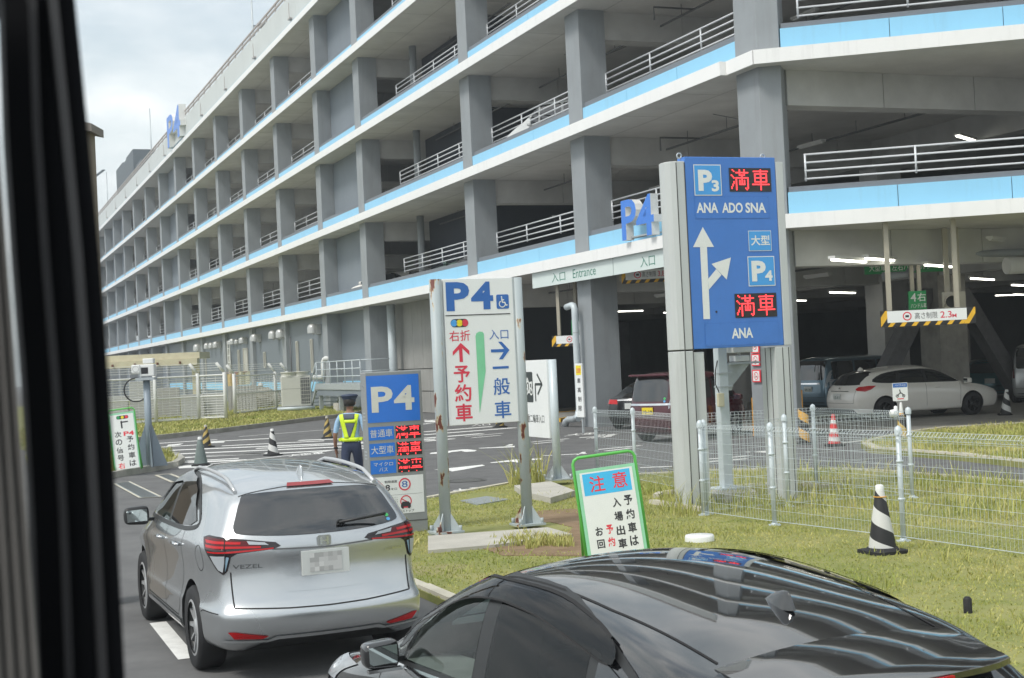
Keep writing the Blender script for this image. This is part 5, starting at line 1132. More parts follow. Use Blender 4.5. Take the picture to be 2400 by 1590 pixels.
# hooded wall vents, slit windows, doors
m_vent = mat('vent_hood_metal', (0.50, 0.51, 0.50), .35, .3)
vent_p = [(744, 771, 1), (650, 785, 1), (668, 782, 1), (606, 792, .95), (595, 794, .5), (575, 798, .8), (569, 799, .5), (560, 801, .6), (552, 801, .8), (544, 803, .6), (514, 808, .9), (502, 810, .8), (493, 811, .9), (471, 815, 1.1)]
vm = None
for i, (x, y, sc) in enumerate(vent_p):
    s, z = FPn(x, y, .1)
    if vm is None:
        m = MB(); m.lathe([(.31, -.24), (.31, .05), (.27, .17), (.17, .26), (.001, .29)], 16, c=(0, -.28, 0)); m.box(-.05, .05, -.32, -.24, -.32, -.2); m.box(-.33, .33, -.15, .1, -.3, .26); vm = m.build('hooded_vent', m_vent); o = vm
    else: o = vm.copy(); C.objects.link(o)
    p = W(.12, s, z); o.location = p; o.rotation_euler = (0, 0, FR); o.scale = (sc, sc, sc)
    tag(o, ('round hooded wall vent beside the right slit window', 'left one of the two close hooded vents above the fence end', 'right one of the two close hooded vents, over a wall pipe', 'large hooded vent above the small wall box', 'tiny vent just left of the large hooded vent', 'hooded vent right of the pale door', 'tiny vent close to the pale door', 'small vent above the pale door', 'hooded vent left of the pale door', 'small vent between door and ladder', 'hooded vent right of the farther group of three', 'middle vent of the farther group of three', 'left vent of the farther group of three', 'farthest hooded vent near the canopy end')[i], 'wall vent', 'hooded vents on the ground floor wall')
def wall_item(x, ytop, ybot, w, name, label, cat, fm, gm, group=None, tr=.2):
    s, z1 = FPn(x, ytop, tr); _, z0 = FPn(x + (ybot - ytop) * .04, ybot, tr); o = thing(name, label, cat, W(tr, s, 0), FR, group)
    f = MB(); e = .07
    f.box(-w / 2, w / 2, -.08, 0, z0, z0 + e); f.box(-w / 2, w / 2, -.08, 0, z1 - e, z1); f.box(-w / 2, -w / 2 + e, -.08, 0, z0 + e, z1 - e); f.box(w / 2 - e, w / 2, -.08, 0, z0 + e, z1 - e); f.build('frame', fm, o)
    MB().box(-w / 2 + e, w / 2 - e, -.03, -.01, z0 + e, z1 - e).build('pane', gm, o); return o, z0, z1
m_wf = mat('window_frame_cream', (0.55, 0.54, 0.48), .5); m_wg = mat('obscured_glass', (0.27, 0.27, 0.24), .15, var=.3, scale=2); m_door = mat('door_cream', (0.50, 0.49, 0.44), .5, var=.05)
wall_item(697, 800, 877, .42, 'slit_window', 'tall slit window nearer the air conditioner', 'window', m_wf, m_wg, 'slit windows in the grey wall'); wall_item(731, 795, 874, .42, 'slit_window', 'tall slit window above the stair platform', 'window', m_wf, m_wg, 'slit windows in the grey wall')
wall_item(576, 816, 880, 1.5, 'wall_door', 'cream framed double door in the grey siding', 'door', m_wf, m_door); wall_item(560, 820, 880, .5, 'slit_window', 'narrow window left of the cream double door', 'window', m_wf, m_wg); wall_item(536, 822, 880, 1.6, 'wall_door', 'cream door under the ladder in the farther siding', 'door', m_wf, m_door); wall_item(480, 830, 880, 1.2, 'wall_door', 'farthest cream door near the canopy end', 'door', m_wf, m_door); wall_item(621, 825, 862, .5, 'wall_box', 'small wall box and duct between fence and pillar', 'wall box', m_wf, m_cond)
s, z = FPn(680, 790, .1); o = tag(MB().tube([(0, 0, 0), (0, 0, z)], .05, 6).build('wall_conduit', m_cond, loc=W(.1, s)), 'thin dark conduit running down the wall under the pair of vents', 'conduit')
# ladder
s, z = FPn(537, 805, .0); o = thing('wall_ladder', 'small white roof ladder high on the grey siding', 'ladder', W(-.05, s, 0), FR)
for xx in (-.4, .4): MB().tube([(xx, 0, z - 1.6), (xx, 0, z + .2)], .05, 5).build('side_rail', m_fw, o)
for k in range(4): MB().tube([(-.4, 0, z - 1.4 + .5 * k), (.4, 0, z - 1.4 + .5 * k)], .04, 5).build('rung', m_fw, o)
# washing on the fence
for x, y, cc, lab in ((545, 890, (0.55, 0.42, 0.20), 'yellow cloth'), (554, 886, (0.52, 0.34, 0.33), 'pink cloth'), (570, 884, (0.48, 0.48, 0.36), 'pale green sheet')):
    P = AT(x, y, 78.0); m = MB(); n = 8; w = .28 if lab != 'pale green sheet' else .4
    for k in range(n): a, b = -w + 2 * w * k / n, -w + 2 * w * (k + 1) / n; m.face([(a, .05 * math.sin(a * 14), -.42), (b, .05 * math.sin(b * 14), -.42), (b, .04 * math.sin(b * 14), .3), (a, .04 * math.sin(a * 14), .3)], 0, True)
    m.tube([(-w - .4, 0, .31), (w + .4, 0, .31)], .012, 4); tag(m.build('hung_cloth', mat(lab.replace(' ', '_'), cc, .9, var=.15), loc=P), lab + ' hung out to dry behind the white fence', 'laundry', 'cloths hung out behind the fence')
# beige canopy
A, B = AT(150, 845, 88), AT(468, 838, 88); o = thing('canopy', 'rust stained beige flat canopy behind the yard fence', 'canopy', (B.x, B.y, 0)); L_ = A.x - B.x; m_can = mat('canopy_cream', (0.60, 0.57, 0.42), .6, var=.05, dirt=(0.35, 0.15, 0.06, .15), scale=2)
zc = B.z; MB().box(L_, 0, 0, 3, zc - .05, zc + .35).build('fascia', m_can, o); MB().box(L_, -.1, -.35, .0, zc - .45, zc - .06).build('gutter', m_can, o); MB().box(-.55, -.1, .1, .4, 0, zc - .06).build('post', m_can, o)
for k in range(9): MB().box(-1.2 - k * 1.4, -1.1 - k * 1.4, -.5, -.36, zc - .35, zc - .2).build('bracket', m_rust, o)
# roof lamps
def roof_lamp(x, yb, yt, Yd, lamps, label, extra=None):
    s, zb = FPn(x, yb, 2.5); _, zt = FPn(x, yt, 2.5); o = thing('roof_lamp', label, 'lamp post', W(2.5, s, LV[4]), 0, 'lamp posts on the garage roof'); h = zt - LV[4]
    MB().tube([(0, 0, 0), (0, 0, h)], .11, 8, r2=.05).build('pole', m_galv, o)
    for zz, xx in lamps: m = MB(); hh = h * zz; m.box(xx, xx + 1.1, -.4, .4, hh - .12, hh + .1); m.tube([(0, 0, hh), (xx, 0, hh)], .05, 5); m.build('lamp_head', m_cond, o)
    if extra:
        m = MB(); m.v = [(-2.6, -.5, h - 1.2), (-.4, -.5, h + .3), (-.4, .9, h + .5), (-2.6, .9, h - 1.0)]; m.v += [(a, b, c - .12) for a, b, c in m.v]; m.f = [(0, 1, 2, 3), (7, 6, 5, 4), (0, 4, 5, 1), (1, 5, 6, 2), (2, 6, 7, 3), (3, 7, 4, 0)]; m.m = [0] * 6; m.sm = [False] * 6; m.build('solar_panel', mat('solar_blue_grey', (0.13, 0.17, 0.19), .25), o)
roof_lamp(592, 62, -40, 0, ((.66, .4), (.58, .4)), 'nearest roof lamp post, cut by the top of the picture'); roof_lamp(354, 335, 250, 0, ((.45, .5),), 'thin roof lamp post between the roof letters and the stair tower'); roof_lamp(252, 462, 400, 0, ((.35, .5),), 'farthest roof lamp post with a tilted solar panel', True)

# ------------------------------------------------------------------ the coach we look out of: window pillar and curtain
o = thing('bus_window_pillar', 'dark blurred window pillar and curtain edge at the left of the view', 'window frame', (0, 0, 0))
m_pil = mat('trim_black', (0.006, 0.0065, 0.008), .75, var=.1, spec=.1); m_cur = mat('curtain_taupe', (0.17, 0.16, 0.15), .9, var=.15, scale=12); Yp = .82
def strip(L_, Rr, y0, y1, name, m, bulge=0):
    q = MB(); n = len(L_)
    for k in range(n):
        a, b = AT(*L_[k], Yp + y0), AT(*Rr[k], Yp + y0); c_, d = AT(*Rr[k], Yp + y0), AT(*L_[k], Yp + y0); off = Vector((-(y1 - y0) * .42, y1 - y0, 0)); q.v += [tuple(a), tuple(b), tuple(b + off), tuple(a + off)]
    for k in range(n - 1):
        i = 4 * k
        for j in range(4): j2 = (j + 1) % 4; q.f.append((i + j, i + j2, i + 4 + j2, i + 4 + j)); q.m.append(0); q.sm.append(False)
    q.f += [(3, 2, 1, 0), tuple(4 * (n - 1) + j for j in range(4))]; q.m += [0, 0]; q.sm += [False, False]; return recalc(q.build(name, m, o))
ys = [-120, 0, 300, 600, 900, 1200, 1590, 1750]
eR = [166, 176, 206, 234, 256, 273, 293, 300]; eL = [-40, 8, 18, 38, 62, 80, 95, 100]
strip([(a, y) for a, y in zip(eL, ys)], [(b, y) for b, y in zip(eR, ys)], 0, .05, 'pillar', m_pil)
strip([(a + 62, y) for a, y in zip(eL, ys)], [(a + 78, y) for a, y in zip(eL, ys)], -.012, 0, 'seal', m_rubber); strip([(b - 62, y) for b, y in zip(eR, ys)], [(b - 40, y) for b, y in zip(eR, ys)], -.008, 0, 'seal', m_black)
q = MB(); n = 60
for k in range(n + 1):
    u = k / n
    for y in (-150, 500, 545, 1760):
        xr_ = eL[0] + (eL[-1] - eL[0]) * (y + 120) / 1870 + 4; x = -260 + (xr_ + 260) * u; p = AT(x, y, Yp - .03 + .006 * math.sin(u * 75)); q.v.append(tuple(p))
for k in range(n):
    for j in range(3): i = 4 * k + j; q.f.append((i, i + 4, i + 5, i + 1)); q.m.append(0); q.sm.append(True)
q.build('curtain', m_cur, o)
# tan gate pillar just beyond the coach
P = AT(190, 300, 14); o = thing('gate_pillar', 'tan pillar with a sloping cap, half hidden by the coach window edge', 'pillar', (P.x, P.y, 0)); m_tan = mat('tan_coating', (0.22, 0.185, 0.145), .7)
MB().box(-.22, .05, 0, .3, 0, P.z).build('shaft', m_tan, o, bevel=.01); q = MB(); q.slab([(-.25, P.z + .12), (-.25, P.z + .04), (.12, P.z - .05), (.12, P.z + .03)], -.06, .36); recalc(q.build('cap', mat('cap_grey_brown', (0.20, 0.18, 0.16), .6), o))
# ------------------------------------------------------------------ cars
def glassm(name, col, ior=1.9, rough=.03):
    m = bpy.data.materials.new(name); m.use_nodes = True; b = m.node_tree.nodes['Principled BSDF']; b.inputs['Base Color'].default_value = (*col, 1)
    b.inputs['Roughness'].default_value = rough; b.inputs['IOR'].default_value = ior; return m
m_tint = glassm('tinted_glass', (0.012, 0.014, 0.017), 2.0); m_tint2 = glassm('clear_green_glass', (0.035, 0.06, 0.05), 1.8)
m_lred = glassm('lamp_red', (0.50, 0.008, 0.012), 1.5, .08); m_lredd = glassm('lamp_dark_red', (0.10, 0.004, 0.006), 1.5, .08); m_lclr = glassm('lamp_clear', (0.42, 0.45, 0.48), 1.5, .1); m_lblk = glassm('lamp_smoked', (0.02, 0.012, 0.014), 1.6, .06)
m_chr = mat('chrome', (0.75, 0.76, 0.77), .12, 1.0, var=.02); m_plas = mat('black_plastic', (0.02, 0.021, 0.022), .45, var=.1); m_gap = mat('shut_line', (0.012, 0.012, 0.013), .8); m_alloy = mat('alloy_grey', (0.50, 0.51, 0.52), .3, .35, var=.03)
m_platew = mat('plate_white', (0.62, 0.64, 0.62), .5, var=.03); m_platey = mat('plate_yellow', (0.75, 0.58, 0.02), .5); m_seat = mat('seat_dark', (0.075, 0.075, 0.08), .8)
def paint(name, col, metal, rough, coat=1.0, flake=True):
    m = bpy.data.materials.new(name); m.use_nodes = True; t = m.node_tree; b = t.nodes['Principled BSDF']; b.inputs['Base Color'].default_value = (*col, 1); b.inputs['Metallic'].default_value = metal
    b.inputs['Roughness'].default_value = rough; b.inputs['Coat Weight'].default_value = coat; b.inputs['Coat Roughness'].default_value = .02; b.inputs['Coat IOR'].default_value = 1.5
    n = t.nodes.new('ShaderNodeTexNoise'); n.inputs['Scale'].default_value = 1.2; n.inputs['Detail'].default_value = 1; tc = t.nodes.new('ShaderNodeTexCoord'); t.links.new(tc.outputs['Object'], n.inputs[0])
    mr = t.nodes.new('ShaderNodeMapRange'); mr.inputs['To Min'].default_value = max(.02, rough * .9); mr.inputs['To Max'].default_value = rough * 1.15; t.links.new(n.outputs[0], mr.inputs[0]); t.links.new(mr.outputs[0], b.inputs['Roughness']); return m
def interp(tab, x):
    if x <= tab[0][0]: return tab[0][1]
    for (a, va), (b, vb) in zip(tab[:-1], tab[1:]):
        if x <= b: return va + (vb - va) * (x - a) / (b - a)
    return tab[-1][1]
class Car:
    def __init__(c, name, label, loc, rz, body_mat, L, W, top, belt, rear, front, plan, tumble=.17, sub=2, wheels=(.8, 3.45), wr=.32, zb=.2, crown=.05, sharp=.12, cat='car', rcorner=.13, fcorner=.3, shoulder=0.0, group=None, sideprof=None):
        c.fine = .028 if sub >= 3 else .07; c.o = thing(name, label, cat, loc, rz, group); c.L, c.W, c.wr, c.wheels = L, W, wr, wheels; hw = W / 2
        ts = [0, .02, .06, .12, .2, .3, .4, .5, .6, .68, .75, .82, .89, .94, .98, 1.0]; rings = []
        for i, t in enumerate(ts):
            xn = t * L; zt = interp(top, xn); bl = min(interp(belt, xn), zt - .05); g = zt - bl; w = hw * interp(plan, t); ring = []
            spec = sideprof or ((0, -.07), (.14, -.015), (.40, 0.0), (.72, 0.0), (.9, -.005))
            zs = [(zb + (bl - zb) * f_, dy) for f_, dy in spec] + [(bl, -.035 - shoulder)]
            tm = tumble * min(1, g / .45)
            zs += [(bl + g * .42, -.035 - shoulder - tm * .40), (bl + g * .80, -.035 - shoulder - tm * .85), (zt - crown * min(1, g / .3) - .004, -.035 - shoulder - tm - sharp * (1 if g > .3 else .9))]
            pts = []
            for (z, dy) in zs:
                xr = interp(rear, z); xf = L - interp(front, z); pts.append((xr + (xf - xr) * t, max(.1, w + dy), z))
            xr = interp(rear, zt); xf = L - interp(front, zt); xt = xr + (xf - xr) * t
            ring.append((interp(rear, zb) + (L - interp(front, zb) - interp(rear, zb)) * t, 0, zb)); ring.append((ring[0][0], w * .5, zb)); ring += pts
            y7 = pts[-1][1]; ring.append((xt, y7 * .55, zt - crown * .28 * min(1, g / .3))); ring.append((xt, 0, zt)); rings.append(ring)
        bm = bmesh.new(); V = []
        m_ = len(rings[0]) - 4
        def rowpt(p, s): return (p[0], p[1] * s, p[2])
        vs = []
        for ring in rings:
            row = [bm.verts.new(p) for p in ring]; mir = [row[0]] + [bm.verts.new(rowpt(p, -1)) for p in ring[1:m_ + 3]] + [row[m_ + 3]]; vs.append((row, mir))
        for i in range(len(rings) - 1):
            for j in range(m_ + 3):
                bm.faces.new((vs[i][0][j], vs[i + 1][0][j], vs[i + 1][0][j + 1], vs[i][0][j + 1])); bm.faces.new((vs[i][1][j + 1], vs[i + 1][1][j + 1], vs[i + 1][1][j], vs[i][1][j]))
        for e, corner in ((0, -rcorner), (-1, fcorner)):
            row, mir = vs[e]; ring = rings[e]; A, B, Cn = {}, {}, {}
            for k in range(2, m_ + 2):
                p = ring[k]; sc = 1.0; mx_, cx_ = p[0] + corner * .72 * sc, p[0] + corner * sc
                if k == 2: A[k], B[k], Cn[k] = row[1], mir[1], row[0]
                elif k == m_ + 1: A[k], B[k], Cn[k] = row[m_ + 2], mir[m_ + 2], row[m_ + 3]
                else: A[k], B[k], Cn[k] = bm.verts.new((mx_, p[1] * .6, p[2])), bm.verts.new((mx_, -p[1] * .6, p[2])), bm.verts.new((cx_, 0, p[2]))
            for k in range(2, m_ + 1):
                q = [(row[k], row[k + 1], A[k + 1], A[k]), (A[k], A[k + 1], Cn[k + 1], Cn[k]), (Cn[k], Cn[k + 1], B[k + 1], B[k]), (B[k], B[k + 1], mir[k + 1], mir[k])]
                for f in q: bm.faces.new(f if e == 0 else f[::-1])
        bmesh.ops.recalc_face_normals(bm, faces=bm.faces); me = bpy.data.meshes.new('body'); bm.to_mesh(me); bm.free()
        o = bpy.data.objects.new('body', me); C.objects.link(o); s = o.modifiers.new('s', 'SUBSURF'); s.levels = s.render_levels = sub
        cut = MB(); k = hw
        for wx in wheels:
            for sg in (-1, 1): cut.tube([(wx, sg * (k - .34), wr), (wx, sg * (k + .3), wr)], wr + .055, 28)
        co = recalc(cut.build('cut', m_plas)); bo = o.modifiers.new('b', 'BOOLEAN'); bo.operation = 'DIFFERENCE'; bo.object = co; bo.solver = 'EXACT'; bo.material_mode = 'TRANSFER'
        me.materials.append(body_mat); dg = bpy.context.evaluated_depsgraph_get(); nm = bpy.data.meshes.new_from_object(o.evaluated_get(dg), depsgraph=dg); o.modifiers.clear(); o.data = nm; bpy.data.objects.remove(co); nm.name = 'body'
        nm.polygons.foreach_set('use_smooth', [True] * len(nm.polygons)); nm.set_sharp_from_angle(angle=R(42)); o.parent = c.o; c.body = o
        b2 = bmesh.new(); b2.from_mesh(nm); c.bvh = BVHTree.FromBMesh(b2); b2.free()
    def hit(c, a, b, mode):
        if mode == 'left': O, D = Vector((a, 3, b)), Vector((0, -1, 0))
        elif mode == 'right': O, D = Vector((a, -3, b)), Vector((0, 1, 0))
        elif mode == 'rear': O, D = Vector((-3, a, b)), Vector((1, 0, 0))
        elif mode == 'dl': O, D = Vector((a * .7071 - 3, a * .7071 + 3, b)), Vector((.7071, -.7071, 0))
        elif mode == 'dr': O, D = Vector((a * .7071 - 3, -a * .7071 - 3, b)), Vector((.7071, .7071, 0))
        elif mode == 'front': O, D = Vector((9, a, b)), Vector((-1, 0, 0))
        else: O, D = Vector((a, b, 4)), Vector((0, 0, -1))
        p, n, i, d = c.bvh.ray_cast(O, D)
        return (p, n) if p is not None else (None, None)
    def panel(c, name, poly, mode, m, off=.004, step=.07, parent=None):
        step = min(step, c.fine)
        bm = bmesh.new(); f = bm.faces.new([bm.verts.new((p[0], p[1], 0)) for p in poly]); xs = [p[0] for p in poly]; ys = [p[1] for p in poly]
        for ax, lo, hi in ((0, min(xs), max(xs)), (1, min(ys), max(ys))):
            k = max(1, int((hi - lo) / step))
            for j in range(1, k):
                v = lo + (hi - lo) * j / k; co = (v, 0, 0) if ax == 0 else (0, v, 0); no = (1, 0, 0) if ax == 0 else (0, 1, 0)
                bmesh.ops.bisect_plane(bm, geom=list(bm.verts) + list(bm.edges) + list(bm.faces), plane_co=co, plane_no=no)
        bad = []
        for v in bm.verts:
            p, n = c.hit(v.co.x, v.co.y, mode)
            if p is None: bad.append(v); continue
            v.co = p + n * off
        if bad: bmesh.ops.delete(bm, geom=bad, context='VERTS')
        bmesh.ops.triangulate(bm, faces=[f for f in bm.faces if len(f.verts) > 4])
        for f in bm.faces:
            f.smooth = True; f.normal_update()
            q, nn = c.bvh.find_nearest(f.calc_center_median())[:2]
            if nn is not None and f.normal.dot(nn) < 0: f.normal_flip()
        me = bpy.data.meshes.new(name); bm.to_mesh(me); bm.free(); me.materials.append(m); o = bpy.data.objects.new(name, me); C.objects.link(o); o.parent = parent or c.o; return o
    def both(c, name, poly, m, off=.004, step=.07): return [c.panel(name, poly, s, m, off, step) for s in ('left', 'right')]
    def seam(c, lines, mode, m=None, w=.008, off=.0025, name='panel_gap'):
        mb = MB(); st = .05
        for ln in lines:
            for a, b in zip(ln[:-1], ln[1:]):
                A, B = Vector(a), Vector(b); k = max(1, int((B - A).length / st)); d = (B - A).normalized(); nn = Vector((-d.y, d.x)) * w / 2; prev = None
                for j in range(k + 1):
                    p = A.lerp(B, j / k); r = []
                    for s in (-1, 1):
                        h, n = c.hit(p.x + nn.x * s, p.y + nn.y * s, mode)
                        if h is None: r = None; break
                        r.append(h + n * off)
                    if prev and r: mb.face([prev[0], prev[1], r[1], r[0]], 0, True)
                    prev = r
        o = mb.build(name, m or m_gap, c.o); return o
    def add_wheels(c, rim, spokes=10, style=0):
        hw = c.W / 2; first = None
        for wx in c.wheels:
            for sg in (1, -1):
                w = MB(); r = c.wr; w.lathe([(r * .66, -.1), (r * .93, -.11), (r, -.08), (r, .08), (r * .93, .11), (r * .66, .1)], 36, 0, (0, 0, 0), 'y')
                if first is None:
                    ty = w.build('wheel', m_rubber, c.o); rm = MB(); rm.lathe([(r * .68, .09), (r * .64, .10), (r * .62, .06), (r * .60, .0), (.001, -.0)], 32, 1, (0, 0, 0), 'y'); rm.lathe([(r * .68, .10), (r * .62, .105)], 32, 0, (0, 0, 0), 'y')
                    for k in range(spokes):
                        a = 2 * math.pi * k / spokes; da = .13 if spokes > 6 else .2
                        if style: da = .09 if k % 2 else .15
                        p = [(.06, a - da * 1.6), (r * .63, a - da * .5), (r * .63, a + da * .5), (.06, a + da * 1.6)]; q = [(rr * math.cos(t), rr * math.sin(t)) for rr, t in p]
                        rm.face([(q[j][0], .088 if j in (1, 2) else .075, q[j][1]) for j in range(4)], 0); rm.face([(q[0][0], .075, q[0][1]), (q[0][0], .03, q[0][1]), (q[1][0], .03, q[1][1]), (q[1][0], .088, q[1][1])], 0); rm.face([(q[3][0], .075, q[3][1]), (q[3][0], .03, q[3][1]), (q[2][0], .03, q[2][1]), (q[2][0], .088, q[2][1])], 0)
                    rm.lathe([(.075, .07), (.06, .085), (.001, .086)], 16, 0, (0, 0, 0), 'y'); ri = rm.build('rim', [rim, m_plas], ty); first = (ty, ri)
                    ty.location = (wx, sg * (hw - .12), r); ty.rotation_euler = (0, 0, 0)
                else:
                    ty = first[0].copy(); C.objects.link(ty); ty.parent = c.o; ty.location = (wx, sg * (hw - .12), r); ty.rotation_euler = (0, 0, 0 if sg > 0 else math.pi); ri = first[1].copy(); C.objects.link(ri); ri.parent = ty
    def mirror(c, x, z, sg, m, y=None, glass=True, lip=False, k_=1.0):
        hw = c.W / 2; y = y or hw; q = bmesh.new(); bmesh.ops.create_cube(q, size=1)
        bmesh.ops.subdivide_edges(q, edges=q.edges, cuts=2, use_grid_fill=True)
        for v in q.verts:
            p = v.co.copy(); k = 1 - .28 * (abs(p.x) * 2) ** 2 if p.x > 0 else 1; v.co = Vector((p.x * .17, p.y * .24 * k * (1 - .12 * (abs(p.z) * 2)), p.z * .17 * k * (1.0 - .15 * p.y * sg)))
        bmesh.ops.translate(q, verts=q.verts, vec=(x, sg * (y + .12), z)); me = bpy.data.meshes.new('mirror'); q.to_mesh(me); q.free(); me.materials.append(m); me.polygons.foreach_set('use_smooth', [True] * len(me.polygons))
        o = bpy.data.objects.new('mirror', me); C.objects.link(o); o.parent = c.o; o.scale = (k_, k_, k_); o.location = (x * (1 - k_), sg * y * (1 - k_), z * (1 - k_)); s = o.modifiers.new('s', 'SUBSURF'); s.levels = s.render_levels = 2
        g = MB(); g.face([(x - .088, sg * (y + .03), z - .05), (x - .086, sg * (y + .21), z - .055), (x - .086, sg * (y + .215), z + .055), (x - .088, sg * (y + .03), z + .06)]); g.build('mirror_glass', mat('mirror_glass', (0.5, 0.55, 0.55), .03, 1.0, var=.01), o)
        st = MB(); st.box(x - .03, x + .05, min(sg * (y - .08), sg * (y + .05)), max(sg * (y - .08), sg * (y + .05)), z - .06, z - .03); st.build('mirror_stalk', m_plas, o)
        if lip: MB().box(x - .09, x - .05, min(sg * y, sg * (y + .22)), max(sg * y, sg * (y + .22)), z - .10, z - .08).build('mirror_trim', m_chr, o)
    def plate(c, y, z, w, h, m, mode='rear', text=(), tilt=0):
        p, n = c.hit(y, z, mode); sg = -1 if mode == 'rear' else 1
        if p is None: return
        o = MB().box(p.x - .025, p.x - .005, y - w / 2, y + w / 2, z - h / 2, z + h / 2).build('number_plate', m, c.o)
        g = MB()
        for s_, a, b, c0, c1, bo in text: add_text(g, s_, -w / 2 + w * a, -w / 2 + w * b, h * c0, h * c1, 0, 0, bo)
        if text:
            g.v = [(p.x - .028, y - v[0], z - h / 2 + v[2]) for v in g.v]; g.build('plate_lettering', mat('plate_green', (0.02, 0.10, 0.05), .5) if m is m_platew else m_txt, o)
        return o
def smooth_poly(pts, n=4):
    """rounded closed outline (Catmull-Rom)"""
    out = []; N = len(pts)
    for i in range(N):
        p0, p1, p2, p3 = [Vector(pts[(i + k - 1) % N]) for k in range(4)]
        for j in range(n):
            t = j / n; q = .5 * ((2 * p1) + (-p0 + p2) * t + (2 * p0 - 5 * p1 + 4 * p2 - p3) * t * t + (-p0 + 3 * p1 - 3 * p2 + p3) * t ** 3); out.append((q.x, q.y))
    return out
def my(poly): return [(-p[0], p[1]) for p in poly][::-1]

def glasst(name, tint, f0=1.5, k=1.0):
    m = bpy.data.materials.new(name); m.use_nodes = True; t = m.node_tree; t.nodes.clear(); o = t.nodes.new('ShaderNodeOutputMaterial'); x = t.nodes.new('ShaderNodeMixShader'); a = t.nodes.new('ShaderNodeBsdfTransparent'); g = t.nodes.new('ShaderNodeBsdfGlossy')
    a.inputs[0].default_value = (*tint, 1); g.inputs['Roughness'].default_value = .015; f = t.nodes.new('ShaderNodeFresnel'); f.inputs[0].default_value = f0; q = t.nodes.new('ShaderNodeMath'); q.operation = 'MULTIPLY'; q.inputs[1].default_value = k
    t.links.new(f.outputs[0], q.inputs[0]); t.links.new(q.outputs[0], x.inputs[0]); t.links.new(a.outputs[0], x.inputs[1]); t.links.new(g.outputs[0], x.inputs[2]); t.links.new(x.outputs[0], o.inputs[0]); return m
m_cabin = mat('cabin_trim', (0.24, 0.25, 0.25), .8, var=.15)
def open_cabin(c, windows, cav, seats, screen=None):
    """carve the cabin and its side window openings out of the body, then furnish it"""
    ms = []
    q = MB(); (zb_, yb_, xa, xb), (zt_, yt_, xc, xd) = cav
    q.v = [(xa, -yb_, zb_), (xb, -yb_, zb_), (xb, yb_, zb_), (xa, yb_, zb_), (xc, -yt_, zt_), (xd, -yt_, zt_), (xd, yt_, zt_), (xc, yt_, zt_)]
    q.f = [(3, 2, 1, 0), (4, 5, 6, 7), (0, 1, 5, 4), (1, 2, 6, 5), (2, 3, 7, 6), (3, 0, 4, 7)]; q.m = [0] * 6; q.sm = [False] * 6; ms.append(recalc(q.build('cut', m_cabin)))
    for w in windows:
        for sg in (1, -1): q = MB(); q.slab(w, sg * .40, sg * 1.15); ms.append(recalc(q.build('cut', m_cabin)))
    if screen: q = MB(); q.v = [(x, y, z) for x in (2.1, 3.9) for y, z in screen]; n_ = len(screen); q.f = [tuple(range(n_)), tuple(range(2 * n_ - 1, n_ - 1, -1))] + [(k, n_ + k, n_ + (k + 1) % n_, (k + 1) % n_) for k in range(n_)]; q.m = [0] * len(q.f); q.sm = [False] * len(q.f); ms.append(recalc(q.build('cut', m_cabin)))
    for m in ms:
        m.parent = c.o; b = c.body.modifiers.new('b', 'BOOLEAN'); b.operation = 'DIFFERENCE'; b.object = m; b.solver = 'EXACT'; b.material_mode = 'TRANSFER'
    dg = bpy.context.evaluated_depsgraph_get(); nm = bpy.data.meshes.new_from_object(c.body.evaluated_get(dg), depsgraph=dg); c.body.modifiers.clear(); c.body.data = nm; nm.name = 'body'; nm.set_sharp_from_angle(angle=R(42))
    for m in ms: bpy.data.objects.remove(m)
    for (x, y, z) in seats:
        g = MB(); g.box(x, x + .48, y - .24, y + .24, z, z + .16); g.build('seat', m_seat, c.o, bevel=.05); g = MB(); g.v = [(x - .05, y - .23, z + .1), (x + .08, y - .23, z + .1), (x + .08, y + .23, z + .1), (x - .05, y + .23, z + .1), (x - .22, y - .20, z + .58), (x - .12, y - .20, z + .60), (x - .12, y + .20, z + .60), (x - .22, y + .20, z + .58)]
        g.f = [(3, 2, 1, 0), (4, 5, 6, 7), (0, 1, 5, 4), (1, 2, 6, 5), (2, 3, 7, 6), (3, 0, 4, 7)]; g.m = [0] * 6; g.sm = [False] * 6; recalc(g.build('seat_back', m_seat, c.o, bevel=.04)); MB().box(x - .24, x - .14, y - .12, y + .12, z + .62, z + .78).build('head_rest', m_seat, c.o, bevel=.035)
def fin(c, x, m, L_=.20, H_=.062):
    p, n = c.hit(x, 0, 'top'); g = MB(); rings = []
    for z, ln, w, dx in ((-.012, 1, 1, 0), (.012, .9, .75, -.03), (.035, .66, .5, -.09), (.052, .40, .34, -.16), (.062, .16, .2, -.22)):
        g.v += [(p.x + L_ * (.5 * ln * math.cos(a) + dx * 1.1), .026 * w * math.sin(a) * (1 if math.cos(a) < 0 else 1 - .5 * math.cos(a)), p.z + z * H_ / .062) for a in [2 * math.pi * k / 16 for k in range(16)]]
    for r_ in range(4):
        for k in range(16): q = (k + 1) % 16; g.f.append((r_ * 16 + k, r_ * 16 + q, r_ * 16 + 16 + q, r_ * 16 + 16 + k)); g.m.append(0); g.sm.append(True)
    g.f.append(tuple(range(64, 80))); g.m.append(0); g.sm.append(True); g.build('fin_antenna', m, c.o)
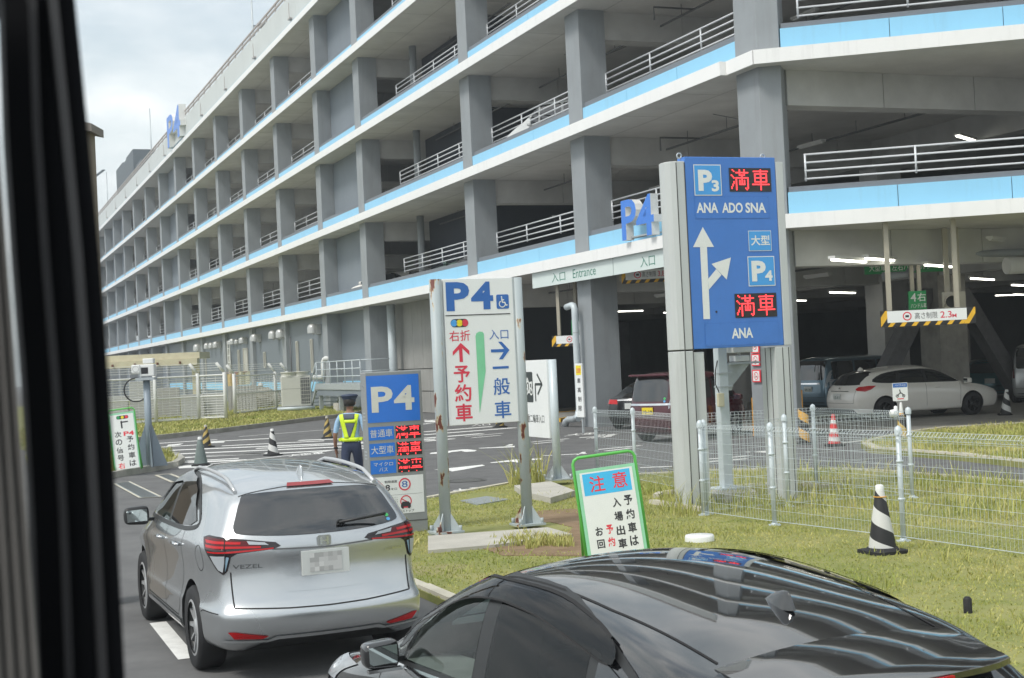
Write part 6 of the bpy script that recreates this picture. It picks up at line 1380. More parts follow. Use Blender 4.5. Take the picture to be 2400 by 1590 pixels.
# ---- silver compact SUV in front of us
silver = paint('silver_paint', (0.54, 0.56, 0.575), .85, .26)
TH = R(90 + 23.1)
suv = Car('silver_suv', 'silver compact SUV seen from behind at left with large red tail lamps', (-1.474, 10.45, 0), TH, silver, 4.30, 1.77,
    top=[(0, 1.48), (.15, 1.50), (.5, 1.545), (1.2, 1.58), (1.9, 1.585), (2.5, 1.57), (3.0, 1.33), (3.42, 1.09), (3.9, 1.0), (4.15, .93), (4.3, .80)],
    belt=[(0, 1.14), (.8, 1.12), (2.0, 1.04), (3.2, .98), (4.3, .8)],
    rear=[(.22, .16), (.34, .03), (.46, .0), (.545, -.015), (.578, .055), (.85, .12), (.97, .075), (1.12, .12), (1.2, .20), (1.44, .36), (1.5, .33)],
    front=[(.2, .15), (.4, .02), (.6, .0), (.8, .06), (1.0, .3), (1.6, .5)],
    plan=[(0, .86), (.03, .93), (.1, .985), (.25, 1.0), (.75, 1.0), (.88, .97), (.96, .88), (1, .76)], tumble=.19, sub=3, wheels=(.83, 3.44), wr=.335, zb=.22, rcorner=.17, shoulder=.015,
    sideprof=((0, -.03), (.13, -.0), (.27, -.005), (.361, .004), (.397, -.022), (.70, -.028), (.86, .012)))
suv.o.scale = (.965, .965, .955)
RG = smooth_poly([(-.48, 1.41), (0, 1.425), (.48, 1.41), (.56, 1.36), (.615, 1.25), (.648, 1.165), (.60, 1.13), (.3, 1.105), (0, 1.10), (-.3, 1.105), (-.60, 1.13), (-.648, 1.165), (-.615, 1.25), (-.56, 1.36)], 3)
suv.panel('rear_window', RG, 'rear', m_tint, .006, .06)
# side glass: front, rear, with black surround and visors
SG = smooth_poly([(.70, 1.17), (.80, 1.26), (1.12, 1.40), (1.5, 1.47), (2.0, 1.49), (2.5, 1.45), (2.85, 1.28), (3.12, 1.09), (3.1, 1.055), (2.2, 1.065), (1.4, 1.09), (.95, 1.12)], 3)
suv.seam_sg = [SG + [SG[0]]]
for md in ('left', 'right'): suv.seam(suv.seam_sg, md, m=m_plas, w=.035, off=.004, name='window_surround')
suv.both('pillar_cover', [(1.93, 1.09), (1.93, 1.46), (2.02, 1.46), (2.02, 1.09)], m_plas, .005)
m_st1 = glasst('suv_rear_side_glass', (.10, .10, .11), 1.6, 1.2); m_st2 = glasst('suv_front_side_glass', (.42, .50, .47), 1.5)
SW1 = [(.80, 1.19), (1.18, 1.37), (1.55, 1.44), (1.93, 1.455), (1.93, 1.09), (1.5, 1.105), (.98, 1.14)]; SW2 = [(2.02, 1.09), (2.02, 1.455), (2.45, 1.41), (2.78, 1.25), (2.98, 1.10), (2.9, 1.085)]
suv.both('side_window', SW1, m_st1, .006); suv.both('side_window', SW2, m_st2, .006)
for sg, md in ((1, 'left'), (-1, 'right')):
    suv.panel('window_visor', [(.96, 1.285), (1.0, 1.26), (1.5, 1.39), (1.98, 1.425), (2.46, 1.375), (2.86, 1.19), (2.92, 1.19), (2.52, 1.46), (2.0, 1.50), (1.5, 1.475), (1.14, 1.40)], md, m_tint, .022)
suv.panel('windscreen', smooth_poly([(-.55, 1.50), (.55, 1.50), (.68, 1.15), (.62, 1.08), (-.62, 1.08), (-.68, 1.15)], 3), 'front', m_tint, .005)
for sg in (1, -1):
    P_ = (lambda p: p) if sg > 0 else my; md = 'dl' if sg > 0 else 'dr'
    lamp = suv.panel('tail_lamp', [(.215, 1.03), (.25, 1.06), (.44, 1.09), (.66, 1.115), (.80, 1.12), (.885, 1.10), (.83, 1.02), (.76, .955), (.68, .87), (.615, .83), (.58, .86), (.545, .965), (.50, .99), (.26, 1.01)], md, m_lblk, .005, .02)
    suv.panel('red_lens', [(.30, 1.045), (.42, 1.075), (.66, 1.10), (.80, 1.105), (.86, 1.09), (.81, 1.02), (.62, 1.02)], md, m_lredd, .008, .02, lamp)
    for z0_, z1_ in ((1.03, 1.044), (1.062, 1.078)): suv.panel('light_bar', [(.34 if z0_ < 1.05 else .48, z0_ - .006), (.34 if z0_ < 1.05 else .48, z1_ - .006), (.62, z1_ + .002), (.81 if z0_ < 1.05 else .83, z1_ + .006), (.80, z0_ + .002), (.62, z0_)], md, m_lred, .011, .02, lamp)
    suv.panel('light_bar', [(.26, 1.012), (.26, 1.022), (.56, 1.008), (.78, 1.004), (.77, .994), (.55, .996)], md, m_lred, .011, .02, lamp)
    suv.panel('clear_lens', [(.29, 1.042), (.32, 1.062), (.44, 1.078), (.42, 1.052)], md, m_lclr, .012, .02, lamp); suv.panel('clear_lens', [(.585, .975), (.74, .972), (.70, .92), (.655, .868), (.615, .850)], md, m_lclr, .009, .02, lamp)
    suv.panel('clear_lens', [(.557, .965), (.578, .970), (.604, .860), (.592, .860)], md, mat('lens_blue_grey', (0.25, 0.38, 0.48), .2), .010, .02, lamp)
    suv.seam([[(.585, .98), (.60, 1.10)], [(.60, .845), (.585, .98)]], md, w=.008, off=.013)
    suv.panel('reflector', P_([(.50, .345), (.46, .365), (.70, .41), (.745, .41), (.70, .355)]), 'rear', m_lred, .006, .05)
    suv.panel('lower_garnish', P_([(.0, .335), (.0, .362), (.40, .362), (.46, .335), (.76, .345), (.78, .33), (.46, .315), (.38, .335)]), 'rear', m_alloy, .009, .05)
suv.panel('lower_bumper', [(-.62, .235), (-.50, .30), (-.36, .335), (.36, .335), (.50, .30), (.62, .235)], 'rear', m_plas, .004)
suv.seam([[(-.69, .585), (-.3, .565), (0, .56), (.3, .565), (.69, .585)], [(.69, .585), (.695, .85)], [(-.69, .585), (-.695, .85)]], 'rear', w=.009)
suv.seam([[(.34, -.56), (.31, -.3), (.30, 0), (.31, .3), (.34, .56)]], 'top', w=.009)
suv.seam([[(-.395, 1.01), (0, .995), (.395, 1.01)]], 'rear', w=.012, m=m_cond)
for md in ('left', 'right'): suv.seam([[(1.12, 1.09), (1.16, .75), (1.30, .45), (1.38, .36)], [(1.98, 1.06), (2.0, .36)], [(1.38, .36), (2.95, .36), (2.98, .6), (2.98, 1.04)], [(.1, .54), (.4, .54), (.46, .52)]], md)
# tailgate recess for the plate, bumper crease
suv.panel('plate_recess', smooth_poly([(-.36, .93), (.36, .93), (.40, .86), (.31, .70), (.24, .68), (-.24, .68), (-.31, .70), (-.40, .86)], 3), 'rear', silver, .003)
suv.plate(0, .885, .37, .185, m_platew); mm_ = MB()
p, n = suv.hit(0, .885, 'rear'); rnd = random.Random(4); pal = [mat('blur_grey_%d' % k, (v, v, v * .98), .6, var=.02) for k, v in enumerate((.40, .48, .56, .64))]
for i in range(7):
    for j in range(4): mm_.face([(p.x - .028, .125 - i * .036, .815 + j * .036), (p.x - .028, .125 - (i + 1) * .036, .815 + j * .036), (p.x - .028, .125 - (i + 1) * .036, .815 + (j + 1) * .036), (p.x - .028, .125 - i * .036, .815 + (j + 1) * .036)], rnd.randrange(4))
q = mm_.build('plate_print', pal, suv.o)
p, n = suv.hit(0, 1.045, 'rear'); g = MB(); g.slab(rrect(-.055, .055, -.042, .042, .02), -.004, 0); add_text(g, 'H', -.033, .033, -.03, .03, -.008, 1, .03)
e = g.build('emblem', [silver, m_chr], suv.o); e.location = p + Vector((-.006, 0, 0)); e.rotation_euler = (R(-18), 0, 0); e.rotation_euler = (0, 0, R(-90)); e.rotation_mode = 'XYZ'
def badge(c, s_, y0, y1, z0, z1, m, off=.006):
    g = MB(); add_text(g, s_, y0, y1, z0, z1, 0, 0, .01); vs = []
    for v in g.v:
        p, n = c.hit(-v[0], v[2], 'rear'); vs.append(tuple(p + n * off) if p is not None else v)
    g.v = vs; g.build('badge', m, c.o)
badge(suv, 'VEZEL', -.68, -.47, .875, .905, mat('badge_chrome', (.22, .23, .24), .25, .8)); badge(suv, 'HYBRID', .50, .66, .915, .935, m_chr)
g = MB(); p, n = suv.hit(-.15, 1.16, 'rear'); g.tube([p + Vector((-.01, 0, -.02)), p + Vector((-.045, .02, .01)), p + Vector((-.03, -.36, .045))], .012, 6); g.lathe([(.03, -.03), (.03, 0), (.001, 0)], 12, 0, tuple(p), 'x'); g.build('wiper', m_plas, suv.o)
# roof spoiler lamp, antenna, roof rails
suv.panel('high_brake_lamp', [(-.19, 1.445), (.19, 1.445), (.17, 1.468), (-.17, 1.468)], 'rear', glassm('lamp_mid_red', (0.26, 0.006, 0.01), 1.5, .1), .012, .04)
fin(suv, .62, silver, .20, .075)
for sg in (1, -1):
    g = MB(); pts = []
    for k in range(13):
        x = .42 + 1.75 * k / 12; p, n = suv.hit(x, sg * .565, 'top'); pts.append(Vector((p.x, p.y, p.z + .004 + .035 * min(1, min(k, 12 - k) / 2)))) 
    g.tube(pts, .016, 8); g.build('roof_rail', m_alloy, suv.o); suv.mirror(2.93, 1.07, sg, m_plas, y=.86)
    for hx in (1.30, 2.15):
        p, n = suv.hit(hx, .965 if hx < 2 else .94, 'left' if sg > 0 else 'right'); q = MB(); q.tube([p + Vector((-.09, sg * .005, 0)), p + Vector((-.06, sg * .035, .004)), p + Vector((.06, sg * .035, .004)), p + Vector((.09, sg * .005, 0))], .014, 8); q.build('door_handle', m_chr, suv.o)
suv.seam([[(.42 + .17 * math.cos(a) * .55 + .08, .93 + .10 * math.sin(a)) for a in [R(20 * k) for k in range(19)]]], 'left', w=.005)
for y_, z_, cc in ((-.555, 1.175, (.05, .45, .12)), (-.56, 1.145, (.10, .35, .65))):
    suv.panel('sticker', [(y_ + .017 * math.cos(R(30 * k)), z_ + .012 * math.sin(R(30 * k))) for k in range(12)], 'rear', mat('sticker_%d' % int(cc[1] * 100), cc, .4), .009)
for md in ('left', 'right'): suv.panel('sill_trim', [(1.27, .26), (1.27, .335), (2.98, .335), (2.98, .26)], md, silver, .012); 
suv.add_wheels(m_alloy, 10, 1)
SHR = lambda P, k: [(sum(p[0] for p in P) / len(P) + (x - sum(p[0] for p in P) / len(P)) * k, sum(p[1] for p in P) / len(P) + (z - sum(p[1] for p in P) / len(P)) * k) for x, z in P]
open_cabin(suv, [SHR(SW1, .97), SHR(SW2, .97)], ((.62, .66, 1.0, 3.0), (1.46, .52, 1.15, 2.4)), ((2.05, .36, .62), (2.05, -.36, .62), (1.3, .36, .62), (1.3, -.36, .62)))

# ---- black hatchback beside the coach
blackp = paint('black_paint_gloss', (0.008, 0.0085, 0.010), .0, .06); blackp.node_tree.nodes['Principled BSDF'].inputs['Coat IOR'].default_value = 1.75; TB = R(90 + 27.5)
bk = Car('black_hatchback', 'glossy black hatchback in the foreground, its roof mirroring the signs', (1.33, 4.60, 0), TB, blackp, 4.46, 1.745,
    top=[(0, 1.27), (.2, 1.31), (.6, 1.385), (1.2, 1.455), (1.8, 1.49), (2.2, 1.485), (2.55, 1.43), (2.9, 1.29), (3.35, 1.05), (3.6, .94), (4.0, .84), (4.3, .74), (4.46, .62)],
    belt=[(0, 1.04), (1.0, 1.0), (2.2, .94), (3.3, .88), (4.46, .66)],
    rear=[(.2, .14), (.4, .02), (.6, .0), (.8, .03), (1.0, .12), (1.1, .24), (1.22, .42), (1.3, .42)],
    front=[(.2, .2), (.4, .03), (.55, .0), (.7, .08), (.9, .5), (1.5, .7)],
    plan=[(0, .86), (.05, .95), (.15, .99), (.3, 1.0), (.7, 1.0), (.85, .96), (.95, .84), (1, .68)], tumble=.19, sub=3, wheels=(.86, 3.56), wr=.315, zb=.18, rcorner=.12, crown=.045, fcorner=.32)
bk.o.scale = (.945, .945, .945)
BG = smooth_poly([(.60, 1.09), (.8, 1.21), (1.15, 1.32), (1.6, 1.40), (2.1, 1.40), (2.45, 1.33), (2.8, 1.16), (3.12, .945), (3.1, .92), (2.3, .945), (1.4, .985), (.8, 1.03)], 3)
for md in ('left', 'right'): bk.seam([BG + [BG[0]]], md, m=m_plas, w=.03, off=.004, name='window_surround')
m_sgl = glasst('side_glass_green', (.80, .88, .84), 1.5, 1.0); m_sgd = glasst('side_glass_dark', (.07, .075, .085), 1.5, .9)
BW1 = [(2.0, .965), (2.06, 1.34), (2.43, 1.27), (2.74, 1.11), (2.78, .945)]; BW2 = [(1.05, 1.01), (1.1, 1.26), (1.6, 1.345), (1.93, 1.348), (1.88, .975)]; BW3 = [(.70, 1.075), (.84, 1.18), (1.03, 1.24), (.99, 1.025)]; BW4 = [(2.81, .94), (2.78, 1.06), (3.02, .935)]
bk.both('side_window', BW1, m_sgl, .006); bk.both('side_window', BW2, m_sgd, .006); bk.both('side_window', BW3, m_tint, .006); bk.both('side_window', BW4, m_sgl, .006)
bk.both('pillar_cover', [(1.88, .975), (1.93, 1.35), (2.06, 1.345), (2.0, .965)], m_plas, .005); bk.both('pillar_cover', [(2.775, .945), (2.735, 1.11), (2.765, 1.10), (2.815, .945)], m_plas, .005); bk.both('pillar_cover', [(.985, 1.02), (1.03, 1.245), (1.105, 1.265), (1.055, 1.01)], m_plas, .005)
VIS = [(.93, 1.215), (1.2, 1.255), (1.6, 1.31), (2.0, 1.32), (2.35, 1.265), (2.62, 1.14), (2.80, 1.0), (2.84, 1.02), (2.66, 1.20), (2.42, 1.33), (2.1, 1.385), (1.6, 1.39), (1.2, 1.34), (.95, 1.28)]
for md in ('left', 'right'):
    bk.panel('window_visor', smooth_poly(VIS, 4), md, glasst('visor_smoke', (.16, .16, .17), 1.5, 1.0), .024)
    VS_ = smooth_poly(VIS, 4); bk.seam([VS_[:28], VS_[28:52]], md, w=.007, off=.028, name='visor_edge')
    bk.seam([[(2.06, 1.32), (2.04, 1.385)]], md, w=.010, off=.029, name='visor_edge')
    bk.seam([[(1.98, 1.34), (1.95, .4)], [(1.0, 1.2), (.98, .95), (1.15, .6)], [(3.05, .9), (3.05, .4)]], md)
    bk.seam([[(3.1, .905), (2.3, .932), (1.4, .972), (.75, 1.02)]], md, m=m_chr, w=.014, name='belt_moulding', off=.008)
    bk.mirror(2.83, .985, 1 if md == 'left' else -1, blackp, y=.84, lip=True, k_=.8)
# roof ditch lines, fin antenna, split tailgate glass and spoiler lamp
bk.seam([[(.55, .525), (1.2, .565), (1.9, .57), (2.4, .53)]], 'top', w=.012); bk.seam([[(.55, -.525), (1.2, -.565), (1.9, -.57), (2.4, -.53)]], 'top', w=.012)
fin(bk, .86, blackp, .21, .062)
bk.panel('rear_window', smooth_poly([(-.5, 1.26), (.5, 1.26), (.62, 1.15), (.66, 1.0), (0, .97), (-.66, 1.0), (-.62, 1.15)], 3), 'rear', m_tint, .004)
sp = bmesh.new(); rows = []
def rz_(x, y):
    p, n = bk.hit(x, y, 'top'); return p.z
for x, th in ((.52, .0), (.45, .012), (.34, .03), (.22, .035), (.13, .034), (.10, .026)):
    r = []
    for k in range(13):
        u = -1 + 2 * k / 12; y = .56 * u; z5, z7 = rz_(.52, y), rz_(.72, y); sl_ = (z7 - z5) / .2 * .8; xx = x + (.10 * abs(u) ** 2.5 if x < .4 else 0); zz = z5 - sl_ * (.52 - xx) + (.003 if x > .5 else .006) - (.006 if x < .12 else 0)
        r.append((sp.verts.new((xx, y, zz)), sp.verts.new((xx, y, zz - th - .002 + (.006 if x < .12 else 0)))))
    rows.append(r)
for a, b in zip(rows[:-1], rows[1:]):
    for k in range(12): sp.faces.new((a[k][0], a[k + 1][0], b[k + 1][0], b[k][0])); sp.faces.new((a[k][1], b[k][1], b[k + 1][1], a[k + 1][1]))
for k in range(12): sp.faces.new((rows[-1][k][0], rows[-1][k + 1][0], rows[-1][k + 1][1], rows[-1][k][1])); sp.faces.new((rows[0][k][1], rows[0][k + 1][1], rows[0][k + 1][0], rows[0][k][0]))
for k in (0, 12):
    for a, b in zip(rows[:-1], rows[1:]): sp.faces.new((a[k][0], b[k][0], b[k][1], a[k][1]))
bmesh.ops.recalc_face_normals(sp, faces=sp.faces); me = bpy.data.meshes.new('roof_spoiler'); sp.to_mesh(me); sp.free(); me.materials.append(blackp); me.polygons.foreach_set('use_smooth', [True] * len(me.polygons)); me.set_sharp_from_angle(angle=R(40))
spo = bpy.data.objects.new('roof_spoiler', me); C.objects.link(spo); spo.parent = bk.o; g = MB(); zz = rz_(.52, 0) - (rz_(.72, 0) - rz_(.52, 0)) * 4 * .40; g.box(.088, .1, -.17, .17, zz - .036, zz - .01); g.build('high_brake_lamp', m_lred, spo)
for sg in (1, -1):
    bk.panel('headlamp', (lambda P: P if sg > 0 else my(P))([(.50, .64), (.56, .72), (.70, .78), (.80, .80), (.80, .66), (.66, .60)]), 'front', m_lclr, .006, .05); bk.panel('headlamp', [(3.72, .74), (3.80, .84), (4.05, .80), (4.22, .70), (4.2, .62), (3.95, .66)], 'left' if sg > 0 else 'right', m_lclr, .006, .05)
    bk.panel('tail_lamp', [(.03, .80), (.03, 1.0), (.2, 1.02), (.34, .93), (.12, .80)], 'left' if sg > 0 else 'right', m_lred, .005)
bk.panel('windscreen', smooth_poly([(-.50, 1.385), (.50, 1.385), (.63, 1.10), (.58, 1.06), (-.58, 1.06), (-.63, 1.10)], 3), 'front', glasst('windscreen_glass', (.6, .68, .65), 1.5), .004)
bk.add_wheels(m_alloy, 5)
open_cabin(bk, [SHR(BW1, .97), SHR(BW2, .97)], ((.50, .66, .95, 3.05), (1.385, .47, 1.15, 2.35)), ((2.0, .36, .50), (2.0, -.36, .50), (1.25, .36, .50), (1.25, -.36, .50)), [(-.46, 1.36), (.46, 1.36), (.58, 1.09), (-.58, 1.09)])
g = MB(); g.tube([(2.62 + .0 * k, .36 + .17 * math.cos(R(20 * k)), .86 + .17 * math.sin(R(20 * k))) for k in range(19)], .014, 8, cap=False); g.build('steering_wheel', m_plas, bk.o)

# ---- cars farther off, one generic builder with each one's own proportions
def far_car(name, label, loc, rz, pm, L, W, H, kind, plate=None, sub=2, group=None, lamp=m_lred, cat='car', rim=m_alloy, ptext='', glass=None):
    k = kind; gl = glass or m_tint
    if k == 'box': top = [(0, H - .05), (.25, H), (L * .6, H), (L * .76, H - .08), (L * .87, H * .66), (L * .94, H * .57), (L, H * .46)]; rear = [(.2, .06), (.5, 0), (.9, .02), (H * .6, .06), (H - .15, .14), (H, .16)]; belt = [(0, H * .56), (L, H * .5)]; fr = [(.2, .1), (.5, 0), (.9, .06), (H, .3)]; tb = .10; bz = H * .56
    elif k == 'wagon': top = [(0, H - .17), (.3, H - .10), (L * .3, H - .015), (L * .45, H), (L * .55, H - .04), (L * .68, H * .81), (L * .75, H * .66), (L * .9, H * .58), (L, H * .47)]; rear = [(.2, .1), (.5, 0), (.8, .05), (H * .62, .14), (H * .8, .38), (H, .6)]; belt = [(0, H * .66), (L * .5, H * .62), (L, H * .5)]; fr = [(.2, .1), (.5, 0), (.8, .15), (H, .5)]; tb = .2; bz = H * .64
    elif k == 'hatch': top = [(0, H - .12), (.3, H - .05), (L * .35, H), (L * .5, H - .02), (L * .66, H * .80), (L * .76, H * .66), (L * .9, H * .58), (L, H * .47)]; rear = [(.2, .1), (.5, 0), (.8, .06), (H * .62, .14), (H * .85, .34), (H, .42)]; belt = [(0, H * .64), (L, H * .5)]; fr = [(.2, .1), (.5, 0), (.8, .12), (H, .5)]; tb = .18; bz = H * .62
    else: top = [(0, H * .66), (L * .12, H * .70), (L * .18, H * .73), (L * .32, H * .97), (L * .45, H), (L * .55, H - .04), (L * .68, H * .77), (L * .76, H * .68), (L * .9, H * .58), (L, H * .47)]; rear = [(.2, .1), (.5, 0), (.8, .03), (H * .7, .12), (H, .2)]; belt = [(0, H * .62), (L, H * .5)]; fr = [(.2, .1), (.5, 0), (.8, .12), (H, .5)]; tb = .2; bz = H * .63
    c = Car(name, label, loc, rz, pm, L, W, top, belt, rear, fr, [(0, .88), (.05, .96), (.2, 1), (.8, 1), (.93, .9), (1, .75)], tumble=tb, sub=sub, wheels=(L * .19, L * .79), wr=.32 if H < 1.7 else .30, zb=.2, cat=cat, group=group, rcorner=.08 if k == 'box' else .12, sharp=.07 if k == 'box' else .12)
    hw = W / 2; zt = H - .12
    if k == 'box':
        c.panel('rear_window', rrect(-hw * .74, hw * .74, bz + .05, zt - .02, .08), 'rear', gl, .006)
        for md in ('left', 'right'):
            for a, b in ((.07, .27), (.29, .50), (.52, .70)): c.panel('side_window', rrect(L * a, L * b, bz + .06, zt - .06, .05), md, gl, .005)
            c.panel('side_window', [(L * .715, bz + .04), (L * .715, zt - .12), (L * .76, zt - .25), (L * .80, bz + .05)], md, gl, .005)
        tl = [(hw * .80, .85), (hw * .98, .85), (hw * .98, bz + .35), (hw * .84, bz + .35)]
    elif k == 'sedan':
        c.panel('rear_window', rrect(-hw * .58, hw * .58, H * .74, H * .93, .05), 'rear', gl, .006)
        for md in ('left', 'right'): c.panel('side_window', smooth_poly([(L * .22, H * .71), (L * .32, H * .89), (L * .5, H * .91), (L * .65, H * .72), (L * .5, H * .69)], 3), md, gl, .005)
        tl = [(hw * .48, H * .53), (hw * .95, H * .54), (hw * .95, H * .63), (hw * .5, H * .62)]
    else:
        r0 = bz + .04; c.panel('rear_window', smooth_poly([(-hw * .60, H * .89), (hw * .60, H * .89), (hw * .76, r0 + .06), (hw * .66, r0), (-hw * .66, r0), (-hw * .76, r0 + .06)], 3), 'rear', gl, .006)
        a0 = L * (.12 if k == 'wagon' else .17)
        for md in ('left', 'right'):
            c.panel('window_surround', smooth_poly([(a0, H * .72), (a0 + .35, H * .85), (L * .35, H * .905), (L * .52, H * .90), (L * .64, H * .79), (L * .735, H * .655), (L * .5, H * .655), (L * .25, H * .675)], 3), md, m_plas, .003)
            c.panel('side_window', [(L * .30, H * .685), (L * .31, H * .875), (L * .46, H * .875), (L * .465, H * .67)], md, gl, .006); c.panel('side_window', [(L * .485, H * .67), (L * .485, H * .87), (L * .54, H * .85), (L * .63, H * .76), (L * .69, H * .67)], md, gl, .006); c.panel('side_window', [(a0 + .08, H * .725), (a0 + .4, H * .835), (L * .285, H * .865), (L * .28, H * .69)], md, gl, .006)
        tl = [(hw * .52, H * .56), (hw * .56, H * .61), (hw * .97, H * .66), (hw * .97, H * .55), (hw * .75, H * .54)]
    if k in ('wagon', 'hatch'):
        for md in ('dl', 'dr'): c.panel('tail_lamp', [(hw * .62, H * .60), (hw * .72, H * .635), (hw * 1.0, H * .65), (hw * 1.18, H * .645), (hw * 1.05, H * .58), (hw * .9, H * .55), (hw * .66, H * .57)], md, lamp, .007, .03)
    for f in (((lambda p: p), my) if k in ('box', 'sedan') else ()):
        c.panel('tail_lamp', f(tl), 'rear', lamp, .006, .05)
    for md in ('left', 'right'):
        if False: c.panel('tail_lamp', [(.03, H * .55), (.03, H * .66), (.3, H * .665), (.42, H * .64), (.2, H * .56)], md, lamp, .006, .05)
        c.seam([[(L * .47, bz), (L * .47, .35)], [(L * .27, bz), (L * .29, .5)], [(L * .71, bz - .03), (L * .70, .35)]], md)
        p, n = c.hit(L * .50, bz - .12, md)
        sgn = 1 if md == 'left' else -1
        for hx in (.33, .55):
            p, n = c.hit(L * hx, bz - .12, md)
            if p is not None: MB().tube([p + Vector((-.08, 0, 0)), p + Vector((-.05, sgn * .03, 0)), p + Vector((.05, sgn * .03, 0)), p + Vector((.08, 0, 0))], .013, 6).build('door_handle', m_chr if k == 'box' else pm, c.o)
    c.mirror(L * .74 if k != 'box' else L * .78, bz + .02, 1, pm); c.mirror(L * .74 if k != 'box' else L * .78, bz + .02, -1, pm)
    c.panel('lower_bumper', [(-hw * .8, .24), (-hw * .72, .36), (hw * .72, .36), (hw * .8, .24)], 'rear', m_plas, .004)
    c.seam([[(-hw * .78, .52), (hw * .78, .52)], [(hw * .78, .52), (hw * .80, H * .6)], [(-hw * .78, .52), (-hw * .80, H * .6)]], 'rear')
    if plate is not None: c.plate(0, .70 if k != 'box' else .80, .34, .17, plate, text=((ptext, .1, .95, .12, .6, .03),) if ptext else ())
    c.add_wheels(rim, 7); return c
maroon = paint('maroon_paint', (0.085, 0.012, 0.022), .3, .25); mv = far_car('maroon_minicar', 'maroon boxy minicar with yellow plate waiting behind the mesh fence', (3.35, 35.3, 0), R(46), maroon, 3.4, 1.48, 1.76, 'box', m_platey, ptext='10-19', lamp=m_lclr)
mv.panel('chrome_bar', [(-.66, .93), (.66, .93), (.66, .98), (-.66, .98)], 'rear', m_chr, .02); g = MB(); p, n = mv.hit(0, 1.66, 'rear'); g.box(p.x - .16, p.x + .1, -.6, .6, 1.66, 1.72); g.build('roof_spoiler', maroon, mv.o, bevel=.02)
for y_, cc in ((-.48, .45), (-.48, .35)): mv.panel('sticker', [(y_ + .03 * math.cos(R(30 * k)), (1.10 if cc > .4 else 1.03) + .03 * math.sin(R(30 * k))) for k in range(12)], 'rear', MATS['sticker_%d' % int(cc * 100)], .009)
for y_ in (.64, -.64): mv.panel('reflector', [(y_ - .06, .36), (y_ + .06, .36), (y_ + .06, .41), (y_ - .06, .41)], 'rear', m_lred, .008)
whitep = paint('pearl_white_paint', (0.80, 0.78, 0.73), .0, .25); wv_ = far_car('white_wagon', 'white estate car with black wheels parked in the garage mouth', (9.35, 40.6, 0), R(18), whitep, 4.69, 1.78, 1.50, 'wagon', m_platew, sub=3, ptext='11-11', rim=m_plas); wv_.o.scale = (1.04, 1.04, 1.05)
p, n = wv_.hit(.7, 0, 'top'); g = MB(); g.lathe([(.09, 0), (.06, .07), (.001, .11)], 10, c=(p.x, 0, p.z - .01)); g.build('fin_antenna', whitep, wv_.o); wv_.seam([[(-.45, .845), (.45, .845)]], 'rear', m=m_chr, w=.02, name='chrome_bar')
p, n = wv_.hit(0, .90, 'rear'); g = MB(); g.lathe([(.05, p.x - .012), (.045, p.x), (.001, p.x)], 14, 0, (0, 0, .90), 'x'); g.build('emblem', m_chr, wv_.o)
bluep = paint('blue_grey_paint', (0.10, 0.17, 0.22), .6, .3); bv = far_car('blue_minivan', 'blue grey minivan parked behind the white estate car', (9.75, 46.6, 0), R(33), bluep, 4.7, 1.72, 1.86, 'box', m_platew, ptext='69-20', lamp=m_lclr); bv.panel('chrome_bar', [(-.5, .95), (.5, .95), (.5, 1.0), (-.5, 1.0)], 'rear', m_chr, .02)
far_car('teal_hatchback', 'dark teal hatchback seen from behind between minivan and pillar', (16.7, 49.5, 0), R(72), paint('teal_paint', (0.02, 0.12, 0.145), .5, .3), 4.0, 1.7, 1.52, 'hatch', m_platew)
far_car('silver_minivan', 'silver white minivan cut off by the right edge of the picture', (17.0, 45.8, 0), R(62), paint('silver_white_paint', (0.48, 0.50, 0.50), .5, .3), 4.6, 1.75, 1.98, 'box', m_platew, lamp=m_lredd)
bs = far_car('black_sedan', 'black sedan seen from behind in front of the maroon minicar', (3.45, 41.9, 0), R(66), paint('black_paint_dull', (0.02, 0.021, 0.024), .3, .25), 4.5, 1.72, 1.44, 'sedan', m_platew); bs.seam([[(-.5, .88), (.5, .88)]], 'rear', m=m_chr, w=.03, name='chrome_bar')
# vehicles on the upper decks
def deck(px, t, lvl): s, z = FPn(px[0], px[1], t); return W(t, s, LV[lvl])
far_car('white_van', 'white van on the second deck, its roof showing over the railing', deck((1470, 170), 4.0, 1), R(160), paint('van_white_paint', (0.6, 0.62, 0.62), 0, .3), 4.4, 1.7, 2.0, 'box', group=None)
far_car('grey_hatchback', 'grey hatchback with open tailgate look on the second deck, left of the white van', deck((1235, 262), 4.5, 1), R(165), paint('dark_grey_paint', (0.06, 0.065, 0.07), .5, .3), 4.0, 1.7, 1.6, 'hatch')
far_car('white_hatchback', 'white hatchback on the first deck near the grey stair core', deck((990, 620), 3.2, 0), R(150), whitep, 4.2, 1.7, 1.52, 'hatch'); far_car('green_hatchback', 'dark green hatchback on the first deck above the entrance', deck((1215, 560), 3.6, 0), R(158), paint('dark_green_paint', (0.03, 0.07, 0.055), .5, .3), 4.0, 1.7, 1.5, 'hatch')
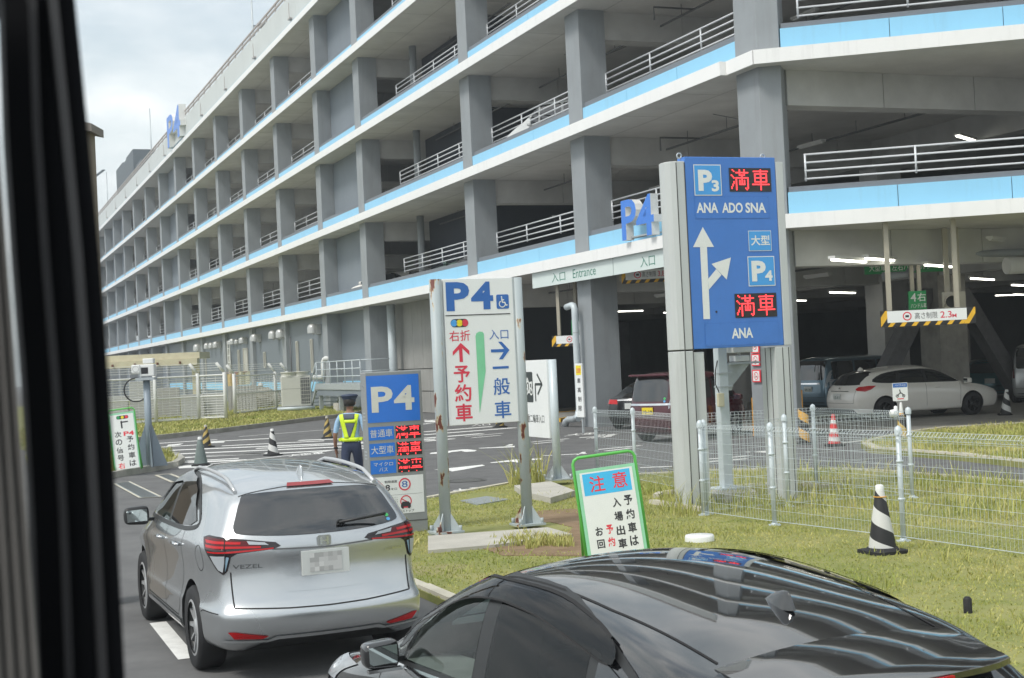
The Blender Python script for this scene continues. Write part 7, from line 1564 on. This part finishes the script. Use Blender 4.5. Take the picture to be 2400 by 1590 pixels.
# ------------------------------------------------------------------ the traffic guard, seen from behind
P = G(829, 1169); gd = thing('person', 'traffic guard in navy cap, light blue shirt and yellow vest, back turned, walking away', 'person', P, R(-8))
m_skin = mat('skin_tan', (0.30, 0.155, 0.10), .55, var=.05); m_shirt = mat('shirt_light_blue', (0.34, 0.52, 0.72), .8, var=.06, scale=12); m_trou = mat('trousers_navy', (0.030, 0.042, 0.085), .8, var=.15, scale=6); m_hair = mat('hair_dark', (0.02, 0.016, 0.014), .6); m_cap = mat('cap_navy', (0.03, 0.045, 0.085), .6); m_lime = mat('vest_lime', (0.66, 0.86, 0.03), .5, var=.03, emit=None); m_vgrey = mat('vest_mesh_grey', (0.10, 0.12, 0.16), .8)
V = []; E = []; RR = []
def vv(p, r): V.append(p); RR.append(r); return len(V) - 1
def chain(i0, l):
    i = i0
    for p, r in l: j = vv(p, r); E.append((i, j)); i = j
    return i
pel = vv((0, 0, .95), (.165, .115)); ch = chain(pel, [((0, .005, 1.08), (.15, .105)), ((0, .01, 1.24), (.175, .115)), ((0, 0, 1.38), (.165, .105))])
nk = chain(ch, [((0, -.0, 1.47), (.065, .06)), ((0, .01, 1.54), (.055, .055)), ((.0, .02, 1.60), (.078, .09)), ((.0, .025, 1.68), (.076, .092)), ((0, .02, 1.74), (.05, .06))])
for sg in (-1, 1):
    sh = chain(ch, [((sg * .17, 0, 1.40), (.065, .062)), ((sg * .215, -.01, 1.33), (.056, .056)), ((sg * .25, -.02, 1.20), (.048, .048)), ((sg * .27, -.025, 1.08), (.040, .040)), ((sg * .285, .02, .95), (.034, .034)), ((sg * .29, .06, .85), (.026, .028)), ((sg * .29, .075, .80), (.022, .036))])
    for k, (dy, ln, r) in enumerate(((-.022, .070, .0095), (-.006, .082, .010), (.010, .076, .0095), (.024, .060, .0085))):
        chain(sh, [((sg * .288, .08 + dy, .775), (r, r)), ((sg * .285, .085 + dy * 1.15, .775 - ln * .55), (r, r)), ((sg * .278, .082 + dy * 1.1, .775 - ln), (r * .8, r * .8))])
    chain(sh, [((sg * .275, .105, .80), (.011, .011)), ((sg * .268, .118, .765), (.009, .009))])
    st = .10 * sg
    chain(pel, [((sg * .095, 0, .86), (.098, .10)), ((sg * .10, st * .6 + .01, .62), (.078, .08)), ((sg * .10, st + .015, .48), (.062, .064)), ((sg * .10, st * .9, .32), (.058, .062)), ((sg * .10, st * .6, .11), (.048, .05)), ((sg * .105, st * .6 + .01, .055), (.045, .05)), ((sg * .11, st * .6 + .12, .035), (.045, .032)), ((sg * .115, st * .6 + .18, .03), (.035, .025))])
me = bpy.data.meshes.new('body'); me.from_pydata(V, E, []); o = bpy.data.objects.new('body', me); C.objects.link(o)
sk = o.modifiers.new('skin', 'SKIN'); sk.use_smooth_shade = True
if not me.skin_vertices: 
    bpy.context.view_layer.objects.active = o
for i, r in enumerate(RR):
    sv = me.skin_vertices[0].data[i]; sv.radius = r if isinstance(r, tuple) else (r, r)
me.skin_vertices[0].data[0].use_root = True
ss = o.modifiers.new('sub', 'SUBSURF'); ss.levels = ss.render_levels = 2
dg = bpy.context.evaluated_depsgraph_get(); nm = bpy.data.meshes.new_from_object(o.evaluated_get(dg), depsgraph=dg); o.modifiers.clear(); o.data = nm; o.parent = gd; nm.name = 'body'
for m in (m_skin, m_shirt, m_trou, m_rubber): nm.materials.append(m)
for p in nm.polygons:
    c = p.center; k = 0
    if c.z < .10 and abs(c.x) < .2: k = 3
    elif c.z < .985 and abs(c.x) < .225: k = 2
    elif c.z < 1.475 and (abs(c.x) < .20 or c.z > 1.14): k = 1
    p.material_index = k; p.use_smooth = True
b2 = bmesh.new(); b2.from_mesh(nm); bvh = BVHTree.FromBMesh(b2); b2.free()
def wrap(name, poly, m, off=.012, back=True):
    bm = bmesh.new(); bm.faces.new([bm.verts.new((p[0], p[1], 0)) for p in poly])
    for ax in (0, 1):
        vals = [p[ax] for p in poly]; n = max(1, int((max(vals) - min(vals)) / .03))
        for j in range(1, n):
            v = min(vals) + (max(vals) - min(vals)) * j / n; bmesh.ops.bisect_plane(bm, geom=list(bm.verts) + list(bm.edges) + list(bm.faces), plane_co=(v, 0, 0) if ax == 0 else (0, v, 0), plane_no=(1, 0, 0) if ax == 0 else (0, 1, 0))
    for v in list(bm.verts):
        h, n, i, d = bvh.ray_cast(Vector((v.co.x, -2 if back else 2, v.co.y)), Vector((0, 1 if back else -1, 0)))
        if h is None: v.co = Vector((v.co.x, 0, v.co.y))
        else: v.co = h + Vector((0, -off if back else off, 0)) + n * .003
    for f in bm.faces: f.smooth = True
    me = bpy.data.meshes.new(name); bm.to_mesh(me); bm.free(); me.materials.append(m); q = bpy.data.objects.new(name, me); C.objects.link(q); q.parent = gd; sm = q.modifiers.new('t', 'SOLIDIFY'); sm.thickness = .008; return q
for bk_ in (True, False):
    for sg in (-1, 1): wrap('vest_strap', [(sg * .175, 1.44), (sg * .105, 1.455), (sg * .005, 1.04), (sg * .085, 1.04)], m_lime, .012, bk_)
    wrap('vest_belt', [(-.17, .985), (.17, .985), (.165, 1.05), (-.165, 1.05)], m_lime, .016, bk_); wrap('vest_band', [(-.13, 1.355), (.13, 1.355), (.12, 1.30), (-.12, 1.30)], m_lime, .010, bk_)
    wrap('vest_panel', [(-.11, 1.31), (.11, 1.31), (.02, 1.06), (-.02, 1.06)], m_vgrey, .006, bk_); wrap('collar', [(-.10, 1.455), (.10, 1.455), (.10, 1.36), (-.10, 1.36)], m_vgrey, .004, bk_)
for sg in (-1, 1):
    q = MB(); q.tube([(sg * .18, -.05, 1.02), (sg * .185, .02, 1.02), (sg * .17, .08, 1.02)], .03, 6); q.build('vest_side', m_lime, gd)
h = MB(); h.lathe([(.001, 1.735), (.075, 1.735), (.098, 1.70), (.102, 1.65), (.095, 1.60), (.07, 1.585), (.04, 1.58)], 16, c=(0, .0, 0)); q = h.build('hair', m_hair, gd)
h = MB(); h.lathe([(.103, 1.66), (.108, 1.70), (.145, 1.755), (.15, 1.765), (.13, 1.785), (.001, 1.80)], 24, c=(0, .02, 0)); h.face([(-.09, .10, 1.68), (.09, .10, 1.68), (.07, .19, 1.655), (-.07, .19, 1.655)]); q = h.build('cap', m_cap, gd)
f = MB(); f.lathe([(.012, 0), (.016, .02), (.008, .05)], 8, c=(0, .115, 1.62)); 
for sg in (-1, 1): f.lathe([(.012, -.02), (.016, 0), (.012, .025)], 8, c=(sg * .088, .02, 1.635))
f.build('ears_and_nose', m_skin, gd); f = MB()
for sg in (-1, 1): f.box(sg * .03 - .012, sg * .03 + .012, .106, .112, 1.645, 1.655)
f.box(-.022, .022, .106, .111, 1.583, 1.589); f.build('eyes_and_mouth', m_hair, gd)
w = MB(); w.lathe([(.036, -.015), (.038, 0), (.036, .015)], 14, c=(-.288, .05, .875)); w.build('wrist_watch', m_black, gd)
# a small dark marker peg in the lawn
tag(MB().lathe([(.035, 0), (.035, .12), (.02, .14), (.001, .14)], 12).build('marker_peg', m_rubber, loc=G(2269, 1440, .06)), 'small black peg in the grass right of the black car roof', 'peg')
blades('corner_weeds', lawn_xy, (-.15, .45, 24.0, 25.2), 150, .2, .6, .068, 'tall weed clump left of the motorcycle sign base', (), 21, -9, .01)
blades('base_weeds', lawn_xy, (2.0, 3.6, 18.6, 20.4), 350, .12, .4, .068, 'thin weeds growing round the foot of the tall blue sign', (), 22, -.3, .007)

# ------------------------------------------------------------------ haze volume, added for the coach window's light veil and the paler distance
hz = MB(); hz.box(-402, 402, -152, 652, -1.2, 46); hz = hz.build('haze', []); hz['kind'] = 'stuff'
mh_ = bpy.data.materials.new('haze_veil'); mh_.use_nodes = True; _t = mh_.node_tree; _t.nodes.clear(); _o = _t.nodes.new('ShaderNodeOutputMaterial'); _v = _t.nodes.new('ShaderNodeVolumePrincipled')
_v.inputs['Color'].default_value = (0.82, 0.88, 0.92, 1); _v.inputs['Density'].default_value = 0.0011; _v.inputs['Anisotropy'].default_value = .3; _t.links.new(_v.outputs[0], _o.inputs['Volume']); hz.data.materials.append(mh_)
